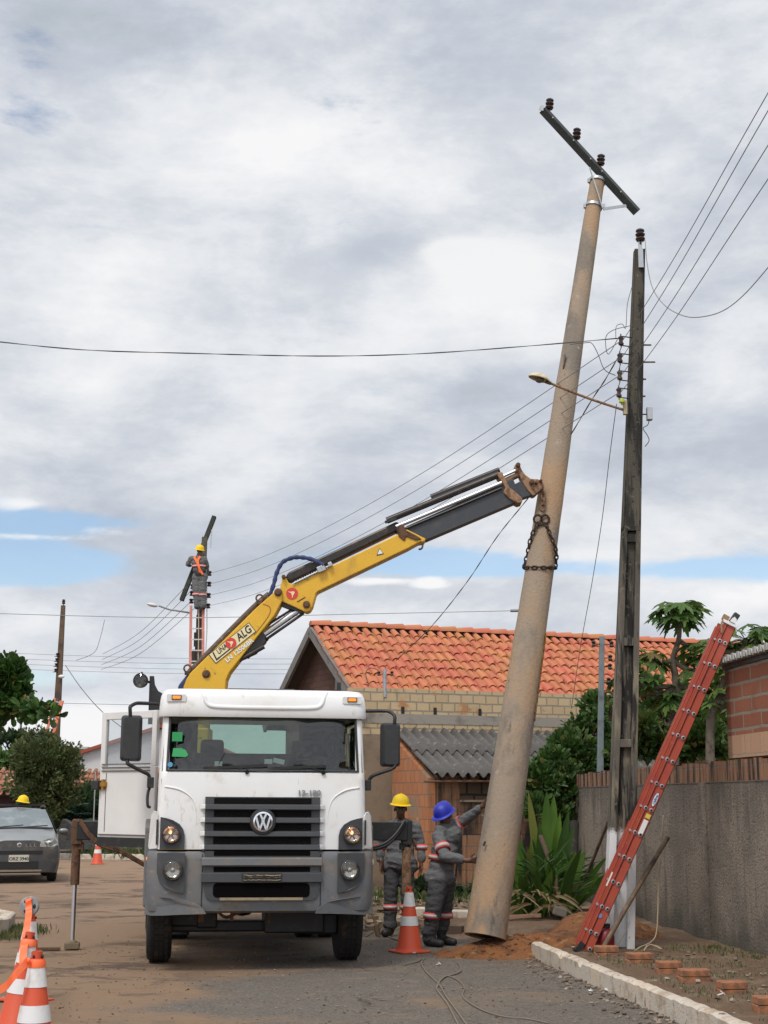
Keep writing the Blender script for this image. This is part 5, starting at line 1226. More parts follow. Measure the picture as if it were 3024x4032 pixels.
# ---- old H-section pole
OLD = None
def old_mat():
    m, nt, bs = newmat('blackened_concrete'); co = obco(nt); s = nt.nodes.new('ShaderNodeSeparateXYZ'); lk(nt, co, s.inputs[0])
    c = mixc(nt, rng(nt, nz(nt, co, 5, 6, .6, (1, 1, .25)), .42, .62), (.105, .092, .074), (.24, .20, .14))
    hi = rng(nt, s.outputs[2], 3.2, 5.5); c = mixc(nt, mt(nt, 'MULTIPLY', hi, .9), c, (.060, .054, .042))
    c = mixc(nt, rng(nt, nz(nt, co, 7, 6, .65, (1.4, 1.4, .16)), .46, .57), c, (.022, .020, .018))
    c = mixc(nt, mt(nt, 'MULTIPLY', rng(nt, nz(nt, co, 16, 4, .6), .60, .72), .5), c, (.24, .21, .16))
    w = rng(nt, mt(nt, 'ADD', s.outputs[2], mt(nt, 'MULTIPLY', nz(nt, co, 9, 5, .7), .35)), 1.50, 1.58, 1, 0)
    w = mt(nt, 'MULTIPLY', w, rng(nt, nz(nt, co, 14, 5, .6), .68, .74, 1, .25))
    c = mixc(nt, w, c, (.66, .66, .66))
    lk(nt, c, bs.inputs['Base Color']); bs.inputs['Roughness'].default_value = .95
    bump(nt, bs, nz(nt, co, 60, 5, .7), .7, .006); return m
def old_pole():
    global OP, OTOP, opz
    B = gnd(2432, 3735, .10); Tp = at(2517, 985, B.y + .05); H = Tp.z
    r = root('old_utility_pole', (B.x, B.y, 0), 'blackened H-section concrete pole with whitewashed foot and row of holes beside the red ladder', 'utility pole')
    ax = Tp - V((B.x, B.y, 0)); om = old_mat()
    def wd(z): return .325 + (.125 - .325) * z / H
    def dp(z): return .26 + (.12 - .26) * z / H
    def C(z): return V((B.x, B.y, 0)) + ax * (z / H)
    mb = MB()
    def seg(x0, x1, y0, y1, z0, z1):     # fractions of the width / depth
        vs = []
        for z in (z0, z1):
            c = C(z); w = wd(z); d = dp(z)
            for x, y in ((x0, y0), (x1, y0), (x1, y1), (x0, y1)): vs.append(c + V((x * w, y * d, 0)))
        mb.add(vs, [(3, 2, 1, 0), (4, 5, 6, 7), (0, 1, 5, 4), (1, 2, 6, 5), (2, 3, 7, 6), (3, 0, 4, 7)])
    zsplit = 4.75
    seg(-.5, -.24, -.5, .5, 0, zsplit); seg(.24, .5, -.5, .5, 0, zsplit); seg(-.24, .24, -.12, .12, 0, zsplit)
    for z in (.95, 2.28, 3.42, 4.62): seg(-.24, .24, -.46, .46, z, z + .09)
    seg(-.5, -.42, -.5, .5, zsplit, H); seg(.42, .5, -.5, .5, zsplit, H); seg(-.42, .42, -.44, .44, zsplit, H); seg(-.5, .5, -.5, .5, zsplit, zsplit + .06)
    mb.build('shaft', om, r, world=True, bevel=.008)
    mb = MB(); z = zsplit + .2
    while z < H - .45:
        c = C(z) + V((0, -.44 * dp(z) - .003, 0)); mb.lathe([(.012, -.002), (.012, .03)], c, 'Y', 8); z += .150
    mb.build('bolt_holes', MT['ink'], r, world=True)
    # top bracket and pin insulator
    mb = MB(); c = C(H); mb.b2((c.x - .022, c.y - .085, c.z - .25), (c.x + .022, c.y - .066, c.z + .10)); mb.b2((c.x - .030, c.y - .09, c.z - .25), (c.x + .03, c.y - .066, c.z - .02)); mb.build('top_bracket', MT['steel'], r, world=True)
    mb = MB(); insulator(mb, (c.x + .004, c.y - .075, c.z + .04), (0, 0, 1), .85); mb.build('insulator', INS, r, world=True, smooth=True, ang=50)
    # secondary rack: four spool insulators on brackets at the left
    SP = []
    for i, (px, py) in enumerate(((2445, 1342), (2441, 1410), (2440, 1478), (2437, 1546))):
        p = at(px, py, B.y - .12); zc = p.z; cc_ = C(zc); mb = MB(); k = .9
        mb.lathe([(.018, -.05), (.030, -.048), (.034, -.035), (.022, -.015), (.024, .0), (.022, .012), (.034, .03), (.03, .046), (.018, .05)], p, 'Z', 14)
        mb.build('spool_insulator', INS if i != 2 else M('green_brown_insulator', (.06, .055, .02), .25), r, world=True, smooth=True, ang=50)
        mb = MB(); e = V((cc_.x - wd(zc) * .5 + .01, p.y + .06, zc))
        for dz in (-.055, .058): mb.beam(V((p.x - .012, p.y, zc + dz)), V((e.x + .0, e.y, zc + dz)), .02, .008)
        mb.cyl(V((p.x, p.y, zc - .085)), V((p.x, p.y, zc + .085)), .007, n=6); mb.build('rack_bracket', MT['blackm'], r, world=True)
        mb = MB(); q = C(zc); l = (.10, .15, .045, .04)[i]; mb.cyl(V((q.x + wd(zc) * .4, q.y, zc)), V((q.x + wd(zc) * .5 + l, q.y, zc)), .010, n=6); mb.cyl(V((q.x + wd(zc) * .5, q.y, zc)), V((q.x + wd(zc) * .5 + .012, q.y, zc)), .02, n=6); mb.build('through_bolt', MT['rust'], r, world=True)
        SP.append(p)
    for p, q in zip(SP, SP[1:]):
        MB().cyl(V((p.x, p.y, p.z - .08)), V((q.x, q.y, q.z + .08)), .005, n=5).build('rack_rod', MT['blackm'], r, world=True)
    # small grey box on the right
    z = at(2550, 1625, B.y).z; q = C(z); mb = MB(); bx = q.x + wd(z) * .5 + .085; mb.b2((bx - .03, q.y - .06, z - .085), (bx + .035, q.y + .03, z + .07)); b_ = mb.build('ballast_box', MT['steel'], r, world=True, bevel=.005)
    mb = MB(); mb.b2((bx - .022, q.y - .064, z - .03), (bx + .027, q.y - .06, z + .03)); mb.build('box_label', MT['paper'], b_, world=False) if False else None
    mb = MB(); mb.cyl((q.x, q.y, z - .01), (bx, q.y, z - .01), .008, n=6); mb.tube(smoothpath([(bx - .0, q.y, z - .08), (bx - .02, q.y, z - .14), (bx - .075, q.y, z - .18), (bx - .03, q.y, z - .26), (bx - .01, q.y, z - .33), (bx - .06, q.y, z - .40)], 5), .005, 5); mb.build('box_cable', MT['blackm'], r, world=True)
    return B, C, wd, SP
OB, OC, OWD, SPOOL = old_pole()

def street_lamp():
    e = at(2458, 1615, OB.y - .10); h = at(2165, 1508, OB.y - .55); hd = at(2118, 1492, OB.y - .6)
    r = root('street_lamp', tuple(e), 'cream hooded street lamp on a rusty arm fixed to the blackened pole', 'street lamp')
    mb = MB(); mb.tube(smoothpath([e, e.lerp(h, .5) + V((0, 0, -.015)), h], 5), [.016] * 11, 8); mb.build('arm', MT['rustlight'], r, world=True, smooth=True, ang=180)
    mb = MB(); mb.box(e + V((.01, .0, .03)), (.045, .06, .17)); mb.build('arm_bracket', M('dirty_cream_paint', (.38, .32, .20), .7), r, world=True, bevel=.005)
    d = (hd - h).normalized(); a, b = frame(d); mb = MB(); K = 14; vs = []; n = 18
    for i in range(K + 1):
        f = i / K; c = h - d * .0 + d * (.27 * f) ; w = .082 * (sin(pi * min(1, f * .93 + .07)) ** .45) * (0.55 + .45 * min(1, f * 3)) if f < 1 else .002
        for k in range(n):
            t = pi * k / (n - 1); vs.append(c + a * (cos(t) * w) + b * (sin(t) * w * .85))
    fs = [(i * n + k, i * n + k + 1, (i + 1) * n + k + 1, (i + 1) * n + k) for i in range(K) for k in range(n - 1)]
    mb.add(vs, fs); mb.build('lamp_hood', M('cream_enamel', (.60, .50, .34), .5, 0, [((.40, .30, .17), 10, .5, .8)]), r, world=True, smooth=True, ang=60, solid=(.006, 0))
    mb = MB(); mb.ell(h + d * .13 - b * .005, (.05, .05, .035)); mb.cyl(h - d * .01, h + d * .05, .022, n=10); mb.build('bulb_socket', M('dull_socket', (.10, .08, .05), .6), r, world=True)
    # photocell
    mb = MB(); p = at(2449, 1578, OB.y - .15); mb.lathe([(.012, -.05), (.018, -.03), (.035, -.02), (.034, .01), (.02, .028), (.001, .032)], p, 'Z', 14); mb.build('photocell', M('yellow_green_cell', (.36, .40, .05), .5), r, world=True, smooth=True, ang=50)
    return hd
street_lamp()

# ================================================================ WIRES
WIRE = M('aluminium_wire', (.24, .24, .25), .6, .3); CABLE = M('black_cable', (.075, .075, .08), .7)
wn = [0]
def wire(pts, r, label, mat=None, group=None, k=8, twist=False, name='power_line'):
    P = smoothpath(pts, k); mb = MB()
    if twist:
        Q = []; R_ = []
        tot = 0
        PP = []
        for i in range(len(P) - 1):
            m = max(1, int((P[i + 1] - P[i]).length / .12))
            for j in range(m): PP.append(P[i].lerp(P[i + 1], j / m))
        PP.append(P[-1])
        for ph in (0, pi):
            pts2 = []
            for i, p in enumerate(PP): d = (PP[min(i + 1, len(PP) - 1)] - PP[max(0, i - 1)]); a, b = frame(d); pts2.append(p + (a * cos(i * .9 + ph) + b * sin(i * .9 + ph)) * r * .9)
            mb.tube(pts2, r, 5)
    else: mb.tube(P, r, 5)
    o = mb.build(name, mat or WIRE, smooth=True, ang=180)
    return tag(o, label, 'cable' if twist else 'power line', group)
zins = [p.z for p in SPOOL]
ends = [((3024, 366), (2534, 1218)), ((3024, 436), (2531, 1268)), ((3024, 572), (2537, 1338)), ((3024, 705), (2525, 1458))]
ordn = ['topmost', 'second', 'third', 'lowest']
for i, (p, (e, m_)) in enumerate(zip(SPOOL, ends)):
    z = p.z; Q = gnd(e[0], e[1], z + .05); S = p + V((.02, -.03, 0)); D = Q - S; far = S + D * 1.6
    mid = S + D * .5 + V((0, 0, -.05))
    wire([S, S + D * .12 + V((0, 0, -.02)), mid, Q, far], .0042, f'{ordn[i]} of the four wires rising from the blackened pole to the upper right', k=10)
cpin = [(825, 2258), (824, 2300), (822, 2345), (820, 2386)]
for i, (p, (x, y)) in enumerate(zip(SPOOL, cpin)):
    E_ = at(x, y, 43.2); mid = p.lerp(E_, .5) + V((0, 0, -.42))
    wire([p, p.lerp(E_, .25) + V((0, 0, -.32)), mid, p.lerp(E_, .75) + V((0, 0, -.32)), E_], .0052, f'{ordn[i]} of the four wires from the blackened pole down to the distant lineman pole', k=10)
jn = [(405, 2575), (402, 2597), (400, 2617), (398, 2636)]
for i in range(4):
    a = at(cpin[i][0] - 55, cpin[i][1] + 10, 43.2); b = at(jn[i][0], jn[i][1], 61)
    wire([a, a.lerp(b, .5) + V((0, 0, -.35)), b], .009, f'{ordn[i]} of the slanting wires left of the distant lineman pole', k=8)
for i, (ya, yb_) in enumerate(((2568, 2592), (2590, 2612), (2610, 2634), (2630, 2650))):
    a = at(-60, ya, 62); b = at(1320, yb_ + 3, 60)
    wire([a, a.lerp(b, .5) + V((0, 0, -.1)), b], .008, f'{ordn[i]} of the level wires passing the bare distant pole at left', k=6)
wire([at(-40, 2415, 46), at(700, 2432, 46), at(1400, 2418, 46), at(2020, 2405, 46)], .010, 'long level wire ending in a grey fitting left of the tilted pole', k=6)
wire([at(2010, 2405, 46), at(2058, 2404, 46)], .05, 'small grey dead-end fitting on the level wire beside the tilted pole', name='wire_fitting')
wire([at(-40, 2762, 58), at(520, 2775, 58), at(700, 2776, 58)], .010, 'single low level wire crossing behind the bare distant pole', k=4)
wire([at(-60, 1340, 16.0), at(320, 1377, 16.1), at(740, 1391, 16.2), at(1250, 1402, 16.4), at(1650, 1393, 16.5), at(2050, 1365, 16.7), SPOOL[0] + V((-.04, 0, .03))], .0042, 'black twisted service cable crossing the sky to the blackened pole', CABLE, twist=True, k=6)
wire([at(2435, 1405, 16.5), at(2380, 1500, 16.8), at(2330, 1575, 17.3), at(2230, 1740, 18.6), at(2100, 1935, 20.2), at(1960, 2110, 21.8), at(1840, 2290, 23.3), at(1700, 2465, 24.6), at(1560, 2600, 25.5)], .0045, 'black twisted cable dropping behind the tilted pole to the roof mast', CABLE, twist=True, k=6)
wire([at(2428, 1590, 16.5), at(2400, 1800, 17.5), at(2370, 2050, 18.8), at(2330, 2300, 20), at(2285, 2550, 21.5), at(2250, 2790, 23)], .005, 'thin vertical wire dropping in front of the orange roof', k=6)
wire([at(2540, 945, 16.45), at(2550, 1050, 16.3), at(2572, 1140, 16.1), at(2620, 1205, 15.8), at(2690, 1243, 15.4), at(2760, 1248, 15.0), at(2850, 1222, 14.6), at(2940, 1150, 14.2), at(3060, 1010, 13.7)], .0055, 'slack looping wire hanging from the top insulator of the blackened pole', k=6)
wire([SPOOL[2] + V((-.05, 0, 0)), at(2380, 1455, 16.6), at(2355, 1395, 16.7), at(2330, 1352, 16.8), at(2300, 1350, 16.9), at(2245, 1356, 17)], .005, 'slack jumper wire curling from the insulator rack to the tilted pole', CABLE, k=6)
wire([SPOOL[0] + V((-.03, 0, .04)), at(2395, 1395, 16.5), at(2385, 1330, 16.5), at(2415, 1300, 16.5), at(2480, 1283, 16.5)], .0045, 'thin jumper loop above the insulator rack', CABLE, k=6)
wire([at(2425, 1330, 16.5), at(2427, 1285, 16.5), at(2450, 1276, 16.5), at(2464, 1290, 16.5), at(2470, 1200, 16.55), at(2488, 1130, 16.6)], .004, 'very thin wire running up the left side of the blackened pole', CABLE, k=6)
wire([at(258, 2620, 56), at(320, 2710, 54), at(400, 2800, 52), at(500, 2880, 50)], .014, 'dark cable slanting down from the bare distant pole to the open truck door', CABLE, k=6)
wire([at(412, 2440, 60), at(395, 2510, 60), at(370, 2570, 60), at(300, 2600, 60)], .010, 'short hanging wire curve right of the bare distant pole', CABLE, k=6)

# ---- distant lineman pole (middle) and bare pole (left)
def lineman_pole():
    Y = 43.3; B = at(770, 3050, Y); r = root('lineman_pole', (B.x, Y, 0), 'distant dark concrete pole with tilted crossarm carrying the climbing lineman', 'utility pole')
    dk = M('dark_weathered_concrete', (.10, .088, .065), .95, 0, [((.05, .045, .035), 4, .45, .65), ((.17, .15, .10), 6, .55, .7)])
    mb = MB(); t = at(806, 2115, Y); b = at(752, 3000, Y); mb.beam(V((b.x, Y, 0)), t, .36, .3, V((0, -1, 0)), w2=.15, h2=.15); mb.build('shaft', dk, r, world=True)
    mb = MB()
    for k in range(5):
        c = at(779 - k * 9, 2450 + k * 68, Y - .16); mb.box(c, (.10, .02, .42))
    mb.build('shaft_recess', M('recess_dark', (.05, .044, .036), .95), r, world=True)
    mb = MB(); mb.beam(at(715, 2364, Y - .3), at(844, 2034, Y + .3), .12, .13, V((0, -1, .3))); mb.build('crossarm', M('black_crossarm', (.022, .024, .02), .85, 0, [((.05, .05, .035), 5, .5, .7)]), r, world=True)
    mb = MB(); mb.beam(at(834, 2085, Y - .1), at(829, 2158, Y - .1), .035, .012); mb.build('brace', MT['steel'], r, world=True)
    for x, y in cpin + [(758, 2310), (755, 2337), (753, 2367)]:
        mb = MB(); mb.lathe([(.05, -.07), (.07, -.05), (.04, 0), (.07, .05), (.05, .07)], at(x, y, Y - .2), 'Z', 8); mb.build('spool_insulator', INS, r, world=True)
    # lamp on it
    h = at(582, 2378, Y - .5); e = at(748, 2413, Y - .1); rl = root('street_lamp', tuple(e), 'small silver street lamp on a thin arm at the distant lineman pole', 'street lamp')
    MB().tube([e, e.lerp(h, .5) + V((0, 0, -.03)), at(625, 2385, Y - .4)], .03, 6).build('arm', MT['steel'], rl, world=True)
    mb = MB(); mb.ell(at(600, 2382, Y - .45), (.17, .12, .06), Matrix.Rotation(R(12), 3, 'Y')); mb.build('lamp_head', M('white_enamel', (.62, .62, .60), .4), rl, world=True, smooth=True)
    # ladder
    rl = root('rope_ladder', tuple(at(765, 2700, Y - .35)), 'pink fibreglass ladder with pale rungs standing against the lineman pole', 'ladder'); rl.name = 'fibreglass_ladder'
    fm = M('faded_red_fibreglass', (.50, .17, .13), .6, 0, [((.6, .35, .3), 4, .5, .8)])
    for x0, x1 in ((748, 752), (802, 800)): MB().beam(at(x0 - 3, 2900, Y - .9), at(x1, 2385, Y - .35), .075, .04, V((0, -1, 0))).build('rail', fm, rl, world=True)
    for k in range(10):
        y = 2432 + k * 43; MB().beam(at(751, y, Y - .4 - k * .05), at(800, y, Y - .4 - k * .05), .035, .035).build('rung', M('pale_rung', (.55, .48, .45), .5) if k == 0 else bpy.data.materials['pale_rung'], rl, world=True)
    o = MB().tube([at(783, 2290, Y - .45), at(782, 2500, Y - .5), at(778, 2700, Y - .55)], .014, 5).build('hanging_rope', M('pale_rope', (.5, .42, .34), .9)); tag(o, 'pale rope hanging down the front of the lineman pole', 'rope')
    o = MB().tube([at(814, 2290, Y - .2), at(815, 2480, Y - .2), at(806, 2640, Y - .2)], .016, 5).build('hanging_rope', M('white_rope', (.7, .68, .68), .9)); tag(o, 'white rope hanging right of the distant ladder', 'rope')
lineman_pole()
def bare_pole():
    Y = 56; b = at(222, 3000, Y); t = at(249, 2384, Y)
    r = root('distant_utility_pole', (b.x - .1, Y, 0), 'slim bare brown pole rising behind the bushes at the left', 'utility pole')
    dk = M('brown_concrete', (.13, .085, .055), .95, 0, [((.07, .05, .035), 3, .45, .65), ((.16, .16, .07), 5, .6, .75)])
    MB().beam(V((b.x - .12, Y, 0)), t, .36, .3, V((0, -1, 0)), w2=.15, h2=.13).build('shaft', dk, r, world=True)
    mb = MB(); p = at(250, 2384, Y); insulator(mb, p, (0, 0, 1), 1.0); mb.build('insulator', INS, r, world=True)
    for k, (x, y) in enumerate(((227, 2579), (224, 2599), (222, 2619), (220, 2640))):
        mb = MB(); p = at(x, y, Y - .1); mb.lathe([(.05, -.07), (.08, -.05), (.04, 0), (.08, .05), (.05, .07)], p, 'Z', 8); mb.beam(p + V((-.12, 0, -.06)), at(240, y + 4, Y), .03, .02); mb.build('spool_insulator', INS, r, world=True)
    MB().ell(at(242, 2664, Y - .2), (.12, .08, .07)).build('white_cap', MT['paper'], r, world=True)
    rl = root('orange_ladder', tuple(at(190, 3000, Y - 1)), 'orange ladder leaning on the slim brown pole above the bush', 'ladder'); rl.name = 'leaning_ladder'
    fm = M('orange_fibreglass', (.52, .13, .06), .6)
    MB().beam(at(160, 2985, Y - 1.5), at(216, 2750, Y - .5), .09, .06).build('rail', fm, rl, world=True); MB().beam(at(182, 2990, Y - 1.5), at(243, 2760, Y - .5), .16, .06).build('rail', fm, rl, world=True)
    for k in range(11):
        f = k / 11 + .05; MB().beam(at(160 + 56 * f, 2985 - 235 * f, Y - 1.5 + f), at(182 + 61 * f, 2990 - 230 * f, Y - 1.5 + f), .04, .04).build('rung', MT['steel'], rl, world=True)
    o = MB().beam(V((at(82, 3000, 80).x, 80, 0)), at(83, 2835, 80), .14, .14, w2=.1, h2=.1).build('thin_pole', M('grey_pole', (.16, .16, .17), .9)); tag(o, 'thin short grey pole far off between the left trees', 'pole')
    o = MB().beam(V((at(370, 3200, 47).x, 47, at(366, 3245, 47).z)), at(376, 3040, 47), .03, .03).build('thin_post', M('pale_post', (.38, .38, .36), .8)); tag(o, 'thin pale post in front of the palm leaves', 'post')
bare_pole()

# ---- roof mast and grey meter post
def posts():
    Y = HA.y - .3; p0 = at(1515, 2745, 26.0); p1 = at(1515, 2634, 26.0); r = root('service_mast', tuple(p0), 'short grey pipe mast with two insulators above the cream wall', 'mast')
    MB().cyl(p0, p1, .035, n=10).build('pipe', MT['steel'], r, world=True)
    for x, y in ((1492, 2652), (1543, 2652)):
        mb = MB(); q = at(x, y, 25.9); mb.lathe([(.02, -.04), (.035, -.03), (.02, 0), (.035, .03), (.02, .04)], q, 'Z', 8); mb.build('spool_insulator', INS, r, world=True)
    MB().tube(smoothpath([at(1452, 2700, 25.9), at(1440, 2650, 25.9), at(1460, 2630, 25.9), at(1492, 2640, 25.9)], 4), .008, 5).build('loose_lead', CABLE, r, world=True)
    Y = 24.0; b = at(2340, 2985, Y); t = at(2370, 2505, Y); r = root('meter_post', tuple(b), 'grey galvanised post with dark insulators in front of the orange roof', 'post')
    MB().beam(V((b.x, Y, 0)), t, .13, .10, V((0, -1, 0)), w2=.075).build('post', M('blue_grey_steel', (.20, .235, .25), .6, .3, [((.12, .13, .14), 5, .5, .7)]), r, world=True, bevel=.01)
    for x, y in ((2337, 2535), (2408, 2537), (2403, 2590), (2402, 2625), (2397, 2680)):
        mb = MB(); q = at(x, y, Y - .1); mb.lathe([(.02, -.05), (.04, -.03), (.02, 0), (.04, .03), (.02, .05)], q, 'Z', 8); mb.beam(q, V((t.x - .02, Y, q.z)), .015, .015) if x > 2350 else mb.beam(q, V((t.x, Y, q.z)), .015, .015); mb.build('spool_insulator', INS, r, world=True)
posts()

# ================================================================ RED LADDER AND SIDEWALK THINGS
def ladder():
    fm = M('red_fibreglass', (.38, .066, .032), .5, 0, [((.34, .05, .035), 5, .45, .7), ((.50, .12, .08), 14, .6, .8), ((.30, .16, .12), 50, .68, .76)])
    b0 = gnd(2268, 3735, .12); t0 = at(2858, 2418, 16.55)   # lower-left edge line of the near rail
    Y = 16.35
    b0 = at(2262, 3728, Y); b0.z = max(b0.z, .12); t0 = at(2838, 2432, Y)
    ax = (t0 - b0).normalized(); nr = V((0, -1, 0)).cross(ax)
    if nr.x < 0: nr = -nr         # across the rails, towards the right
    L = (t0 - b0).length
    r = root('extension_ladder', (b0.x + .1, Y, .12), 'long red fibreglass extension ladder leaning right over the grey wall', 'ladder')
    def rail(o0, o1, y, s0=0., s1=1., name='rail'):
        mb = MB(); p = lambda s, o, dy: b0 + ax * (L * s) + nr * o + V((.125 * (y + dy), y + dy, 0))
        # channel section: web with two flanges
        web = [p(s0, o0, 0), p(s1, o0, 0), p(s1, o1, 0), p(s0, o1, 0)]; mb.prism(web, (0, .006, 0))
        for o in (o0, o1 - .006): mb.prism([p(s0, o, 0), p(s1, o, 0), p(s1, o + .006, 0), p(s0, o + .006, 0)], (0, .03, 0))
        mb.prism([p(s0, o0 + .0, -.004), p(s1, o0 + .0, -.004), p(s1, o0 + .010, -.004), p(s0, o0 + .010, -.004)], (0, .004, 0))
        return mb.build(name, fm, r, world=True)
    # fly section in front, base section behind it, then far rails
    rail(.055, .195, 0, .0, 1.0); rail(.055 + .0, .10, -.012, .01, .995, 'rail_lip')
    rail(.0, .055, .05, .005, .985); rail(.055, .195, .42, 0, 1.0); rail(.0, .055, .37, .005, .985)
    n = 14
    for k in range(n):
        s = .0125 if k == 0 else .056 + (k - 1) * .0735
        for o in (.092, .155):
            if k == 0 and o < .1: continue
            mb = MB(); c = b0 + ax * (L * s) + nr * o; mb.cyl(c + V((0, -.004, 0)), c + V((.054, .43, 0)), .013, n=10); mb.lathe([(.014, -.018), (.022, -.016), (.022, -.004), (.014, -.002)], c, 'Y', 14); rg = mb.build('rung', MT['steel'], r, world=True, smooth=True, ang=40)
            mb = MB(); mb.lathe([(.0135, -.0185), (.001, -.0185)], c, 'Y', 12, capends=False); mb.cyl(c + V((0, -.0195, 0)), c + V((0, -.0185, 0)), .0135, n=12); mb.build('rung_hole', MT['ink'], rg, world=True)
        mb = MB(); c = b0 + ax * (L * s) + nr * .04; mb.cyl(c + V((0, .02, 0)), c + V((0, .05, 0)), .014, n=8); mb.build('rivet', MT['steel'], r, world=True)
    mb = MB(); c = b0 + ax * (L + .01) + nr * .11; rot = Matrix.Rotation(-atan2(ax.x, ax.z) * -1, 3, 'Y')
    mb.beam(b0 + ax * (L - .02) + nr * .03 + V((0, .0, 0)), b0 + ax * (L - .02) + nr * .205 + V((0, .0, 0)), .06, .035, ax); mb.build('end_cap', MT['paper'], r, world=True, bevel=.005)
    mb = MB(); mb.beam(b0 + ax * L + nr * .13 + V((0, 0, 0)), b0 + ax * (L + .12) + nr * .15, .07, .07); mb.build('end_bumper', MT['blackp'], r, world=True, bevel=.01)
    mb = MB(); mb.prism([b0 + ax * (L + u) + nr * v_ + V((0, -.037, 0)) for u, v_ in ((.0, .10), (.0, .17), (.05, .165), (.07, .13), (.04, .11))], (0, -.003, 0)); mb.build('chalk_mark', MT['paper'], r, world=True)
    mb = MB(); mb.box(b0 + ax * (L + .02) + nr * .05, (.07, .05, .06), Matrix.Rotation(.5, 3, 'Y')); mb.tube(smoothpath([b0 + ax * (L + .03) + nr * .04, b0 + ax * (L - .06) + nr * .03 + V((0, -.03, 0)), b0 + ax * (L - .16) + nr * .075 + V((0, -.03, 0))], 4), .012, 6); mb.build('pulley_wrap', MT['rustlight'], r, world=True, smooth=True)
    mb = MB(); f0 = b0 + ax * .08 + nr * .06; mb.beam(f0 + V((0, -.02, 0)), b0 - ax * .03 + nr * .04 + V((0, -.02, 0)), .05, .06); mb.beam(b0 - ax * .03 + nr * .0, b0 - ax * .02 + nr * .16, .05, .03); mb.build('safety_foot', MT['blackm'], r, world=True)
    # stickers
    def stick(s, o, l, w, mat, nm, ell=False):
        c = b0 + ax * (L * s) + nr * o + V((0, -.006, 0)); mb = MB()
        if ell: mb.prism([c + ax * (l / 2 * cos(t)) + nr * (w / 2 * sin(t)) for t in [2 * pi * k / 20 for k in range(20)]], (0, -.002, 0))
        else: mb.prism([c - ax * l / 2 - nr * w / 2, c + ax * l / 2 - nr * w / 2, c + ax * l / 2 + nr * w / 2, c - ax * l / 2 + nr * w / 2], (0, -.002, 0))
        return mb.build(nm, mat, r, world=True), c
    s1, c = stick(.455, .150, .17, .055, M('navy_print', (.05, .06, .25), .5), 'oval_sticker', True); s2, c = stick(.455, .150, .155, .043, MT['paper'], 'sticker_field', True)
    s2.data.transform(Matrix.Translation((0, -.002, 0))); mb = MB(); puttext(mb, 'Calbras', .036, c + V((0, -.006, 0)), ax, -nr, .0008, shear=.3, bold=.001); mb.build('sticker_lettering', bpy.data.materials['navy_print'], r, world=True)
    stick(.372, .150, .17, .052, MT['paper'], 'rating_label'); l_, c = stick(.405, .150, .05, .052, M('yellow_print', (.6, .5, .08), .6), 'label_band'); l_.data.transform(Matrix.Translation((0, -.001, 0)))
    stick(.105, .115, .05, .045, M('blue_print', (.18, .22, .42), .5), 'round_sticker', True)
    stick(.205, .045, .16, .015, MT['paper'], 'scratched_paint')
    return b0, ax
ladder()

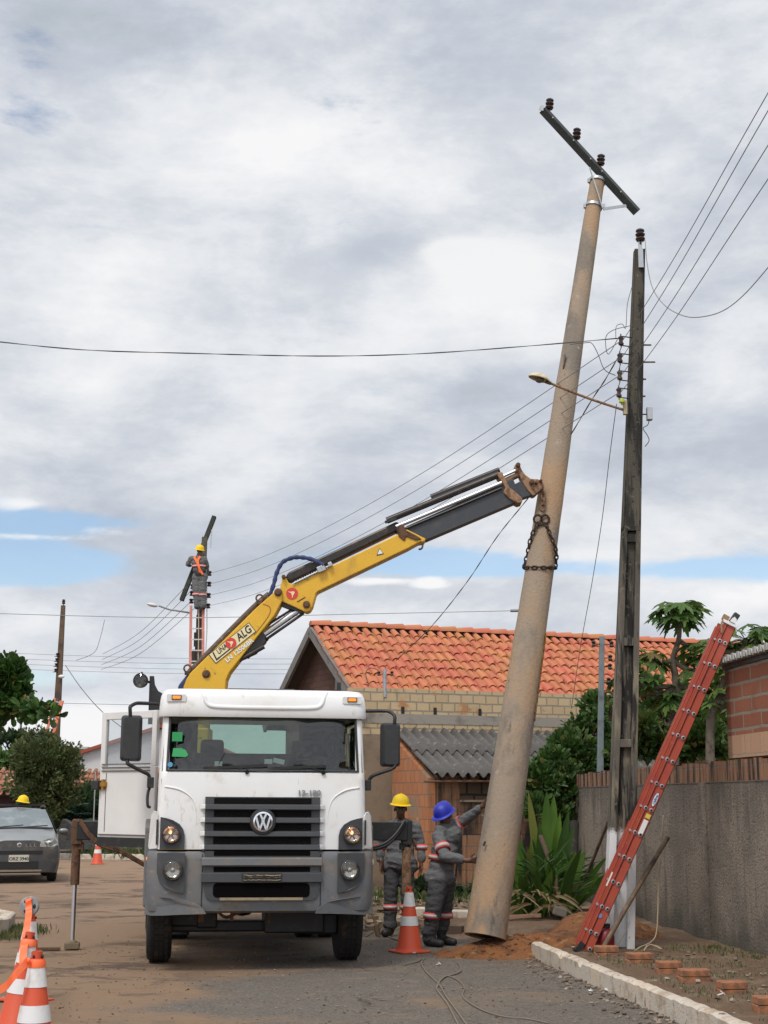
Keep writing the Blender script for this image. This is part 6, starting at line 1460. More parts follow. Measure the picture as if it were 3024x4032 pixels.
def misc():
    # red fuel jug at the foot of the old pole
    c = gnd(2385, 3722, .12); c.y = OB.y - .32; c.x = at(2385, 3722, c.y).x
    r = root('red_jug', tuple(c), 'dark red jug with black cap at the foot of the whitewashed pole', 'jug')
    mb = MB(); mb.lathe([(.001, 0), (.075, 0), (.095, .03), (.098, .12), (.090, .18), (.06, .215), (.03, .225), (.03, .235)], c, 'Z', 20); mb.build('body', M('dark_red_plastic', (.16, .008, .014), .4), r, world=True, smooth=True, ang=50)
    mb = MB(); mb.lathe([(.034, .225), (.034, .27), (.001, .27)], c + V((.02, 0, 0)), 'Z', 12); mb.build('cap', MT['ink'], r, world=True)
    # props leaning on the wall
    wd = M('weathered_stick', (.13, .085, .055), .95, 0, [((.22, .16, .10), 12, .5, .75), ((.06, .04, .03), 7, .5, .7)], (50, .6))
    a = gnd(2362, 3728, .13); a.y = 15.95; a.x = at(2362, 3728, 15.95).x; b = at(2618, 3316, 16.9)
    o = MB().tube(smoothpath([a, a.lerp(b, .5) + V((0, 0, .01)), b, b + (b - a).normalized() * .05], 4), [.026] * 8 + [.028] * 5, 8).build('wooden_stake', wd, smooth=True, ang=60); tag(o, 'thick wooden stake leaning on the grey wall right of the white pole foot', 'stake')
    a = at(2248, 3560, 21.5); a.z = .12; b = at(2395, 3235, 20.4)
    o = MB().tube(smoothpath([a, a.lerp(b, .5), b], 4), .022, 8).build('wooden_stake', wd, smooth=True, ang=60); tag(o, 'thin stick leaning on the grey wall behind the red ladder', 'stake')
    a = at(2236, 3575, 22.0); a.z = .1; b = at(2262, 3240, 23.2)
    o = MB().tube(smoothpath([a, a.lerp(b, .5) + V((.02, 0, 0)), b], 4), .07, 8).build('charred_post', M('charred_wood', (.018, .015, .012), .95, 0, [((.06, .05, .04), 9, .55, .7)]), smooth=True, ang=60); tag(o, 'charred black post beside the corner of the grey wall', 'post')
    a = at(2218, 3560, 20.8); a.z = .15; b = at(2128, 3290, 21.2)
    o = MB().tube(smoothpath([a, a.lerp(b, .5) + V((.03, 0, 0)), b], 4), [.045] * 4 + [.035] * 5, 8).build('brown_stalk', wd, smooth=True, ang=60); tag(o, 'brown leaning stalk among the broad green leaves', 'stalk')
    # bricks in pairs on the verge
    bm = M('hollow_clay_brick', (.36, .15, .07), .95, 0, [((.22, .09, .05), 9, .42, .62), ((.14, .095, .06), 14, .52, .66), ((.30, .20, .12), 30, .58, .68)], (40, .9, .01)); first = None
    spots = [((2385, 3748), .24, -.05, .9), ((2515, 3777), .25, .02, 1.0), ((2630, 3812), .22, .06, .9), ((2730, 3845), .27, .02, 1.0), ((2878, 3895), .22, .03, 1.0), ((3025, 3958), .22, .03, 1.0)]
    lab = ['dull clay brick pair lying nearest the red jug', 'orange clay brick pair, second from the white pole foot', 'bright orange skewed brick pair between the second and fourth piles', 'longest clay brick pair in the row beside the wall', 'clay brick pair with a white scrap lying in front', 'pale topped brick pair cut by the right frame edge']
    for i, ((px, py), w, rz, k) in enumerate(spots):
        p = gnd(px, py + 10, .125) + V((0, 0, -.028)); t = root('brick_pair', tuple(p), lab[i], 'bricks', rz=rz, group='brick pairs on the verge'); t.name = 'stacked_bricks'
        for j in range(2):
            mb = MB(); mb.b2((-w / 2 + j * .006, -.10, -.005 + j * .062), (w / 2 + j * .004, .07, .053 + j * .062)); 
            for q in (-.3, 0, .3): pass
            o = mb.build('brick', bm, t, bevel=.006); o.rotation_euler = (0, 0, random.uniform(-.05, .05) + j * .03)
    # rope on the wall and coiled on the ground
    rp = M('tan_rope', (.30, .235, .155), .95)
    P0 = at(2618, 3300, 16.9); 
    o = MB().tube(smoothpath([at(2612, 3210, 17.2), at(2606, 3300, 17.1), at(2600, 3400, 16.9), at(2592, 3500, 16.75), at(2590, 3600, 16.6), at(2583, 3680, 16.5), at(2560, 3712, 16.4), at(2520, 3730, 16.3), at(2500, 3745, 16.1), at(2540, 3722, 16.4), at(2585, 3725, 16.3), at(2605, 3738, 16.15), at(2560, 3720, 16.3), at(2535, 3745, 16.1), at(2548, 3722, 16.3)], 5), .0085, 6).build('rope', rp, smooth=True, ang=180); tag(o, 'tan rope hanging down the grey wall and bunched on the verge', 'rope')
    o = MB().tube(smoothpath([at(2418, 3735, 15.9), at(2445, 3700, 15.95), at(2470, 3660, 16.1), at(2478, 3630, 16.2)], 5), .005, 5).build('bent_wire', M('grey_wire', (.16, .14, .12), .8)); tag(o, 'bent grey wire piece in front of the white pole foot', 'wire')
    # ropes on the road
    rp2 = M('grey_brown_rope', (.20, .16, .12), .95)
    def gp(l, z=.006): return [gnd(x, y, 0) + V((0, 0, z)) for x, y in l]
    o = MB().tube(smoothpath(gp([(1845, 4050), (1800, 3985), (1760, 3930), (1730, 3880), (1700, 3850), (1675, 3825), (1660, 3795), (1668, 3775), (1640, 3790), (1600, 3798)]), 6), .007, 6).build('rope', rp2, smooth=True, ang=180); tag(o, 'grey rope running along the asphalt toward the orange cone', 'rope')
    o = MB().tube(smoothpath(gp([(1810, 4050), (1765, 3960), (1722, 3900), (1726, 3875), (1750, 3850), (1790, 3838), (1815, 3825), (1812, 3805), (1800, 3790)]), 6), .007, 6).build('rope', rp2, smooth=True, ang=180); tag(o, 'grey rope with a kink lying left of the looped one', 'rope')
    o = MB().tube(smoothpath(gp([(2160, 4032), (2080, 4015), (1980, 4005), (1900, 3980), (1840, 3945), (1822, 3920), (1828, 3890), (1800, 3860), (1760, 3845), (1735, 3862), (1722, 3890)]), 6), .006, 6).build('rope', rp2, smooth=True, ang=180); tag(o, 'looped grey rope ending near the kerb at the bottom', 'rope')
    o = MB().tube(smoothpath(gp([(1440, 3690), (1480, 3668), (1530, 3690), (1590, 3715), (1640, 3740), (1680, 3748)]), 6), .009, 6).build('rope', rp2, smooth=True, ang=180); tag(o, 'grey rope on the ground behind the orange cone', 'rope')
    # shovel handle right of the wheel
    a = gnd(1490, 3688); b = at(1462, 3590, a.y + .6)
    r = root('digging_bar', tuple(a), 'brown wooden tool handle propped beside the right front wheel', 'tool')
    MB().cyl(at(1465, 3600, a.y + .1), at(1482, 3645, a.y), .016, n=8).build('handle', wd, r, world=True); MB().cyl(at(1481, 3642, a.y), a + V((0, 0, .01)), .035, n=8).build('blade_socket', wd, r, world=True)
    # timber behind, kerb rubble
    o = MB(); o.beam(at(1745, 3660, 19.6), at(1822, 3664, 19.5), .1, .11); o = o.build('timber', M('dark_timber', (.09, .06, .045), .95)); tag(o, 'short dark timber block left of the tilted pole foot', 'timber')
    o = MB(); a = at(1980, 3612, 20.4); b = at(2130, 3604, 20.4); o.beam(a, b, .07, .045); o = o.build('timber', M('pinkish_plank', (.34, .20, .13), .9, 0, [((.2, .12, .08), 10, .5, .7)])); tag(o, 'thin pinkish plank lying at the edge of the orange soil', 'plank')
    o = MB(); o.box(at(2205, 3590, 20.5), (.19, .12, .12), Matrix.Rotation(.3, 3, 'Y')); o = o.build('concrete_lump', M('grey_lump', (.20, .18, .155), .95), bevel=.02); tag(o, 'grey concrete lump on top of the orange soil heap', 'rubble')
    # rubble bank at the foot of the shed
    mb = MB(); random.seed(31); vs = []; fs = []; nx, ny = 90, 24
    A0 = V((-.6, 19.9, 0)); 
    for j in range(ny + 1):
        for i in range(nx + 1):
            x = -.8 + 4.0 * i / nx; y = 19.9 + (x * -.0) + 5.6 * j / ny + max(0, -x) * .4; p = V((x, y, 0)); f = j / ny
            z = -.03 + .30 * min(1, f * 1.3) * (0.7 + .3 * mn.noise(p * .9)) + mn.noise(p * 3.3) * .05 + abs(mn.noise(p * 8)) * .05
            if j == 0: z = -.06
            vs.append((x, y, z))
    for j in range(ny):
        for i in range(nx): a = j * (nx + 1) + i; fs.append((a, a + 1, a + nx + 2, a + nx + 1))
    mb.add(vs, fs); o = mb.build('rubble_ground', M('rubble_soil', (.21, .15, .095), .98, 0, [((.10, .085, .05), 3, .45, .62), ((.36, .30, .23), 16, .60, .68), ((.07, .05, .035), 12, .58, .66)], (25, 1., .04)), smooth=True, ang=180); o.name = 'path.rubble'; tag(o, kind='structure'); o['label'] = 'uneven rubble ground before the shed'
    mb = MB()
    for k in range(420):
        x = random.uniform(-.6, 3.0); y = random.uniform(20.0, 23.6); r_ = random.uniform(.015, .06) ** 1.0; f = (y - 19.9) / 5.6
        z = -.03 + .28 * min(1, f * 1.3); rot = Matrix.Rotation(random.random() * 3, 3, 'Z') @ Matrix.Rotation(random.random() * .6, 3, 'X')
        mb.box((x, y, z + .03), (r_ * 2.2, r_ * 1.6, r_ * .9), rot)
    o = mb.build('debris', M('broken_brick_debris', (.30, .22, .15), .95, 0, [((.16, .12, .08), 3, .45, .6), ((.42, .20, .10), 2.2, .6, .66)], island=.35)); tag(o, 'scattered broken brick and stone debris in front of the brick shed', 'debris', kind='stuff')
    # litter scraps
    for px, py, s_, c, lb in ((2395, 3902, .05, 'paper', 'flat white paper scrap on the road near the kerb'), (2325, 3905, .022, 'paper', 'tiny white scrap left of the paper scrap'), (2838, 3920, .05, 'paper', 'white scrap in front of a brick pair'), (1726, 3800, .035, 'paper', 'small pale scrap on the asphalt right of the cone'), (1630, 3757, .02, 'paper', 'tiny white scrap at the cone base'), (2247, 3824, .016, 'red', 'tiny pink bottle cap beside the kerb weeds'), (2585, 3977, .03, 'paper', 'small white scrap by the kerb near the bottom edge')):
        z = .12 if (px, py) == (2838, 3920) else .0; p = gnd(px, py, z); mb = MB(); rot = Matrix.Rotation(px, 3, 'Z') @ Matrix.Rotation(.3, 3, 'X'); mb.box(p + V((0, 0, .012)), (s_ * 1.6, s_, .005), rot); mb.box(p + V((s_ * .4, 0, .02)), (s_, s_ * .6, .005), Matrix.Rotation(.7, 3, 'Y')); o = mb.build('litter', MT[c]); tag(o, lb, 'litter')
    # stones and dead leaves along the kerb and on the road
    mb = MB(); random.seed(12)
    for k in range(2600):
        if k >= 900: Y = random.uniform(10.2, 19); x = random.uniform(-3.5, 1.9); z = 0; x = min(x, 1.70 + (16.84 - Y) * .139)
        elif k < 520:
            Y = random.uniform(10.5, 17); x = 1.75 + (16.84 - Y) * .139 - abs(random.gauss(0, .22)) - .02; z = .0
        elif k < 780:
            Y = random.uniform(10.5, 20); xk = 1.75 + (16.84 - Y) * .139; x = random.uniform(xk + .15, xk + 1.7); z = .12
        else: Y = random.uniform(9.5, 26); x = random.uniform(-4, 2.0); z = 0
        if Y > 16.7 and x > .8: continue
        r_ = random.uniform(.004, .018) * (1.0 if k < 780 else .45); rot = Matrix.Rotation(random.random() * 6, 3, 'Z') @ Matrix.Rotation(random.random() * .8, 3, 'X')
        mb.box((x, Y, z + r_ * .4), (r_ * 2.4, r_ * 1.7, r_ * .8), rot)
    o = mb.build('gravel', M('loose_stones', (.17, .13, .095), .95, 0, [((.32, .26, .20), 3, .5, .6)], island=.5)); tag(o, 'loose stones and dry leaf bits along the kerb', 'gravel', kind='stuff')
misc()
# ================================================================ CONES AND TAPE
CORG = M('orange_red_cone', (.58, .075, .025), .55, 0, [((.40, .05, .02), 6, .5, .75), ((.25, .09, .05), 30, .60, .72)], (80, .1, .002))
CWHT = M('reflective_white_band', (.70, .70, .70), .45, 0, [((.50, .46, .40), 9, .5, .8), ((.3, .22, .18), 60, .70, .78)])
TAPE = M('fluorescent_orange_tape', (.95, .13, .025), .5, 0, [((1.0, .22, .09), 2.5, .4, .7)])
def make_cone(label):
    r = root('traffic_cone', (0, 0, 0), label, 'traffic cone', group='orange and white traffic cones')
    H = .70; rb, rt = .145, .034
    def rad(z): return rb + (rt - rb) * (z / H)
    mb = MB(); mb.lathe([(rb + .02, .012), (rb + .008, .03), (rad(.05), .05), (rad(.66), .66), (rt, H - .06), (rt, H), (rt - .008, H), (rt - .010, H - .05)], (0, 0, 0), 'Z', 32, capends=False); mb.build('cone_body', CORG, r, smooth=True, ang=40)
    mb = MB(); pts = rr(-.19, .19, -.19, .19, .06, 5); mb.prism([(x, y, .0) for x, y in pts], (0, 0, .018)); mb.build('base_plate', CORG, r, bevel=.005)
    for z0, z1 in ((.49, .64), (.285, .385)):
        mb = MB(); mb.lathe([(rad(z0) + .0035, z0), (rad(z1) + .0035, z1)], (0, 0, 0), 'Z', 32, capends=False); mb.build('white_band', CWHT, r, smooth=True, ang=40)
    for k in (-1, 1): MB().ell((rt * .75 * k + .006, -rt * .75, H - .03), (.009, .009, .012)).build('top_hole', MT['ink'], r)
    return r
c0 = make_cone('orange cone with two white bands standing right of the truck wheel')
c0.location = gnd(1612, 3748); c0.location.z = 0; c0.scale = (1.03,) * 3; c0.rotation_euler.z = .5
def putcone(px, py, z, label, sc=1.0, rot=(0, 0, 0), loc=None):
    c = copy_tree(c0); p = gnd(px, py, z) if loc is None else V(loc); c.location = (p.x, p.y, 0 if loc is None else loc[2]); c.scale = (sc,) * 3; c.rotation_euler = rot; c['label'] = label; return c
cA = putcone(146, 3745, .735, 'nearest and largest orange cone with tape tied round its top', 1.05, (0, 0, .3))
cB = putcone(118, 3668, .735, 'middle of the three taped cones, leaning behind the nearest one', 1.05, (0, R(6), .1)); cB.location.x -= .075
cC = putcone(124, 3600, .72, 'rearmost of the three taped cones, under the grey tape reel', 1.03, (0, R(3), 1.0)); cC.location.x -= .03
cD = putcone(383, 3402, 0, 'small distant orange cone seen left of the truck near the grass', 1.0, (0, 0, .2)); cD.location.z = 0
def tapes():
    def ribbon(pts, w, wd=None):
        P = smoothpath(pts, 6); mb = MB(); vs = []
        W_ = wd or (lambda f: V((0, 0, 1)))
        for i, p in enumerate(P):
            s = W_(i / (len(P) - 1)).normalized() * w / 2; vs += [p - s, p + s]
        mb.add(vs, [(2 * i, 2 * i + 2, 2 * i + 3, 2 * i + 1) for i in range(len(P) - 1)]); return mb
    pA = gnd(146, 3745, .735); pB = gnd(118, 3668, .735); pC = gnd(124, 3600, .72)
    r = root('barrier_tape', tuple(pB), 'bright orange barrier tape strung over the three cones at the left', 'barrier tape')
    # reel standing on the rear cone
    rl = root('tape_reel', (at(116, 3565, pC.y).x, pC.y, .72), 'round grey tape reel with dark holes on top of the rearmost cone', 'tape reel')
    c = at(116, 3568, pC.y); mb = MB(); mb.lathe([(.001, -.03), (.078, -.03), (.082, -.026), (.082, -.018), (.05, -.015), (.05, .015), (.082, .018), (.082, .03), (.001, .03)], c, 'Y', 32); mb.build('spool', M('grey_reel_plastic', (.24, .25, .26), .5, 0, [((.42, .44, .45), 12, .5, .7), ((.1, .1, .11), 20, .6, .8)]), rl, world=True, smooth=True, ang=40)
    mb = MB()
    for t in (0, 2.1, 4.2): mb.ell(c + V((.05 * cos(t), -.030, .05 * sin(t))), (.014, .004, .02), Matrix.Rotation(-t, 3, 'Y'))
    mb.build('spool_hole', MT['ink'], rl, world=True); mb = MB(); mb.lathe([(.022, -.034), (.022, -.028)], c, 'Y', 14); mb.build('hub', CORG, rl, world=True)
    ribbon([at(117, 3536, pC.y - .01), at(112, 3545, pC.y - .06), at(113, 3575, pC.y - .07), at(112, 3610, pC.y - .2), at(104, 3660, pC.y - 1.0), at(98, 3700, pB.y + .2)], .055, lambda f: V((1 - .6 * sin(f * 6), .2, .2))).build('tape_run', TAPE, r, world=True, solid=(.0015, 0))
    ribbon([at(100, 3700, pB.y + .05), at(94, 3730, pB.y - .1), at(90, 3780, pB.y - .25), at(95, 3800, pB.y - .4), at(104, 3795, pA.y + .1)], .06, lambda f: V((1 - .2 * f, 0, .25 + .6 * f))).build('tape_run', TAPE, r, world=True, solid=(.0015, 0))
    ribbon([at(110, 3785, pA.y - .05), at(100, 3795, pA.y - .10), at(78, 3818, pA.y - .14), at(50, 3850, pA.y - .16), at(20, 3885, pA.y - .1), at(-40, 3915, pA.y)], .052, lambda f: V((-.35 + .2 * f, 0, 1))).build('tape_run', TAPE, r, world=True, solid=(.0015, 0))
    for p, sc, rot in ((pA, 1.05, 0), (cB.location + V((0, 0, 0)), 1.05, R(6))):
        z0, z1 = .605 * sc, .655 * sc; mb = MB(); f = lambda z: (.145 + (.034 - .145) * z / (.7 * sc)) * sc + .007
        m = Matrix.Rotation(rot, 3, 'Y'); base = V((p.x, p.y, 0)); prof = [(f(z0 / 1), z0), (f(z0) + .002, (z0 + z1) / 2), (f(z1), z1)]
        mb.lathe(prof, base, 'Z', 24, mat=m, capends=False); mb.build('tape_wrap', TAPE, r, world=True, smooth=True)
    MB().ell(at(112, 3782, pA.y - .07), (.014, .012, .018)).build('tape_knot', TAPE, r, world=True)
tapes()

# ================================================================ CAR
def car():
    r = root('parked_car', (0, 0, 0), 'silver grey hatchback with dark lower bumper and roof bars at the left frame edge', 'car', rz=R(16))
    fp = gnd(73, 3495); r.location = (at(73, 3400, 31.6).x, 31.6, 0)
    body = M('silver_grey_car_paint', (.27, .285, .29), .35, .3, [((.22, .20, .17), 2, .5, .8)]); low = M('dark_grey_bumper', (.055, .057, .06), .6, 0, [((.12, .10, .08), 4, .45, .75)])
    st = [(.00, [(.60, .26), (.66, .4), (.68, .6), (.66, .72), (.6, .80), (.4, .84), (0, .86)]), (.13, [(.76, .26), (.80, .45), (.81, .66), (.79, .82), (.70, .92), (.45, .97), (0, .99)]),
          (.5, [(.80, .3), (.83, .5), (.845, .72), (.82, .88), (.74, .98), (.5, 1.03), (0, 1.05)]), (.98, [(.81, .3), (.84, .5), (.85, .72), (.83, .92), (.76, 1.04), (.5, 1.09), (0, 1.11)]),
          (1.3, [(.81, .3), (.84, .5), (.85, .72), (.83, .94), (.70, 1.25), (.5, 1.29), (0, 1.31)]), (1.62, [(.81, .3), (.84, .5), (.85, .72), (.83, .96), (.63, 1.43), (.5, 1.48), (0, 1.51)]),
          (2.2, [(.81, .3), (.84, .5), (.85, .72), (.83, .96), (.62, 1.46), (.5, 1.51), (0, 1.54)]), (3.2, [(.81, .3), (.84, .5), (.85, .72), (.83, .96), (.60, 1.40), (.48, 1.45), (0, 1.48)]),
          (3.6, [(.79, .3), (.82, .5), (.83, .72), (.80, .96), (.60, 1.2), (.45, 1.25), (0, 1.28)]), (3.72, [(.7, .3), (.74, .5), (.75, .72), (.72, .85), (.6, .95), (.4, .98), (0, 1.0)])]
    mb = MB(); vs = []; n = 13
    for y, p in st:
        row = [(-a, y, z) for a, z in p] + [(a, y, z) for a, z in p[:-1][::-1]]; vs += row
    fs = [(i * n + k, i * n + k + 1, (i + 1) * n + k + 1, (i + 1) * n + k) for i in range(len(st) - 1) for k in range(n - 1)]; fs = [f[::-1] for f in fs]
    fs.append(tuple(range(n))); fs.append(tuple((len(st) - 1) * n + k for k in range(n))[::-1]); fs += [((i + 1) * n, i * n, i * n + n - 1, (i + 1) * n + n - 1) for i in range(len(st) - 1)]
    mb.add(vs, fs); b = mb.build('body', body, r, smooth=True, ang=50, bevel=.02)
    mb = MB(); vs = []
    for y, p in [(-.03, [(.62, .22), (.70, .40), (.72, .58), (.68, .70)]), (.05, [(.74, .2), (.80, .40), (.815, .62), (.79, .76)]), (.35, [(.82, .2), (.855, .40), (.865, .64), (.85, .70)]), (.40, [(.82, .2), (.855, .40), (.86, .60), (.85, .62)])]:
        vs += [(-a, y, z) for a, z in p] + [(a, y, z) for a, z in p[::-1]]
    n = 8; fs = [(i * n + k + 1, i * n + k, (i + 1) * n + k, (i + 1) * n + k + 1) for i in range(3) for k in range(n - 1)] + [tuple(range(n))] + [(i * n + n - 1, i * n, (i + 1) * n, (i + 1) * n + n - 1)[::-1] for i in range(3)]
    mb.add(vs, fs); bp = mb.build('bumper', low, r, smooth=True, ang=40)
    mb = MB(); mb.prism([(-.60, -.030, .70), (-.55, -.022, .82), (-.3, -.022, .87), (.3, -.022, .87), (.55, -.022, .82), (.60, -.030, .70)], (0, .05, 0)); mb.build('upper_grille_panel', low, r)
    mb = MB(); mb.b2((-.48, -.045, .60), (.48, -.02, .66)); mb.b2((-.40, -.045, .30), (.40, -.02, .44)); mb.build('air_intake', MT['ink'], bp)
    mb = MB(); mb.b2((-.47, -.06, .235), (.47, -.03, .27)); mb.build('skid_strip', M('tan_dust_strip', (.22, .19, .14), .9), bp)
    mb = MB(); mb.b2((-.205, -.06, .435), (.205, -.05, .575)); pl = mb.build('licence_plate', M('plate_grey', (.52, .50, .42), .6), bp)
    mb = MB(); puttext(mb, 'ORZ 3940', .092, (0, -.062, .492), (1, 0, 0), (0, 0, 1), .001, bold=.002, sx=1.0); puttext(mb, 'TERESINA', .026, (0, -.062, .556), (1, 0, 0), (0, 0, 1), .001) if False else None; mb.build('plate_characters', MT['ink'], pl)
    mb = MB(); mb.lathe([(.048, 0), (.048, -.012), (.034, -.014), (.001, -.014)], (0, -.022, .775), 'Y', 20)
    e = mb.build('round_emblem', MT['chrome'], r); mb = MB(); mb.b2((-.022, -.040, .758), (.022, -.036, .792)); mb.build('emblem_field', low, e)
    mb = MB()
    for k in range(3):
        x = .16 + k * .085; mb.tube([(x - .024, -.028, .80), (x - .024, -.028, .745), (x, -.028, .738), (x + .024, -.028, .745), (x + .024, -.028, .80)], .006, 5)
    mb.build('grille_bracket', MT['chrome'], r)
    for s_ in (-1, 1):
        mb = MB(); o = [(s_ * .42, -.008, .735), (s_ * .44, -.004, .85), (s_ * .58, .02, .90), (s_ * .73, .10, .905), (s_ * .80, .17, .86), (s_ * .81, .16, .80), (s_ * .74, .06, .745), (s_ * .6, .0, .73)]
        o = [(x * .99, y - .03, z) for x, y, z in o]; mb.prism(o if s_ > 0 else o[::-1], (0, .05, 0)); h = mb.build('headlight', M('headlight_shell', (.42, .42, .38), .15, .3), r, bevel=.006) if s_ < 0 else mb.build('headlight', bpy.data.materials['headlight_shell'], r, bevel=.006)
        mb = MB(); mb.ell((s_ * .60, .0, .815), (.06, .04, .055)); mb.build('lamp_bowl', MT['chrome'], h)
        mb = MB(); mb.lathe([(.06, 0), (.06, -.02), (.04, -.01), (.001, .0)], (s_ * .62, .0, .42), 'Y', 14); mb.build('fog_lamp_recess', MT['ink'], bp)
    def pane(a, b, c, d, nm, m, off=(0, 0, 0)):
        P = [V(x) + V(off) for x in (a, b, c, d)]; mb = MB(); K = 8; vs = []
        for j in range(5):
            for i in range(K + 1):
                p = P[0].lerp(P[1], i / K).lerp(P[3].lerp(P[2], i / K), j / 4); vs.append(p + V((0, -.035 * (1 - (2 * i / K - 1) ** 2), .01)))
        mb.add(vs, [(j * (K + 1) + i, j * (K + 1) + i + 1, (j + 1) * (K + 1) + i + 1, (j + 1) * (K + 1) + i) for j in range(4) for i in range(K)]); return mb.build(nm, m, r, smooth=True)
    cg = M('car_glass', (.16, .19, .20), .08, 0, [((.30, .33, .34), 2.5, .45, .75)], spec=1.0)
    w = pane((-.72, .985, 1.095), (.72, .985, 1.095), (.59, 1.58, 1.475), (-.59, 1.58, 1.475), 'windscreen', cg, (0, -.02, .012))
    mb = MB(); mb.tube([(-.74, .95, 1.10), (0, .90, 1.12), (.74, .95, 1.10)], .018, 6); mb.beam((-.5, .93, 1.12), (.1, .90, 1.17), .02, .02); mb.beam((.05, .93, 1.12), (.62, .95, 1.16), .02, .02); mb.build('wiper', MT['ink'], w)
    for s_ in (-1, 1):
        mb = MB(); mb.prism([(s_ * .845, 1.12, .98), (s_ * .845, 2.9, .98), (s_ * .66, 2.8, 1.40), (s_ * .66, 1.68, 1.42)], (s_ * .008, 0, .002)); mb.build('side_window', MT['ink'], r)
        mb = MB(); mb.ell((s_ * .97, 1.15, 1.02), (.10, .05, .065)); mb.beam((s_ * .84, 1.15, .98), (s_ * .92, 1.15, 1.0), .04, .03); m_ = mb.build('door_mirror', low, r, smooth=True)
        mb = MB(); mb.ell((s_ * .97, 1.14, 1.045), (.10, .045, .05)); mb.build('mirror_cap', body, m_, smooth=True)
        mb = MB(); mb.tube([(s_ * .58, 1.6, 1.53), (s_ * .585, 1.9, 1.575), (s_ * .57, 3.0, 1.55), (s_ * .56, 3.3, 1.49)], .02, 6); mb.build('roof_bar', MT['blackm'], r)
        for y in (.74, 3.08):
            mb = MB(); R0 = .30; mb.lathe([(.16, -.09), (.27, -.095), (R0, -.07), (R0, .07), (.27, .095), (.16, .09)], (s_ * .73, y, R0), 'X', 28); t = mb.build('wheel', MT['rubber'], r, smooth=True, ang=40)
            mb = MB(); mb.lathe([(.001, .05), (.1, .05), (.17, .08)] if s_ > 0 else [(.17, -.08), (.1, -.05), (.001, -.05)], (s_ * .73, y, R0), 'X', 18); mb.build('rim', MT['steel'], t)
    mb = MB(); mb.beam((-.60, 1.9, 1.60), (.60, 1.9, 1.60), .05, .03); mb.beam((-.60, 2.9, 1.58), (.60, 2.9, 1.58), .05, .03); mb.build('roof_rack', MT['blackm'], r)
    mb = MB(); mb.cyl((-.0, 1.7, 1.52), (-.02, 1.82, 1.63), .006, n=5); mb.build('aerial', MT['ink'], r)
    mb = MB(); mb.b2((-.8, .4, .22), (.8, 3.4, .32)); mb.build('underbody', MT['ink'], r)
    mb = MB(); mb.box((.50, 1.5, 1.38), (.06, .01, .05)); mb.build('window_sticker', MT['paper'], w)
    return r
CAR = car()

HY = M('yellow_helmet', (.80, .54, .01), .5, spec=.3); HB = M('blue_helmet', (.012, .022, .36), .5, 0, [((.03, .05, .30), 6, .5, .8)])
def helmet(mb, c, rot, s=1.0):
    """hard hat: dome with a ridge and full brim, +Y is the back"""
    c = V(c)
    prof = [(.158, -.004), (.162, .0), (.158, .006), (.133, .016), (.128, .04), (.118, .075), (.095, .108), (.06, .128), (.02, .137), (.001, .138)]
    n = 26; vs = []
    for r_, h in prof:
        for k in range(n):
            t = 2 * pi * k / n; x = r_ * cos(t) * .86; y = r_ * sin(t) * 1.0 - (.012 if r_ > .14 else 0)
            rid = .006 * exp(-(x / .018) ** 2) if (r_ < .13) else 0
            vs.append(c + rot @ V((x * s, y * s, (h + rid) * s)))
    fs = [(i * n + k, i * n + (k + 1) % n, (i + 1) * n + (k + 1) % n, (i + 1) * n + k) for i in range(len(prof) - 1) for k in range(n)]
    fs.append(tuple(range(n))[::-1]); mb.add(vs, fs)
mb = MB(); hp = at(90, 3158, 33.3); helmet(mb, (0, 0, 0), Matrix.Rotation(R(9), 3, 'Y'), 1.12)
o = mb.build('hard_hat', HY, smooth=True, ang=50, origin=(0, 0, 0)); o.location = (hp.x, hp.y, hp.z); tag(o, 'yellow hard hat resting on the roof rack of the grey car', 'hard hat')

# ================================================================ PEOPLE
class Body:
    def __init__(s): s.mb = MB()
    def cap(s, p0, p1, r0, r1, n=14):
        p0 = V(p0); p1 = V(p1); s.mb.cyl(p0, p1, r0, r1, n); s.mb.ell(p0, (r0,) * 3, n=n); s.mb.ell(p1, (r1,) * 3, n=n); return s
    def chain(s, pts, rs):
        for (a, b), (ra, rb) in zip(zip(pts, pts[1:]), zip(rs, rs[1:])): s.cap(a, b, ra, rb)
        return s
    def ell(s, c, r, rot=None): s.mb.ell(c, r, rot, 18); return s
    def build(s, name, mat, parent, vox=.012, smooth=6, wr=0.0, wrs=9.0):
        me = bpy.data.meshes.new('tmp'); me.from_pydata(s.mb.v, [], s.mb.f); o = bpy.data.objects.new('tmp', me); COL.objects.link(o)
        md = o.modifiers.new('r', 'REMESH'); md.mode = 'VOXEL'; md.voxel_size = vox
        md = o.modifiers.new('s', 'SMOOTH'); md.iterations = smooth; md.factor = .5
        bpy.context.view_layer.update()
        m2 = bpy.data.meshes.new_from_object(o.evaluated_get(bpy.context.evaluated_depsgraph_get())); bpy.data.objects.remove(o)
        if wr:
            ns = [v.normal.copy() for v in m2.vertices]
            for v, nn in zip(m2.vertices, ns):
                p = v.co; f = mn.noise(V((p.x * wrs * 1.3, p.y * wrs, p.z * wrs * 2.2))) + .5 * mn.noise(V((p.x * 25, p.y * 25, p.z * 32)))
                f = (1 - 2.6 * abs(mn.noise(V((p.x * 5 + p.z * 4, p.y * 5, p.z * 13))))) * .8 + .35 * f; v.co = p + nn * (f - .3) * wr * 1.15
        m2.name = name; m2.materials.clear(); m2.materials.append(mat); m2.polygons.foreach_set('use_smooth', [True] * len(m2.polygons))
        o = bpy.data.objects.new(name, m2); COL.objects.link(o); o.parent = parent; o.matrix_parent_inverse = wm(parent).inverted(); return o
SKIN = M('dark_brown_skin', (.11, .052, .030), .5, 0, [((.15, .072, .043), 12, .5, .8)])
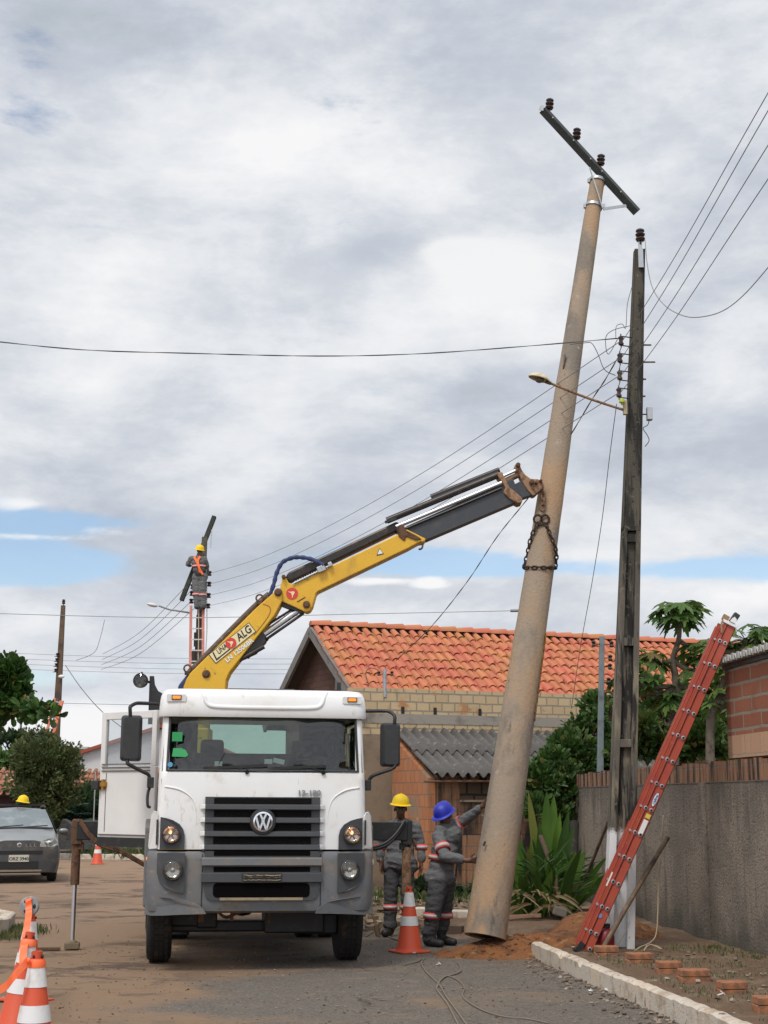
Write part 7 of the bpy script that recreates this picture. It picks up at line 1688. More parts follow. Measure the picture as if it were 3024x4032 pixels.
UNI = M('grey_work_cloth', (.135, .135, .138), .95, 0, [((.10, .10, .105), 11, .48, .72), ((.17, .168, .165), 6, .58, .78)], (16, 1., .03))
UNI2 = M('dark_grey_trouser_cloth', (.066, .066, .068), .95, 0, [((.05, .05, .052), 10, .48, .7), ((.085, .082, .08), 7, .6, .78)], (16, 1., .03))
BOOT = M('black_boot', (.014, .013, .013), .6, 0, [((.05, .035, .025), 12, .5, .8)])
BRED = M('red_orange_reflective_edge', (.70, .055, .04), .6); BSIL = M('silver_reflective_stripe', (.46, .43, .42), .5)
HAIR = M('black_hair', (.008, .007, .007), .9)
def hand(b, wrist, d, palmn, s=1.0, curl=.5, thumbside=1):
    """palm and five separate fingers rooted inside the palm"""
    d = V(d).normalized(); pn = V(palmn).normalized(); a = d.cross(pn).normalized() * thumbside; w = V(wrist)
    b.cap(w - d * .03, w + d * .02, .027 * s, .027 * s)
    for k in (-1, 0, 1): b.cap(w + d * .01 + a * k * .014 * s, w + d * .075 * s + a * k * .022 * s, .017 * s, .016 * s)
    for k, (o, l) in enumerate(((-.034, .060), (-.012, .074), (.011, .080), (.033, .070))):
        p = w + d * .078 * s + a * o * s; m = p + (d * cos(curl * .5) + pn * sin(curl * .5)) * l * .5 * s + a * o * .15; e = m + (d * cos(curl * 1.3) + pn * sin(curl * 1.3)) * l * .5 * s + a * o * .1
        b.cap(p - d * .02, m, .0092 * s, .0085 * s, 8); b.cap(m, e, .0085 * s, .007 * s, 8)
    p = w + d * .025 * s + a * .028 * s; m = p + (d * .6 + a * .8).normalized() * .038 * s; e = m + (d * .9 + a * .3 + pn * .3).normalized() * .03 * s
    b.cap(p, m, .012 * s, .0105 * s, 8); b.cap(m, e, .0105 * s, .0085 * s, 8)
def face(par, c, fwd, up, s=1.0):
    fwd = V(fwd).normalized(); up = V(up).normalized(); rt = fwd.cross(up).normalized()
    P = lambda x, y, z: V(c) + rt * x * s + fwd * y * s + up * z * s
    mb = MB()
    for k in (-1, 1): mb.ell(P(k * .032, .083, .012), (.012 * s, .008 * s, .007 * s))
    mb.build('eyes', M('eye_white', (.35, .33, .30), .4) if 'eye_white' not in bpy.data.materials else bpy.data.materials['eye_white'], par, world=True)
    mb = MB()
    for k in (-1, 1): mb.ell(P(k * .032, .090, .012), (.0055 * s,) * 3); mb.beam(P(k * .018, .092, .032), P(k * .048, .086, .031), .006, .006)
    mb.beam(P(-.024, .092, -.052), P(.024, .092, -.052), .007, .004); mb.build('brow_and_mouth', HAIR, par, world=True)
def head(b, c, fwd, up, s=1.0):
    fwd = V(fwd).normalized(); up = V(up).normalized(); rt = fwd.cross(up).normalized(); rot = Matrix((rt, fwd, up)).transposed()
    P = lambda x, y, z: V(c) + rt * x * s + fwd * y * s + up * z * s
    b.ell(P(0, -.012, .028), (.076 * s, .096 * s, .09 * s), rot); b.ell(P(0, .020, -.035), (.056 * s, .066 * s, .080 * s), rot); b.ell(P(0, .05, -.085), (.030 * s, .030 * s, .026 * s), rot)
    b.cap(P(0, .088, .018), P(0, .106, -.016), .010 * s, .015 * s, 8); b.ell(P(0, .085, -.046), (.028 * s, .014 * s, .010 * s), rot); b.ell(P(0, .083, -.058), (.024 * s, .013 * s, .009 * s), rot)
    for k in (-1, 1): b.ell(P(k * .078, -.005, -.002), (.010 * s, .018 * s, .032 * s), rot); b.ell(P(k * .04, .066, -.02), (.02 * s, .018 * s, .02 * s), rot)
    return rot
def bandring(par, p, d, rx, ry=None, h=.05, ref=V((1, 0, 0)), nm='reflective_band'):
    """red edged silver band wrapped round a limb"""
    d = V(d).normalized(); a = (ref - d * ref.dot(d)).normalized(); b = d.cross(a).normalized(); ry = ry or rx
    def ring(k0, k1, e, mat, name, par):
        mb = MB(); n = 22; vs = []
        for o in (k0, k1):
            for k in range(n):
                t = 2 * pi * k / n; q = V(p) + d * o + a * cos(t) * (rx + e) + b * sin(t) * (ry + e); q += (a * cos(t) + b * sin(t)) * mn.noise(q * 12) * .006; vs.append(q)
        mb.add(vs, [(k, (k + 1) % n, n + (k + 1) % n, n + k) for k in range(n)]); return mb.build(name, mat, par, world=True, smooth=True, solid=(.004, 0))
    o = ring(-h / 2, h / 2, 0, BRED, nm, par); ring(-h * .26, h * .26, .0025, BSIL, 'silver_stripe', o); return o

def worker_a():
    g = gnd(1560, 3686); s = g.y
    r = root('person', (g.x, g.y, 0), 'worker in yellow hard hat and grey uniform standing behind the cone facing the camera', 'person')
    def L(x, y, z): return V((g.x + x, g.y + y, z))
    hx = at(1583, 3150, g.y).x - g.x - .02   # head offset
    b = Body(); hc = L(hx, -.02, 1.585); head(b, hc, (.06, -1, -.12), (.02, -.1, 1), 1.0); b.cap(L(hx, .02, 1.50), L(hx - .005, .025, 1.38), .058, .066)
    b.cap(L(hx + .265, -.02, 1.0), L(hx + .262, -.05, .93), .036, .03); hand(b, L(hx + .262, -.05, .90), (0.02, -.12, -1), (-.8, -.5, 0), 1.0, .6, 1)
    b.cap(L(hx - .26, -.02, 1.0), L(hx - .25, -.06, .93), .036, .03); hand(b, L(hx - .25, -.06, .90), (0.02, -.12, -1), (.8, -.5, 0), 1.0, .6, -1)
    b.ell(L(hx, .03, 1.30), (.12, .08, .12)); b.cap(L(hx - .1, .03, 1.3), L(hx - .25, .0, 1.05), .04, .035); b.cap(L(hx + .1, .03, 1.3), L(hx + .26, .0, 1.05), .04, .035); b.cap(L(hx, .03, 1.35), L(hx, .02, .95), .08, .09)
    bd = b.build('body', SKIN, r, .0085, 3); face(bd, hc, (.06, -1, -.12), (.02, -.1, 1))
    b = Body(); b.ell(L(hx, .02, 1.27), (.185, .115, .17)).ell(L(hx, .02, 1.08), (.18, .12, .2)).ell(L(hx - .01, .02, .93), (.215, .155, .15)); b.cap(L(hx - .15, .03, 1.37), L(hx + .15, .03, 1.37), .065, .065)
    b.cap(L(hx - .05, .045, 1.43), L(hx - .13, .03, 1.40), .04, .05); b.cap(L(hx + .05, .045, 1.43), L(hx + .13, .03, 1.40), .04, .05); b.cap(L(hx - .15, .02, .87), L(hx + .13, .02, .87), .10, .10)
    for k in (-1, 1): b.chain([L(hx + k * .19, .03, 1.355), L(hx + k * .265, .03, 1.12), L(hx + k * .268, -.03, .955)], [.075, .064, .052])
    j = b.build('jacket', UNI, r, .012, 4, .010)
    mb = MB(); mb.prism([L(hx - .045, -.088, 1.44), L(hx + .045, -.088, 1.44), L(hx + .03, -.112, 1.30), L(hx, -.12, 1.26), L(hx - .03, -.112, 1.30)], (0, .02, 0)); mb.build('shirt_front', M('dark_shirt', (.05, .04, .042), .9), j, world=True)
    for k in (-1, 1):
        mb = MB(); mb.prism([L(hx + k * .04, -.06, 1.455), L(hx + k * .085, -.05, 1.45), L(hx + k * .075, -.115, 1.36), L(hx + k * .03, -.12, 1.32)], (0, .012, 0)); mb.build('collar', UNI, j, world=True)
    bandring(j, L(hx + .267, .025, 1.105), (0, 0, 1), .074, .074, .075); bandring(j, L(hx - .267, .025, 1.105), (0, 0, 1), .074, .074, .075)
    b = Body()
    for k in (-1, 1): b.chain([L(hx - .02 + k * .09, .03, .90), L(hx - .02 + k * .105, .0, .50), L(hx - .02 + k * .12, .03, .12)], [.105, .088, .082]); b.ell(L(hx - .02 + k * .12, .02, .14), (.098, .10, .07))
    b.cap(L(hx - .09, .03, .92), L(hx + .06, .03, .92), .11, .11); t = b.build('trousers', UNI2, r, .012, 4, .010)
    for k in (-1, 1): bandring(t, L(hx - .02 + k * .112, .01, .36), (0, 0, 1), .088, .088, .07)
    for k in (-1, 1):
        b = Body(); b.cap(L(hx - .02 + k * .12, .05, .055), L(hx - .02 + k * .18, -.13, .05), .056, .054); b.cap(L(hx - .02 + k * .12, .04, .14), L(hx - .02 + k * .12, .04, .06), .06, .058); b.build('boot', BOOT, r, .01, 3)
    mb = MB(); helmet(mb, hc + V((0, .01, .055)), Matrix.Rotation(R(4), 3, 'Y') @ Matrix.Rotation(R(6), 3, 'X')); mb.build('hard_hat', HY, r, world=True, smooth=True, ang=50)
worker_a()

def worker_b():
    Y = 18.15; g = at(1712, 3722, Y)
    r = root('person', (g.x, Y, 0), 'worker in blue hard hat seen from behind, pushing the tilted concrete pole with both hands', 'person')
    A = lambda x, y, dy=0.0: at(x, y, Y + dy)
    b = Body(); hc = A(1752, 3210); fw = V((.62, .70, .25)); up = V((-.10, -.22, 1)); head(b, hc, fw, up, 1.0); b.cap(hc + V((-.01, -.02, -.06)), A(1762, 3262, .03), .06, .075)
    b.ell(A(1765, 3320, .02), (.12, .10, .12)); b.cap(A(1765, 3300), A(1742, 3440), .09, .09)
    # far (right) arm up to the pole
    S1, E1, W1 = A(1795, 3250, .10), A(1848, 3215, -.02), A(1893, 3180, -.14)
    b.chain([S1, E1, W1], [.055, .042, .03]); hand(b, W1 + (W1 - E1).normalized() * .02, (W1 - E1) + V((.02, -.02, .03)), V((.1, -.9, .1)), 1.05, .2, 1)
    S2, E2, W2 = A(1727, 3290, -.12), A(1752, 3372, -.30), A(1838, 3388, -.42)
    b.chain([S2, E2, W2], [.055, .045, .03]); hand(b, W2 + V((.02, 0, 0)), V((1, -.15, .10)), V((.1, .9, .2)), 1.1, .35, 1)
    bd = b.build('body', SKIN, r, .0085, 3)
    b = Body(); b.ell(A(1768, 3290, .0), (.165, .14, .13), Matrix.Rotation(R(-15), 3, 'Y')); b.ell(A(1752, 3350, -.0), (.165, .145, .17)); b.ell(A(1738, 3420, .0), (.155, .14, .17)); b.ell(A(1733, 3455, .0), (.195, .175, .12))
    b.cap(A(1732, 3272, -.10), A(1795, 3250, .10), .075, .07); b.cap(A(1770, 3244, .03), A(1765, 3262, .02), .075, .09)
    b.chain([S1, E1, E1.lerp(W1, .85)], [.072, .06, .05]); b.chain([S2, E2, E2.lerp(W2, .72)], [.080, .072, .052])
    j = b.build('jacket', UNI, r, .012, 4, .011)
    d1 = (E1 - S1).normalized(); bandring(j, S1.lerp(E1, .30), d1, .078, .078, .075, V((0, 1, 0)))
    d2 = (E2 - S2).normalized(); bandring(j, S2.lerp(E2, .62), (E2 - S2), .088, .088, .075, V((1, 0, 0))); bandring(j, A(1745, 3378, .0), (.12, .0, 1), .172, .150, .07)
    # dark strap on the chest side
    mb = MB(); mb.tube(smoothpath([A(1800, 3270, -.06), A(1806, 3340, -.08), A(1800, 3400, -.06), A(1792, 3470, -.04)], 4), .010, 6); mb.build('strap', MT['ink'], j, world=True)
    b = Body(); K1 = A(1706, 3585, -.10); K2 = A(1752, 3575, .12)
    b.chain([A(1728, 3470, -.06), K1, A(1690, 3690, -.04)], [.125, .098, .082]); b.chain([A(1752, 3470, .06), K2, A(1738, 3668, .18)], [.125, .095, .080]); b.ell(A(1690, 3672, -.05), (.098, .095, .055)); b.ell(A(1738, 3655, .17), (.092, .09, .05)); b.cap(A(1728, 3470), A(1750, 3470), .13, .13)
    t = b.build('trousers', UNI2, r, .012, 4, .012)
    bandring(t, A(1700, 3605, -.09), (.06, 0, 1), .100, .1, .07); bandring(t, A(1752, 3603, .13), (.06, 0, 1), .094, .094, .07)
    for c, e in ((A(1684, 3708, -.04), A(1735, 3718, -.14)), (A(1738, 3690, .16), A(1786, 3700, .06))):
        b = Body(); c.z = .06; e.z = .04; b.cap(c, e, .058, .046); b.cap(c + V((0, 0, .08)), c, .06, .056); b.build('boot', BOOT, r, .01, 3)
    rot = (V((0, 0, 1)).rotation_difference(V((-.42, -.38, 1)).normalized())).to_matrix() @ Matrix.Rotation(R(-40), 3, 'Z')
    mb = MB(); helmet(mb, hc + V((-.012, -.03, .02)), rot, 1.04); mb.build('hard_hat', HB, r, world=True, smooth=True, ang=50)
worker_b()

def worker_c():
    Y = 42.85; A = lambda x, y, dy=0.0: at(x, y, Y + dy)
    p = A(780, 2395); r = root('person', tuple(p), 'lineman in yellow hard hat and orange harness high on the distant pole', 'person')
    b = Body(); hc = A(786, 2170, .0); head(b, hc, (.5, .8, -.2), (.05, .1, 1)); b.cap(hc + V((-.01, -.01, -.07)), A(781, 2192), .06, .07); b.cap(A(779, 2200), A(782, 2290), .1, .1)
    b.chain([A(752, 2198), A(738, 2222, .05), A(752, 2228, .28)], [.05, .04, .03]); hand(b, A(752, 2228, .28), (.6, .8, .1), (0, 0, -1), 1.0, .6); b.chain([A(808, 2205), A(816, 2232, .1), A(800, 2215, .33)], [.05, .04, .03]); hand(b, A(800, 2215, .33), (-.4, .8, .3), (0, 0, -1), 1.0, .6)
    b.build('body', SKIN, r, .012, 3)
    b = Body(); b.ell(A(780, 2215), (.20, .14, .17)).ell(A(783, 2240), (.18, .14, .16)); b.cap(A(756, 2200), A(806, 2200), .08, .08); b.chain([A(752, 2200), A(738, 2222, .05), A(748, 2227, .2)], [.075, .068, .05]); b.chain([A(808, 2205), A(816, 2232, .1), A(803, 2218, .26)], [.075, .066, .05]); j = b.build('jacket', UNI, r, .018, 3, .012, 6)
    b = Body(); b.cap(A(775, 2272), A(800, 2272), .15, .14); b.chain([A(773, 2280), A(773, 2340, -.05), A(775, 2388, -.05)], [.135, .105, .09]); b.chain([A(797, 2280), A(798, 2340, -.05), A(801, 2388, -.05)], [.135, .105, .09]); t = b.build('trousers', UNI, r, .018, 3, .012, 6)
    for c in ((774, 2393), (803, 2393)): b = Body(); b.cap(A(c[0], c[1], -.1), A(c[0], c[1], .15), .055, .05); b.build('boot', BOOT, r, .015, 2)
    bandring(j, A(783, 2230), (0, 0, 1), .205, .165, .07); bandring(t, A(773, 2341, -.05), (0, 0, 1), .115, .115, .07); bandring(t, A(798, 2343, -.05), (0, 0, 1), .115, .115, .07)
    HO = M('orange_harness', (.95, .17, .03), .6)
    mb = MB(); 
    for a in ([A(764, 2192, -.13), A(773, 2208, -.17), A(784, 2235, -.18), A(786, 2250, -.17), A(784, 2262, -.16)], [A(788, 2190, -.13), A(779, 2208, -.17), A(784, 2235, -.19), A(792, 2250, -.17), A(799, 2262, -.16)]): 
        P = smoothpath(a, 4)
        for q, w in zip(P, P[1:]): mb.beam(q, w, .06, .012, V((0, -1, 0)))
    mb.build('harness', HO, r, world=True)
    mb = MB(); mb.lathe([(.175, -.05), (.18, 0), (.175, .05)], A(786, 2262), 'Z', 20); mb.box(A(818, 2250), (.07, .1, .15)); mb.build('tool_belt', MT['ink'], r, world=True)
    rot = Matrix.Rotation(R(12), 3, 'X') @ Matrix.Rotation(R(10), 3, 'Y') @ Matrix.Rotation(R(-30), 3, 'Z'); mb = MB(); helmet(mb, hc + V((0, 0, .04)), rot, 1.08); mb.build('hard_hat', HY, r, world=True, smooth=True, ang=50)
worker_c()
# ================================================================ VEGETATION
def leafmat(name, c1, c2, c3, trans=.25, rough=.5):
    m, nt, bs = newmat(name); co = obco(nt); g = nt.nodes.new('ShaderNodeNewGeometry'); ri = g.outputs['Random Per Island']
    c = mixc(nt, rng(nt, ri, .1, .9), c1, c2); c = mixc(nt, rng(nt, nz(nt, co, 1.1, 3, .5), .5, .7), c, c3)
    c = mixc(nt, rng(nt, ri, .95, .99), c, (.22, .16, .05))
    lk(nt, c, bs.inputs['Base Color']); bs.inputs['Roughness'].default_value = rough
    t = nt.nodes.new('ShaderNodeBsdfTranslucent'); lk(nt, c, t.inputs[0]); mx = nt.nodes.new('ShaderNodeMixShader'); mx.inputs[0].default_value = trans
    lk(nt, bs.outputs[0], mx.inputs[1]); lk(nt, t.outputs[0], mx.inputs[2]); lk(nt, mx.outputs[0], nt.nodes['Material Output'].inputs[0]); return m
LG_DK = leafmat('dark_glossy_leaf', (.028, .07, .016), (.07, .15, .028), (.045, .10, .025), .3)
LG_OLV = leafmat('olive_conifer_leaf', (.055, .082, .026), (.11, .14, .045), (.075, .10, .04), .3, .7)
LG_BR = leafmat('bright_broad_leaf', (.035, .085, .014), (.13, .24, .035), (.06, .13, .02), .35, .4)
LG_PAP = leafmat('papaya_leaf', (.06, .13, .026), (.11, .20, .04), (.14, .19, .04), .4)
LG_FAR = leafmat('far_foliage', (.025, .05, .018), (.045, .08, .025), (.03, .055, .025), .2, .8)
LG_DRY = leafmat('dry_leaf', (.24, .17, .08), (.32, .25, .13), (.14, .10, .05), .2, .8)
BARK = M('grey_brown_bark', (.15, .12, .09), .95, 0, [((.07, .055, .042), 9, .45, .65), ((.26, .23, .19), 14, .6, .75)], (40, .8, .01))
def leaf(mb, p, d, n, L, W, fold=.25, shape=0):
    """one leaf: pointed ellipse with a mid-rib fold"""
    d = d.normalized(); s = d.cross(n)
    if s.length < 1e-4: s = V((1, 0, 0))
    s.normalize(); u = s.cross(d).normalized()
    if shape == 0: prof = [(0, 0), (.35, .5), (.72, .42), (1, 0)]
    else: prof = [(0, .04), (.3, .32), (.68, .5), (.92, .34), (1, 0)]     # obovate
    c = [p + d * (L * t) - u * (.12 * L * t * t) for t, w in prof]
    l = [c[i] - s * (W * prof[i][1]) + u * (W * prof[i][1] * fold) for i in range(1, len(prof) - 1)]
    r = [c[i] + s * (W * prof[i][1]) + u * (W * prof[i][1] * fold) for i in range(1, len(prof) - 1)]
    vs = [c[0]] + l + [c[-1]] + r; k = len(l)
    if shape == 0: mb.add(vs, [(0, 1, 2, 3), (0, 3, 5, 4)])
    else: mb.add(vs, [(0, 1, 2, 3, 4), (0, 4, 7, 6, 5)])
def rndv(): 
    while True:
        v = V((random.uniform(-1, 1), random.uniform(-1, 1), random.uniform(-1, 1)))
        if .05 < v.length < 1: return v.normalized()
def crown(blobs, n, L, W, shape=0, clump=.0, up=.4, gap=1.6, gapt=-.12):
    """leaves through the volume of several ellipsoids; a noise field leaves holes"""
    mb = MB(); w = [b[1][0] * b[1][1] * b[1][2] for b in blobs]; tw = sum(w); 
    for (c, r), ww in zip(blobs, w):
        k = int(n * ww / tw) + 1; i = 0; tries = 0
        while i < k and tries < k * 4:
            tries += 1; v = rndv(); rad = random.random() ** .38; p = V(c) + V((v.x * r[0], v.y * r[1], v.z * r[2])) * rad
            if mn.noise(p * gap) < gapt - random.uniform(0, .25): continue
            out = (v + V((0, 0, up)) + rndv() * .6).normalized()
            if clump:
                for q in range(4):
                    dd = (out + rndv() * .8).normalized(); leaf(mb, p, dd, rndv(), L * random.uniform(.6, 1.15), W * random.uniform(.7, 1.1), shape=shape)
                i += 4
            else: leaf(mb, p, out, rndv(), L * random.uniform(.6, 1.2), W * random.uniform(.7, 1.2), shape=shape); i += 1
    return mb
def lumpy(blobs, m=5, k=.36, core=.80):
    out = []
    for c, r in blobs:
        out.append((c, tuple(x * core for x in r)))
        for i in range(m):
            v = rndv(); q = random.uniform(.6, 1.25) * k
            out.append((V(c) + V((v.x * r[0], v.y * r[1], v.z * r[2])) * random.uniform(.75, 1.08), (r[0] * q, r[1] * q, r[2] * q * 1.1)))
    return out
def tree(name, label, base, blobs, n, L, W, mat, trunk_r=.06, shape=0, clump=0, branches=None, cat='tree', gap=1.6, gapt=-.12):
    r = root(name, tuple(base), label, cat)
    mb = MB(); c = sum((V(b[0]) for b in blobs), V()) / len(blobs); b0 = V(base)
    if name == 'almond_tree': c = V((b0.x, c.y, c.z))
    mb.tube(smoothpath([b0, b0.lerp(V((c.x, c.y, b0.z)), .3) + V((0, 0, (c.z - b0.z) * .45)), c], 5), [trunk_r * (1 - .6 * i / 10) for i in range(11)], 9)
    for q in (blobs if name != 'almond_tree' else blobs[-1:]):
        st = b0.lerp(c, .85); e = V(q[0]) + rndv() * .3 * q[1][0]; mb.tube(smoothpath([st, st.lerp(e, .5) + rndv() * .06, e], 4), [trunk_r * .5 * (1 - .75 * i / 8) for i in range(9)], 6)
    mb.build('trunk', BARK, r, world=True, smooth=True, ang=60)
    crown(lumpy(blobs), n, L, W, shape, clump, gap=gap, gapt=gapt).build('crown', mat, r, world=True); return r
random.seed(21)
def B_(px, py, Y, rx, ry, rz=None):   # blob from pixel centre and pixel radii
    k = Y * 1.0 / F; return (at(px, py, Y), (rx * k, (rz or (rx + ry) / 2) * k, ry * k))
# big-leaved tree at the far left, branch reaching right
bl = [B_(-20, 2690, 24, 60, 95), B_(30, 2655, 24, 65, 60), B_(50, 2740, 24, 60, 65), B_(25, 2800, 24, 45, 30), B_(105, 2790, 23.8, 45, 26), B_(155, 2808, 23.6, 45, 24), B_(205, 2818, 23.4, 32, 20), B_(-60, 2760, 24, 80, 90), B_(72, 2690, 24, 35, 40), B_(-90, 2860, 24, 60, 60)]
tree('almond_tree', 'tree with large round glossy leaves and a branch reaching right at the left edge', V((-7.4, 24, 0)), bl, 3000, .19, .12, LG_DK, .07, 1, gapt=-.35)
# conical dark olive bush tree behind the car
bl = [B_(170, 3010, 44, 120, 120), B_(110, 2990, 44.5, 80, 90), B_(240, 3020, 44, 75, 90), B_(160, 3120, 43.8, 100, 90), B_(230, 3130, 43.8, 70, 80), B_(100, 3110, 44, 60, 60), B_(160, 2915, 44.5, 55, 50), B_(105, 2905, 44.8, 16, 36), B_(140, 2895, 44.6, 10, 30), B_(62, 2950, 44.6, 12, 30), B_(205, 2925, 44.6, 22, 44), B_(232, 2940, 44.3, 12, 36), B_(30, 3060, 44.3, 22, 30), B_(285, 3080, 43.9, 40, 60), B_(300, 3140, 43.9, 26, 30), B_(275, 2975, 44, 35, 40), B_(305, 3005, 44, 16, 14), B_(180, 3190, 43.8, 60, 55)]
tree('olive_shrub_tree', 'rounded olive green tree behind the grey car', V((at(180, 3300, 44).x, 44, 0)), bl, 15000, .15, .06, LG_OLV, .13, gap=2.0, gapt=-.02)
bl = [B_(20, 2960, 62, 70, 80), B_(60, 2930, 62, 45, 45), B_(-20, 3010, 61, 80, 50), B_(75, 2990, 62, 50, 60)]
tree('background_tree', 'dark bushy tree far behind at the left edge under the large leaved branch', V((at(20, 3200, 62).x, 62, 0)), bl, 2600, .36, .2, LG_FAR, .2, gap=.7)
bl = [B_(20, 3010, 52, 75, 40), B_(-30, 3000, 52, 60, 50)]
tree('background_bush', 'light green bush above the low weathered tile roof at left', V((at(10, 3200, 52).x, 52, 0)), bl, 900, .3, .16, leafmat('light_far_leaf', (.06, .12, .03), (.09, .16, .04), (.05, .1, .03)), .1)
# palm-like garden plants
def palmplant(name, label, px, py, Y, n, L, w, mat, up=.7):
    b = at(px, py, Y); r = root(name, tuple(b), label, 'plant'); mb = MB(); 
    for k in range(n):
        t = 2 * pi * k / n + random.uniform(-.3, .3); el = random.uniform(.15, 1.3) * up; d = V((cos(t) * cos(el), sin(t) * cos(el), sin(el))); l = L * random.uniform(.7, 1.1); pts = []
        for i in range(9): f = i / 8; pts.append(b + d * (l * f) + V((0, 0, -.45 * l * f * f)))
        for i in range(8):
            for s_ in (-1, 1):
                for h in (0, .5):
                    p = pts[i].lerp(pts[i + 1], h); sd = d.cross(V((0, 0, 1))).normalized() * s_; leaf(mb, p, (sd + d * .7 + V((0, 0, -.35))).normalized(), V((0, 0, 1)), w * (1 - .5 * abs(i / 8 - .4)), w * .16)
    mb.build('fronds', mat, r, world=True); return r
PALM = leafmat('blue_green_palm', (.025, .06, .035), (.05, .095, .05), (.03, .06, .03), .2)
for i, (px, py, Y, L, lb) in enumerate(((340, 3230, 49, 1.8, 'dark blue green palm plant right of the stone wall'), (405, 3215, 50, 2.1, 'dark palm plant hidden partly by the open truck door'), (285, 3225, 50.5, 1.5, 'smaller palm plant between the olive tree and its larger neighbours'))):
    palmplant('palm_plant', lb, px, py, Y, 16, L, .55, PALM)
bl = [B_(330, 3170, 52, 80, 60), B_(400, 3180, 52, 80, 70), B_(270, 3180, 52, 50, 60), B_(480, 3180, 52, 80, 70)]
tree('garden_bush', 'dark bush filling the garden behind the palm plants', V((at(340, 3300, 52).x, 52, 0)), bl, 3000, .3, .16, LG_FAR, .1, cat='bush', gap=.9)
# dark tree between tilted pole and grey wall
bl = [B_(2250, 2960, 25.6, 110, 110), B_(2180, 3010, 25, 80, 80), B_(2330, 2900, 26, 90, 80), B_(2280, 2850, 26, 50, 50), B_(2400, 2960, 26, 80, 80), B_(2130, 3070, 24.6, 70, 80), B_(2210, 3100, 24.8, 70, 80), B_(2350, 2770, 26, 60, 50), B_(2420, 2720, 26.4, 40, 50), B_(2290, 3030, 25.4, 60, 60), B_(2110, 3180, 24.4, 50, 60), B_(2200, 3210, 24.6, 60, 70), B_(2240, 3330, 24.5, 26, 60)]
tree('dark_leafy_tree', 'dense dark green tree between the tilted concrete pole and the grey wall', V((at(2300, 3500, 25.6).x, 25.6, .1)), bl, 8000, .125, .07, leafmat('dark_shrub_leaf', (.032, .075, .018), (.085, .16, .032), (.06, .11, .028), .35), .08, 1, gap=2.6, gapt=-.08)
bl = [B_(2520, 2880, 24, 90, 90), B_(2600, 2940, 24, 90, 60), B_(2700, 2930, 24, 80, 70), B_(2800, 2900, 24, 70, 100), B_(2850, 2800, 24.5, 50, 90), B_(2520, 2760, 24.5, 60, 60), B_(2450, 2960, 24, 50, 50), B_(2760, 2800, 24.5, 50, 60), B_(2860, 2960, 24, 50, 50), B_(2480, 2650, 24.5, 40, 50), B_(2560, 2690, 24.5, 50, 40), B_(2620, 2820, 24.5, 60, 60), B_(2700, 2700, 24.6, 40, 30), B_(2450, 2850, 24, 50, 60)]
tree('garden_tree', 'mixed green garden tree rising over the grey wall behind the ladder', V((at(2660, 3100, 24).x, 24, .1)), bl, 5200, .15, .085, leafmat('mid_green_leaf', (.05, .105, .022), (.10, .17, .035), (.15, .16, .04), .35), .08, 0, gap=2.3, gapt=-.04)
# papaya trees
def papleaf(mb, c, n, r, rz):
    n = n.normalized(); a, b = frame(n); vs = [c]; m = 7; pts = []
    for k in range(m):
        t = rz + 2 * pi * (k + .5) / (m + .6); 
        for dt, rr_, dz in ((-.40, .50, -.02), (-.27, .78, -.08), (-.17, .70, -.08), (-.05, .98, -.2), (0.04, 1.02, -.22), (.17, .72, -.08), (.28, .76, -.08), (.40, .50, -.02)):
            pts.append(c + (a * cos(t + dt) + b * sin(t + dt)) * (r * rr_) + n * (dz * r) + V((0, 0, -.22 * r * rr_)))
    vs += pts; mb.add(vs, [(0, i + 1, i + 2) for i in range(len(pts) - 1)])
def papaya(name, label, stem, crowns, mat=LG_PAP):
    r = root(name, tuple(stem[0]), label, 'tree'); mb = MB(); mb.tube(smoothpath(stem, 5), [.075 - .045 * i / (5 * (len(stem) - 1)) for i in range(5 * (len(stem) - 1) + 1)], 9)
    lf = MB(); pt = MB()
    for c, n, L, r_ in crowns:
        c = V(c); a = min(stem, key=lambda s: (s - c).length); mb.tube(smoothpath([a, a.lerp(c, .6) + V((0, 0, -.05)), c], 4), [.04] * 9, 7)
        for k in range(n):
            t = 2 * pi * k / n * 2.4; el = random.uniform(-.35, .75); d = V((cos(t) * cos(el), sin(t) * cos(el), sin(el))); e = c + d * L * random.uniform(.65, 1.1)
            pt.tube(smoothpath([c, c.lerp(e, .55) + V((0, 0, .04)), e], 3), .008, 5); papleaf(lf, e, (d * .4 + V((0, 0, 1)) + rndv() * .35), r_ * random.uniform(.75, 1.15), random.random() * 6)
    mb.add(pt.v, pt.f); mb.build('trunk', BARK, r, world=True, smooth=True); lf.build('crown', mat, r, world=True)
random.seed(5)
Yp = 22.6
papaya('papaya_tree', 'papaya tree with a flat top crown of lobed leaves against the sky', [V((at(2655, 3060, Yp).x, Yp, .1)), at(2655, 2900, Yp), at(2662, 2700, Yp), at(2650, 2600, Yp), at(2672, 2520, Yp), at(2678, 2440, Yp)],
       [(at(2676, 2415, Yp), 22, .33, .26), (at(2545, 2600, Yp), 12, .30, .22), (at(2760, 2560, Yp), 11, .30, .22), (at(2740, 2640, Yp), 8, .28, .2), (at(2580, 2740, Yp), 14, .36, .22), (at(2700, 2760, Yp), 12, .36, .22), (at(2780, 2700, Yp), 8, .3, .2), (at(2500, 2690, Yp), 9, .3, .2)])
Yp = 21.5
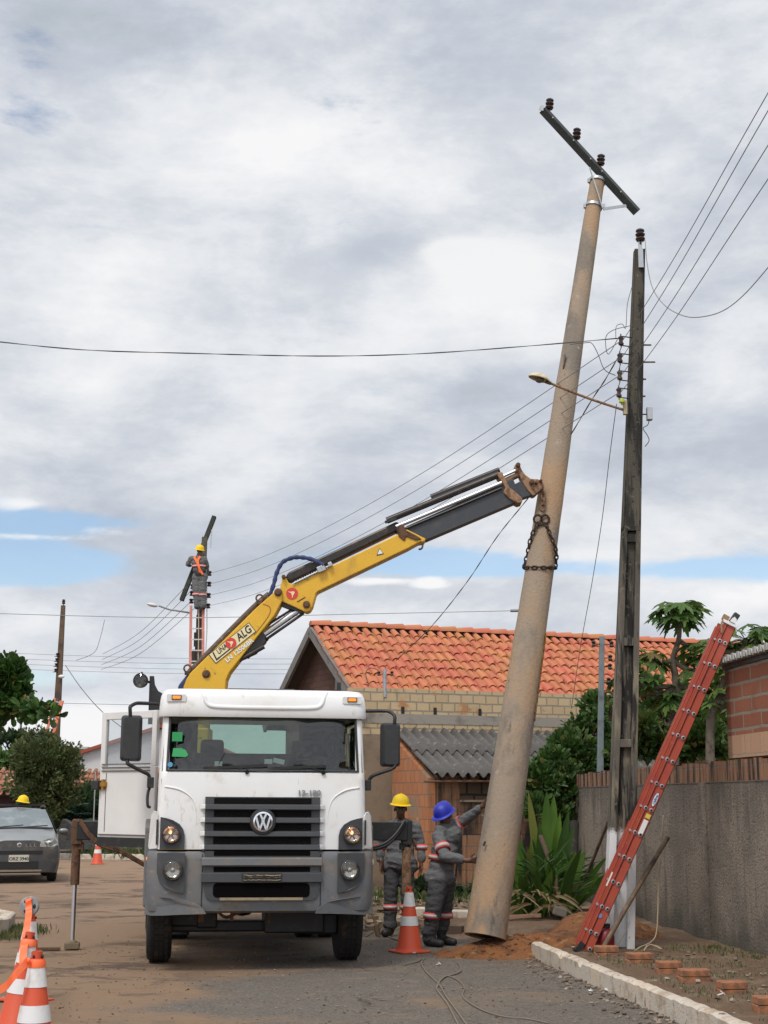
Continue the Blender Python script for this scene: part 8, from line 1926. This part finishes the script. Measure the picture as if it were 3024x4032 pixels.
papaya('papaya_tree', 'papaya tree with spreading branches beside the ladder top at the right edge', [V((at(2800, 3060, Yp).x, Yp, .1)), at(2795, 2900, Yp), at(2830, 2750, Yp), at(2860, 2650, Yp), at(2910, 2570, Yp)],
       [(at(2935, 2520, Yp), 12, .36, .22), (at(3000, 2500, Yp), 10, .3, .21), (at(2960, 2600, Yp), 14, .36, .22), (at(2850, 2640, Yp), 8, .26, .2), (at(2800, 2540, Yp), 7, .28, .19), (at(2870, 2720, Yp), 9, .26, .2), (at(3050, 2570, Yp), 9, .3, .2), (at(2850, 2800, Yp), 8, .3, .2)])
# broad-leaved clump
def clump():
    r = root('broad_leaf_clump', tuple(gnd(2130, 3590, .1)), 'clump of long upright bright green leaves right of the tilted pole', 'plant'); random.seed(17)
    def blade(mb, b, d, L, W, droop):
        d = d.normalized(); side = d.cross(V((0, -.9, .3))).normalized(); K = 7; l = []; rr_ = []; c = []
        for i in range(K + 1):
            f = i / K; p = b + d * (L * f) + V((d.x * .5, d.y * .5, -1)) * (droop * L * f * f); w = W * (sin(pi * min(1, .10 + f * .90)) ** .7) * (1 - .15 * f); 
            c.append(p); l.append(p - side * w + V((0, -.3 * w, .2 * w))); rr_.append(p + side * w + V((0, -.3 * w, .2 * w)))
        vs = c + l + rr_; n = K + 1; mb.add(vs, [(i, i + 1, n + i + 1, n + i) for i in range(K)] + [(i, 2 * n + i, 2 * n + i + 1, i + 1) for i in range(K)])
    tall = MB(); small = MB(); dry = MB()
    for (px, py, L, W, dx) in ((2150, 3330, 1.15, .075, .02), (2170, 3330, 1.05, .08, .05), (2130, 3360, 1.25, .06, -.12), (2190, 3350, .9, .07, .2), (2100, 3380, .8, .06, -.3), (2060, 3400, .8, .065, -.35), (2200, 3330, .7, .06, .3), (2175, 3390, 1.1, .07, .1), (2140, 3400, 1.0, .07, -.04)):
        Y = 21.4 + random.uniform(-.3, .4); b = at(px, py + 140, Y); blade(tall, b, V((dx * .9, -.06, 1)), L * 1.22, W * 1.1, random.uniform(.0, .12))
    for k in range(78):
        px = random.uniform(2030, 2250); Y = random.uniform(20.6, 22.2); b = at(px, 3560, Y); b.z = .12; lean = (px - 2130) / 140 + random.gauss(0, .35); blade(tall, b, V((lean * .5, random.uniform(-.5, .1), 1)), random.uniform(.7, 1.3), random.uniform(.04, .085), random.uniform(.08, .45))
    for k in range(300):
        px = random.uniform(2010, 2250); Y = random.uniform(20.5, 22.0); b = at(px, random.uniform(3400, 3560), Y); lean = (px - 2150) / 110 + random.gauss(0, .5); blade(small, b, V((lean * .8, random.uniform(-.7, .1), random.uniform(.3, 1))), random.uniform(.25, .55), random.uniform(.008, .022), random.uniform(.1, .5))
    for k in range(70):
        px = random.uniform(2010, 2210); Y = random.uniform(20.4, 21.2); b = at(px, random.uniform(3490, 3575), Y); blade(dry, b, V((random.gauss(0, .9), random.uniform(-.8, 0), random.uniform(-.4, .6))), random.uniform(.15, .38), random.uniform(.008, .025), random.uniform(.3, .9))
    tall.build('tall_leaves', LG_BR, r, world=True, smooth=True, ang=60); small.build('thin_leaves', LG_DK, r, world=True); dry.build('dry_leaves', LG_DRY, r, world=True)
    mb = MB()
    for k in range(26): px = random.uniform(2030, 2230); b = at(px, 3570, random.uniform(21.0, 21.8)); b.z = .1; mb.tube([b, b + V((random.gauss(0, .06), 0, random.uniform(.3, .7)))], .014, 6)
    mb.build('stems', BARK, r, world=True)
clump()
bl = [B_(1680, 3490, 23.2, 60, 40), B_(1640, 3540, 23, 40, 30), B_(1900, 3500, 23.4, 60, 30), B_(1460, 3510, 23.4, 40, 30), B_(1780, 3510, 23.4, 50, 28)]
tree('low_weed_bush', 'low dark weeds along the foot of the brick shed', V((at(1700, 3560, 23).x, 23, .1)), bl, 1500, .09, .04, LG_FAR, .02, 0, cat='bush', gap=2.5, gapt=-.05)
# grass and weeds
def grassmb(n, fn, L, W):
    mb = MB()
    for k in range(n):
        p, s = fn(); d = V((random.gauss(0, .35), random.gauss(0, .35), 1)); leaf(mb, V(p), d, rndv(), L * s * random.uniform(.5, 1.2), W * s, 0.1)
    return mb
GR = leafmat('weed_grass', (.05, .085, .022), (.09, .12, .035), (.14, .13, .05), .2, .8)
def f1():
    Y = random.uniform(10.8, 16.8); xk = 1.75 + (16.84 - Y) * .139; c = mn.noise(V((Y * 1.7, 3, 0)))
    if random.random() < .30: return (xk - abs(random.gauss(0, .05)), Y, 0), 1.0 if c > -.05 else .4
    x = random.uniform(xk + .2, xk + 2.0); q = mn.noise(V((x * 1.3, Y * 1.3, 0)))
    return (x, Y, .11), (.8 if q > 0 else .25) * (1.3 if x > xk + 1.35 else 1)
tag(grassmb(5200, f1, .060, .010).build('grass', GR, origin=(0, 0, 0)), 'sparse weeds and grass along the kerb and wall foot', 'grass', kind='stuff')
def f2(): x = random.gauss(-4.75, .16); Y = random.gauss(19.6, .35); return (x, Y, .0), 1.0
tag(grassmb(1100, f2, .11, .014).build('grass_tuft', GR, origin=(-4.75, 19.6, 0)), 'leafy grass tuft at the foot of the left kerb end', 'grass', kind='stuff')
def f3():
    t = random.random(); return (-8.8 + 5.5 * t + random.gauss(0, .3), 43.9 + random.uniform(.3, 5) - t * 1.0, .0), random.uniform(.8, 1.4)
tag(grassmb(5000, f3, .28, .05).build('grass', GR, origin=(0, 0, 0)), 'green grass bank beyond the distant cone', 'grass', kind='stuff')
def f4(): x = random.uniform(-.6, 3.0); return (x, random.uniform(22.2, 24.6), .22), random.uniform(.6, 1.2)
tag(grassmb(1400, f4, .15, .02).build('grass', GR, origin=(0, 0, 0)), 'rough grass at the foot of the brick shed', 'grass', kind='stuff')
# distant green band so the horizon closes behind the gaps
mb = MB(); random.seed(77)
bl = []
for k in range(26): x = -70 + k * 5.6; h = random.uniform(1.6, 3.0); bl.append((V((x, 135 + random.uniform(-6, 6), h * .5)), (4.5, 4, h)))
tag(crown(bl, 5200, 1.1, .8, gap=.3, gapt=-.4).build('treeline', LG_FAR, origin=(0, 135, 0)), 'far low line of trees at the end of the street', 'trees', kind='stuff')
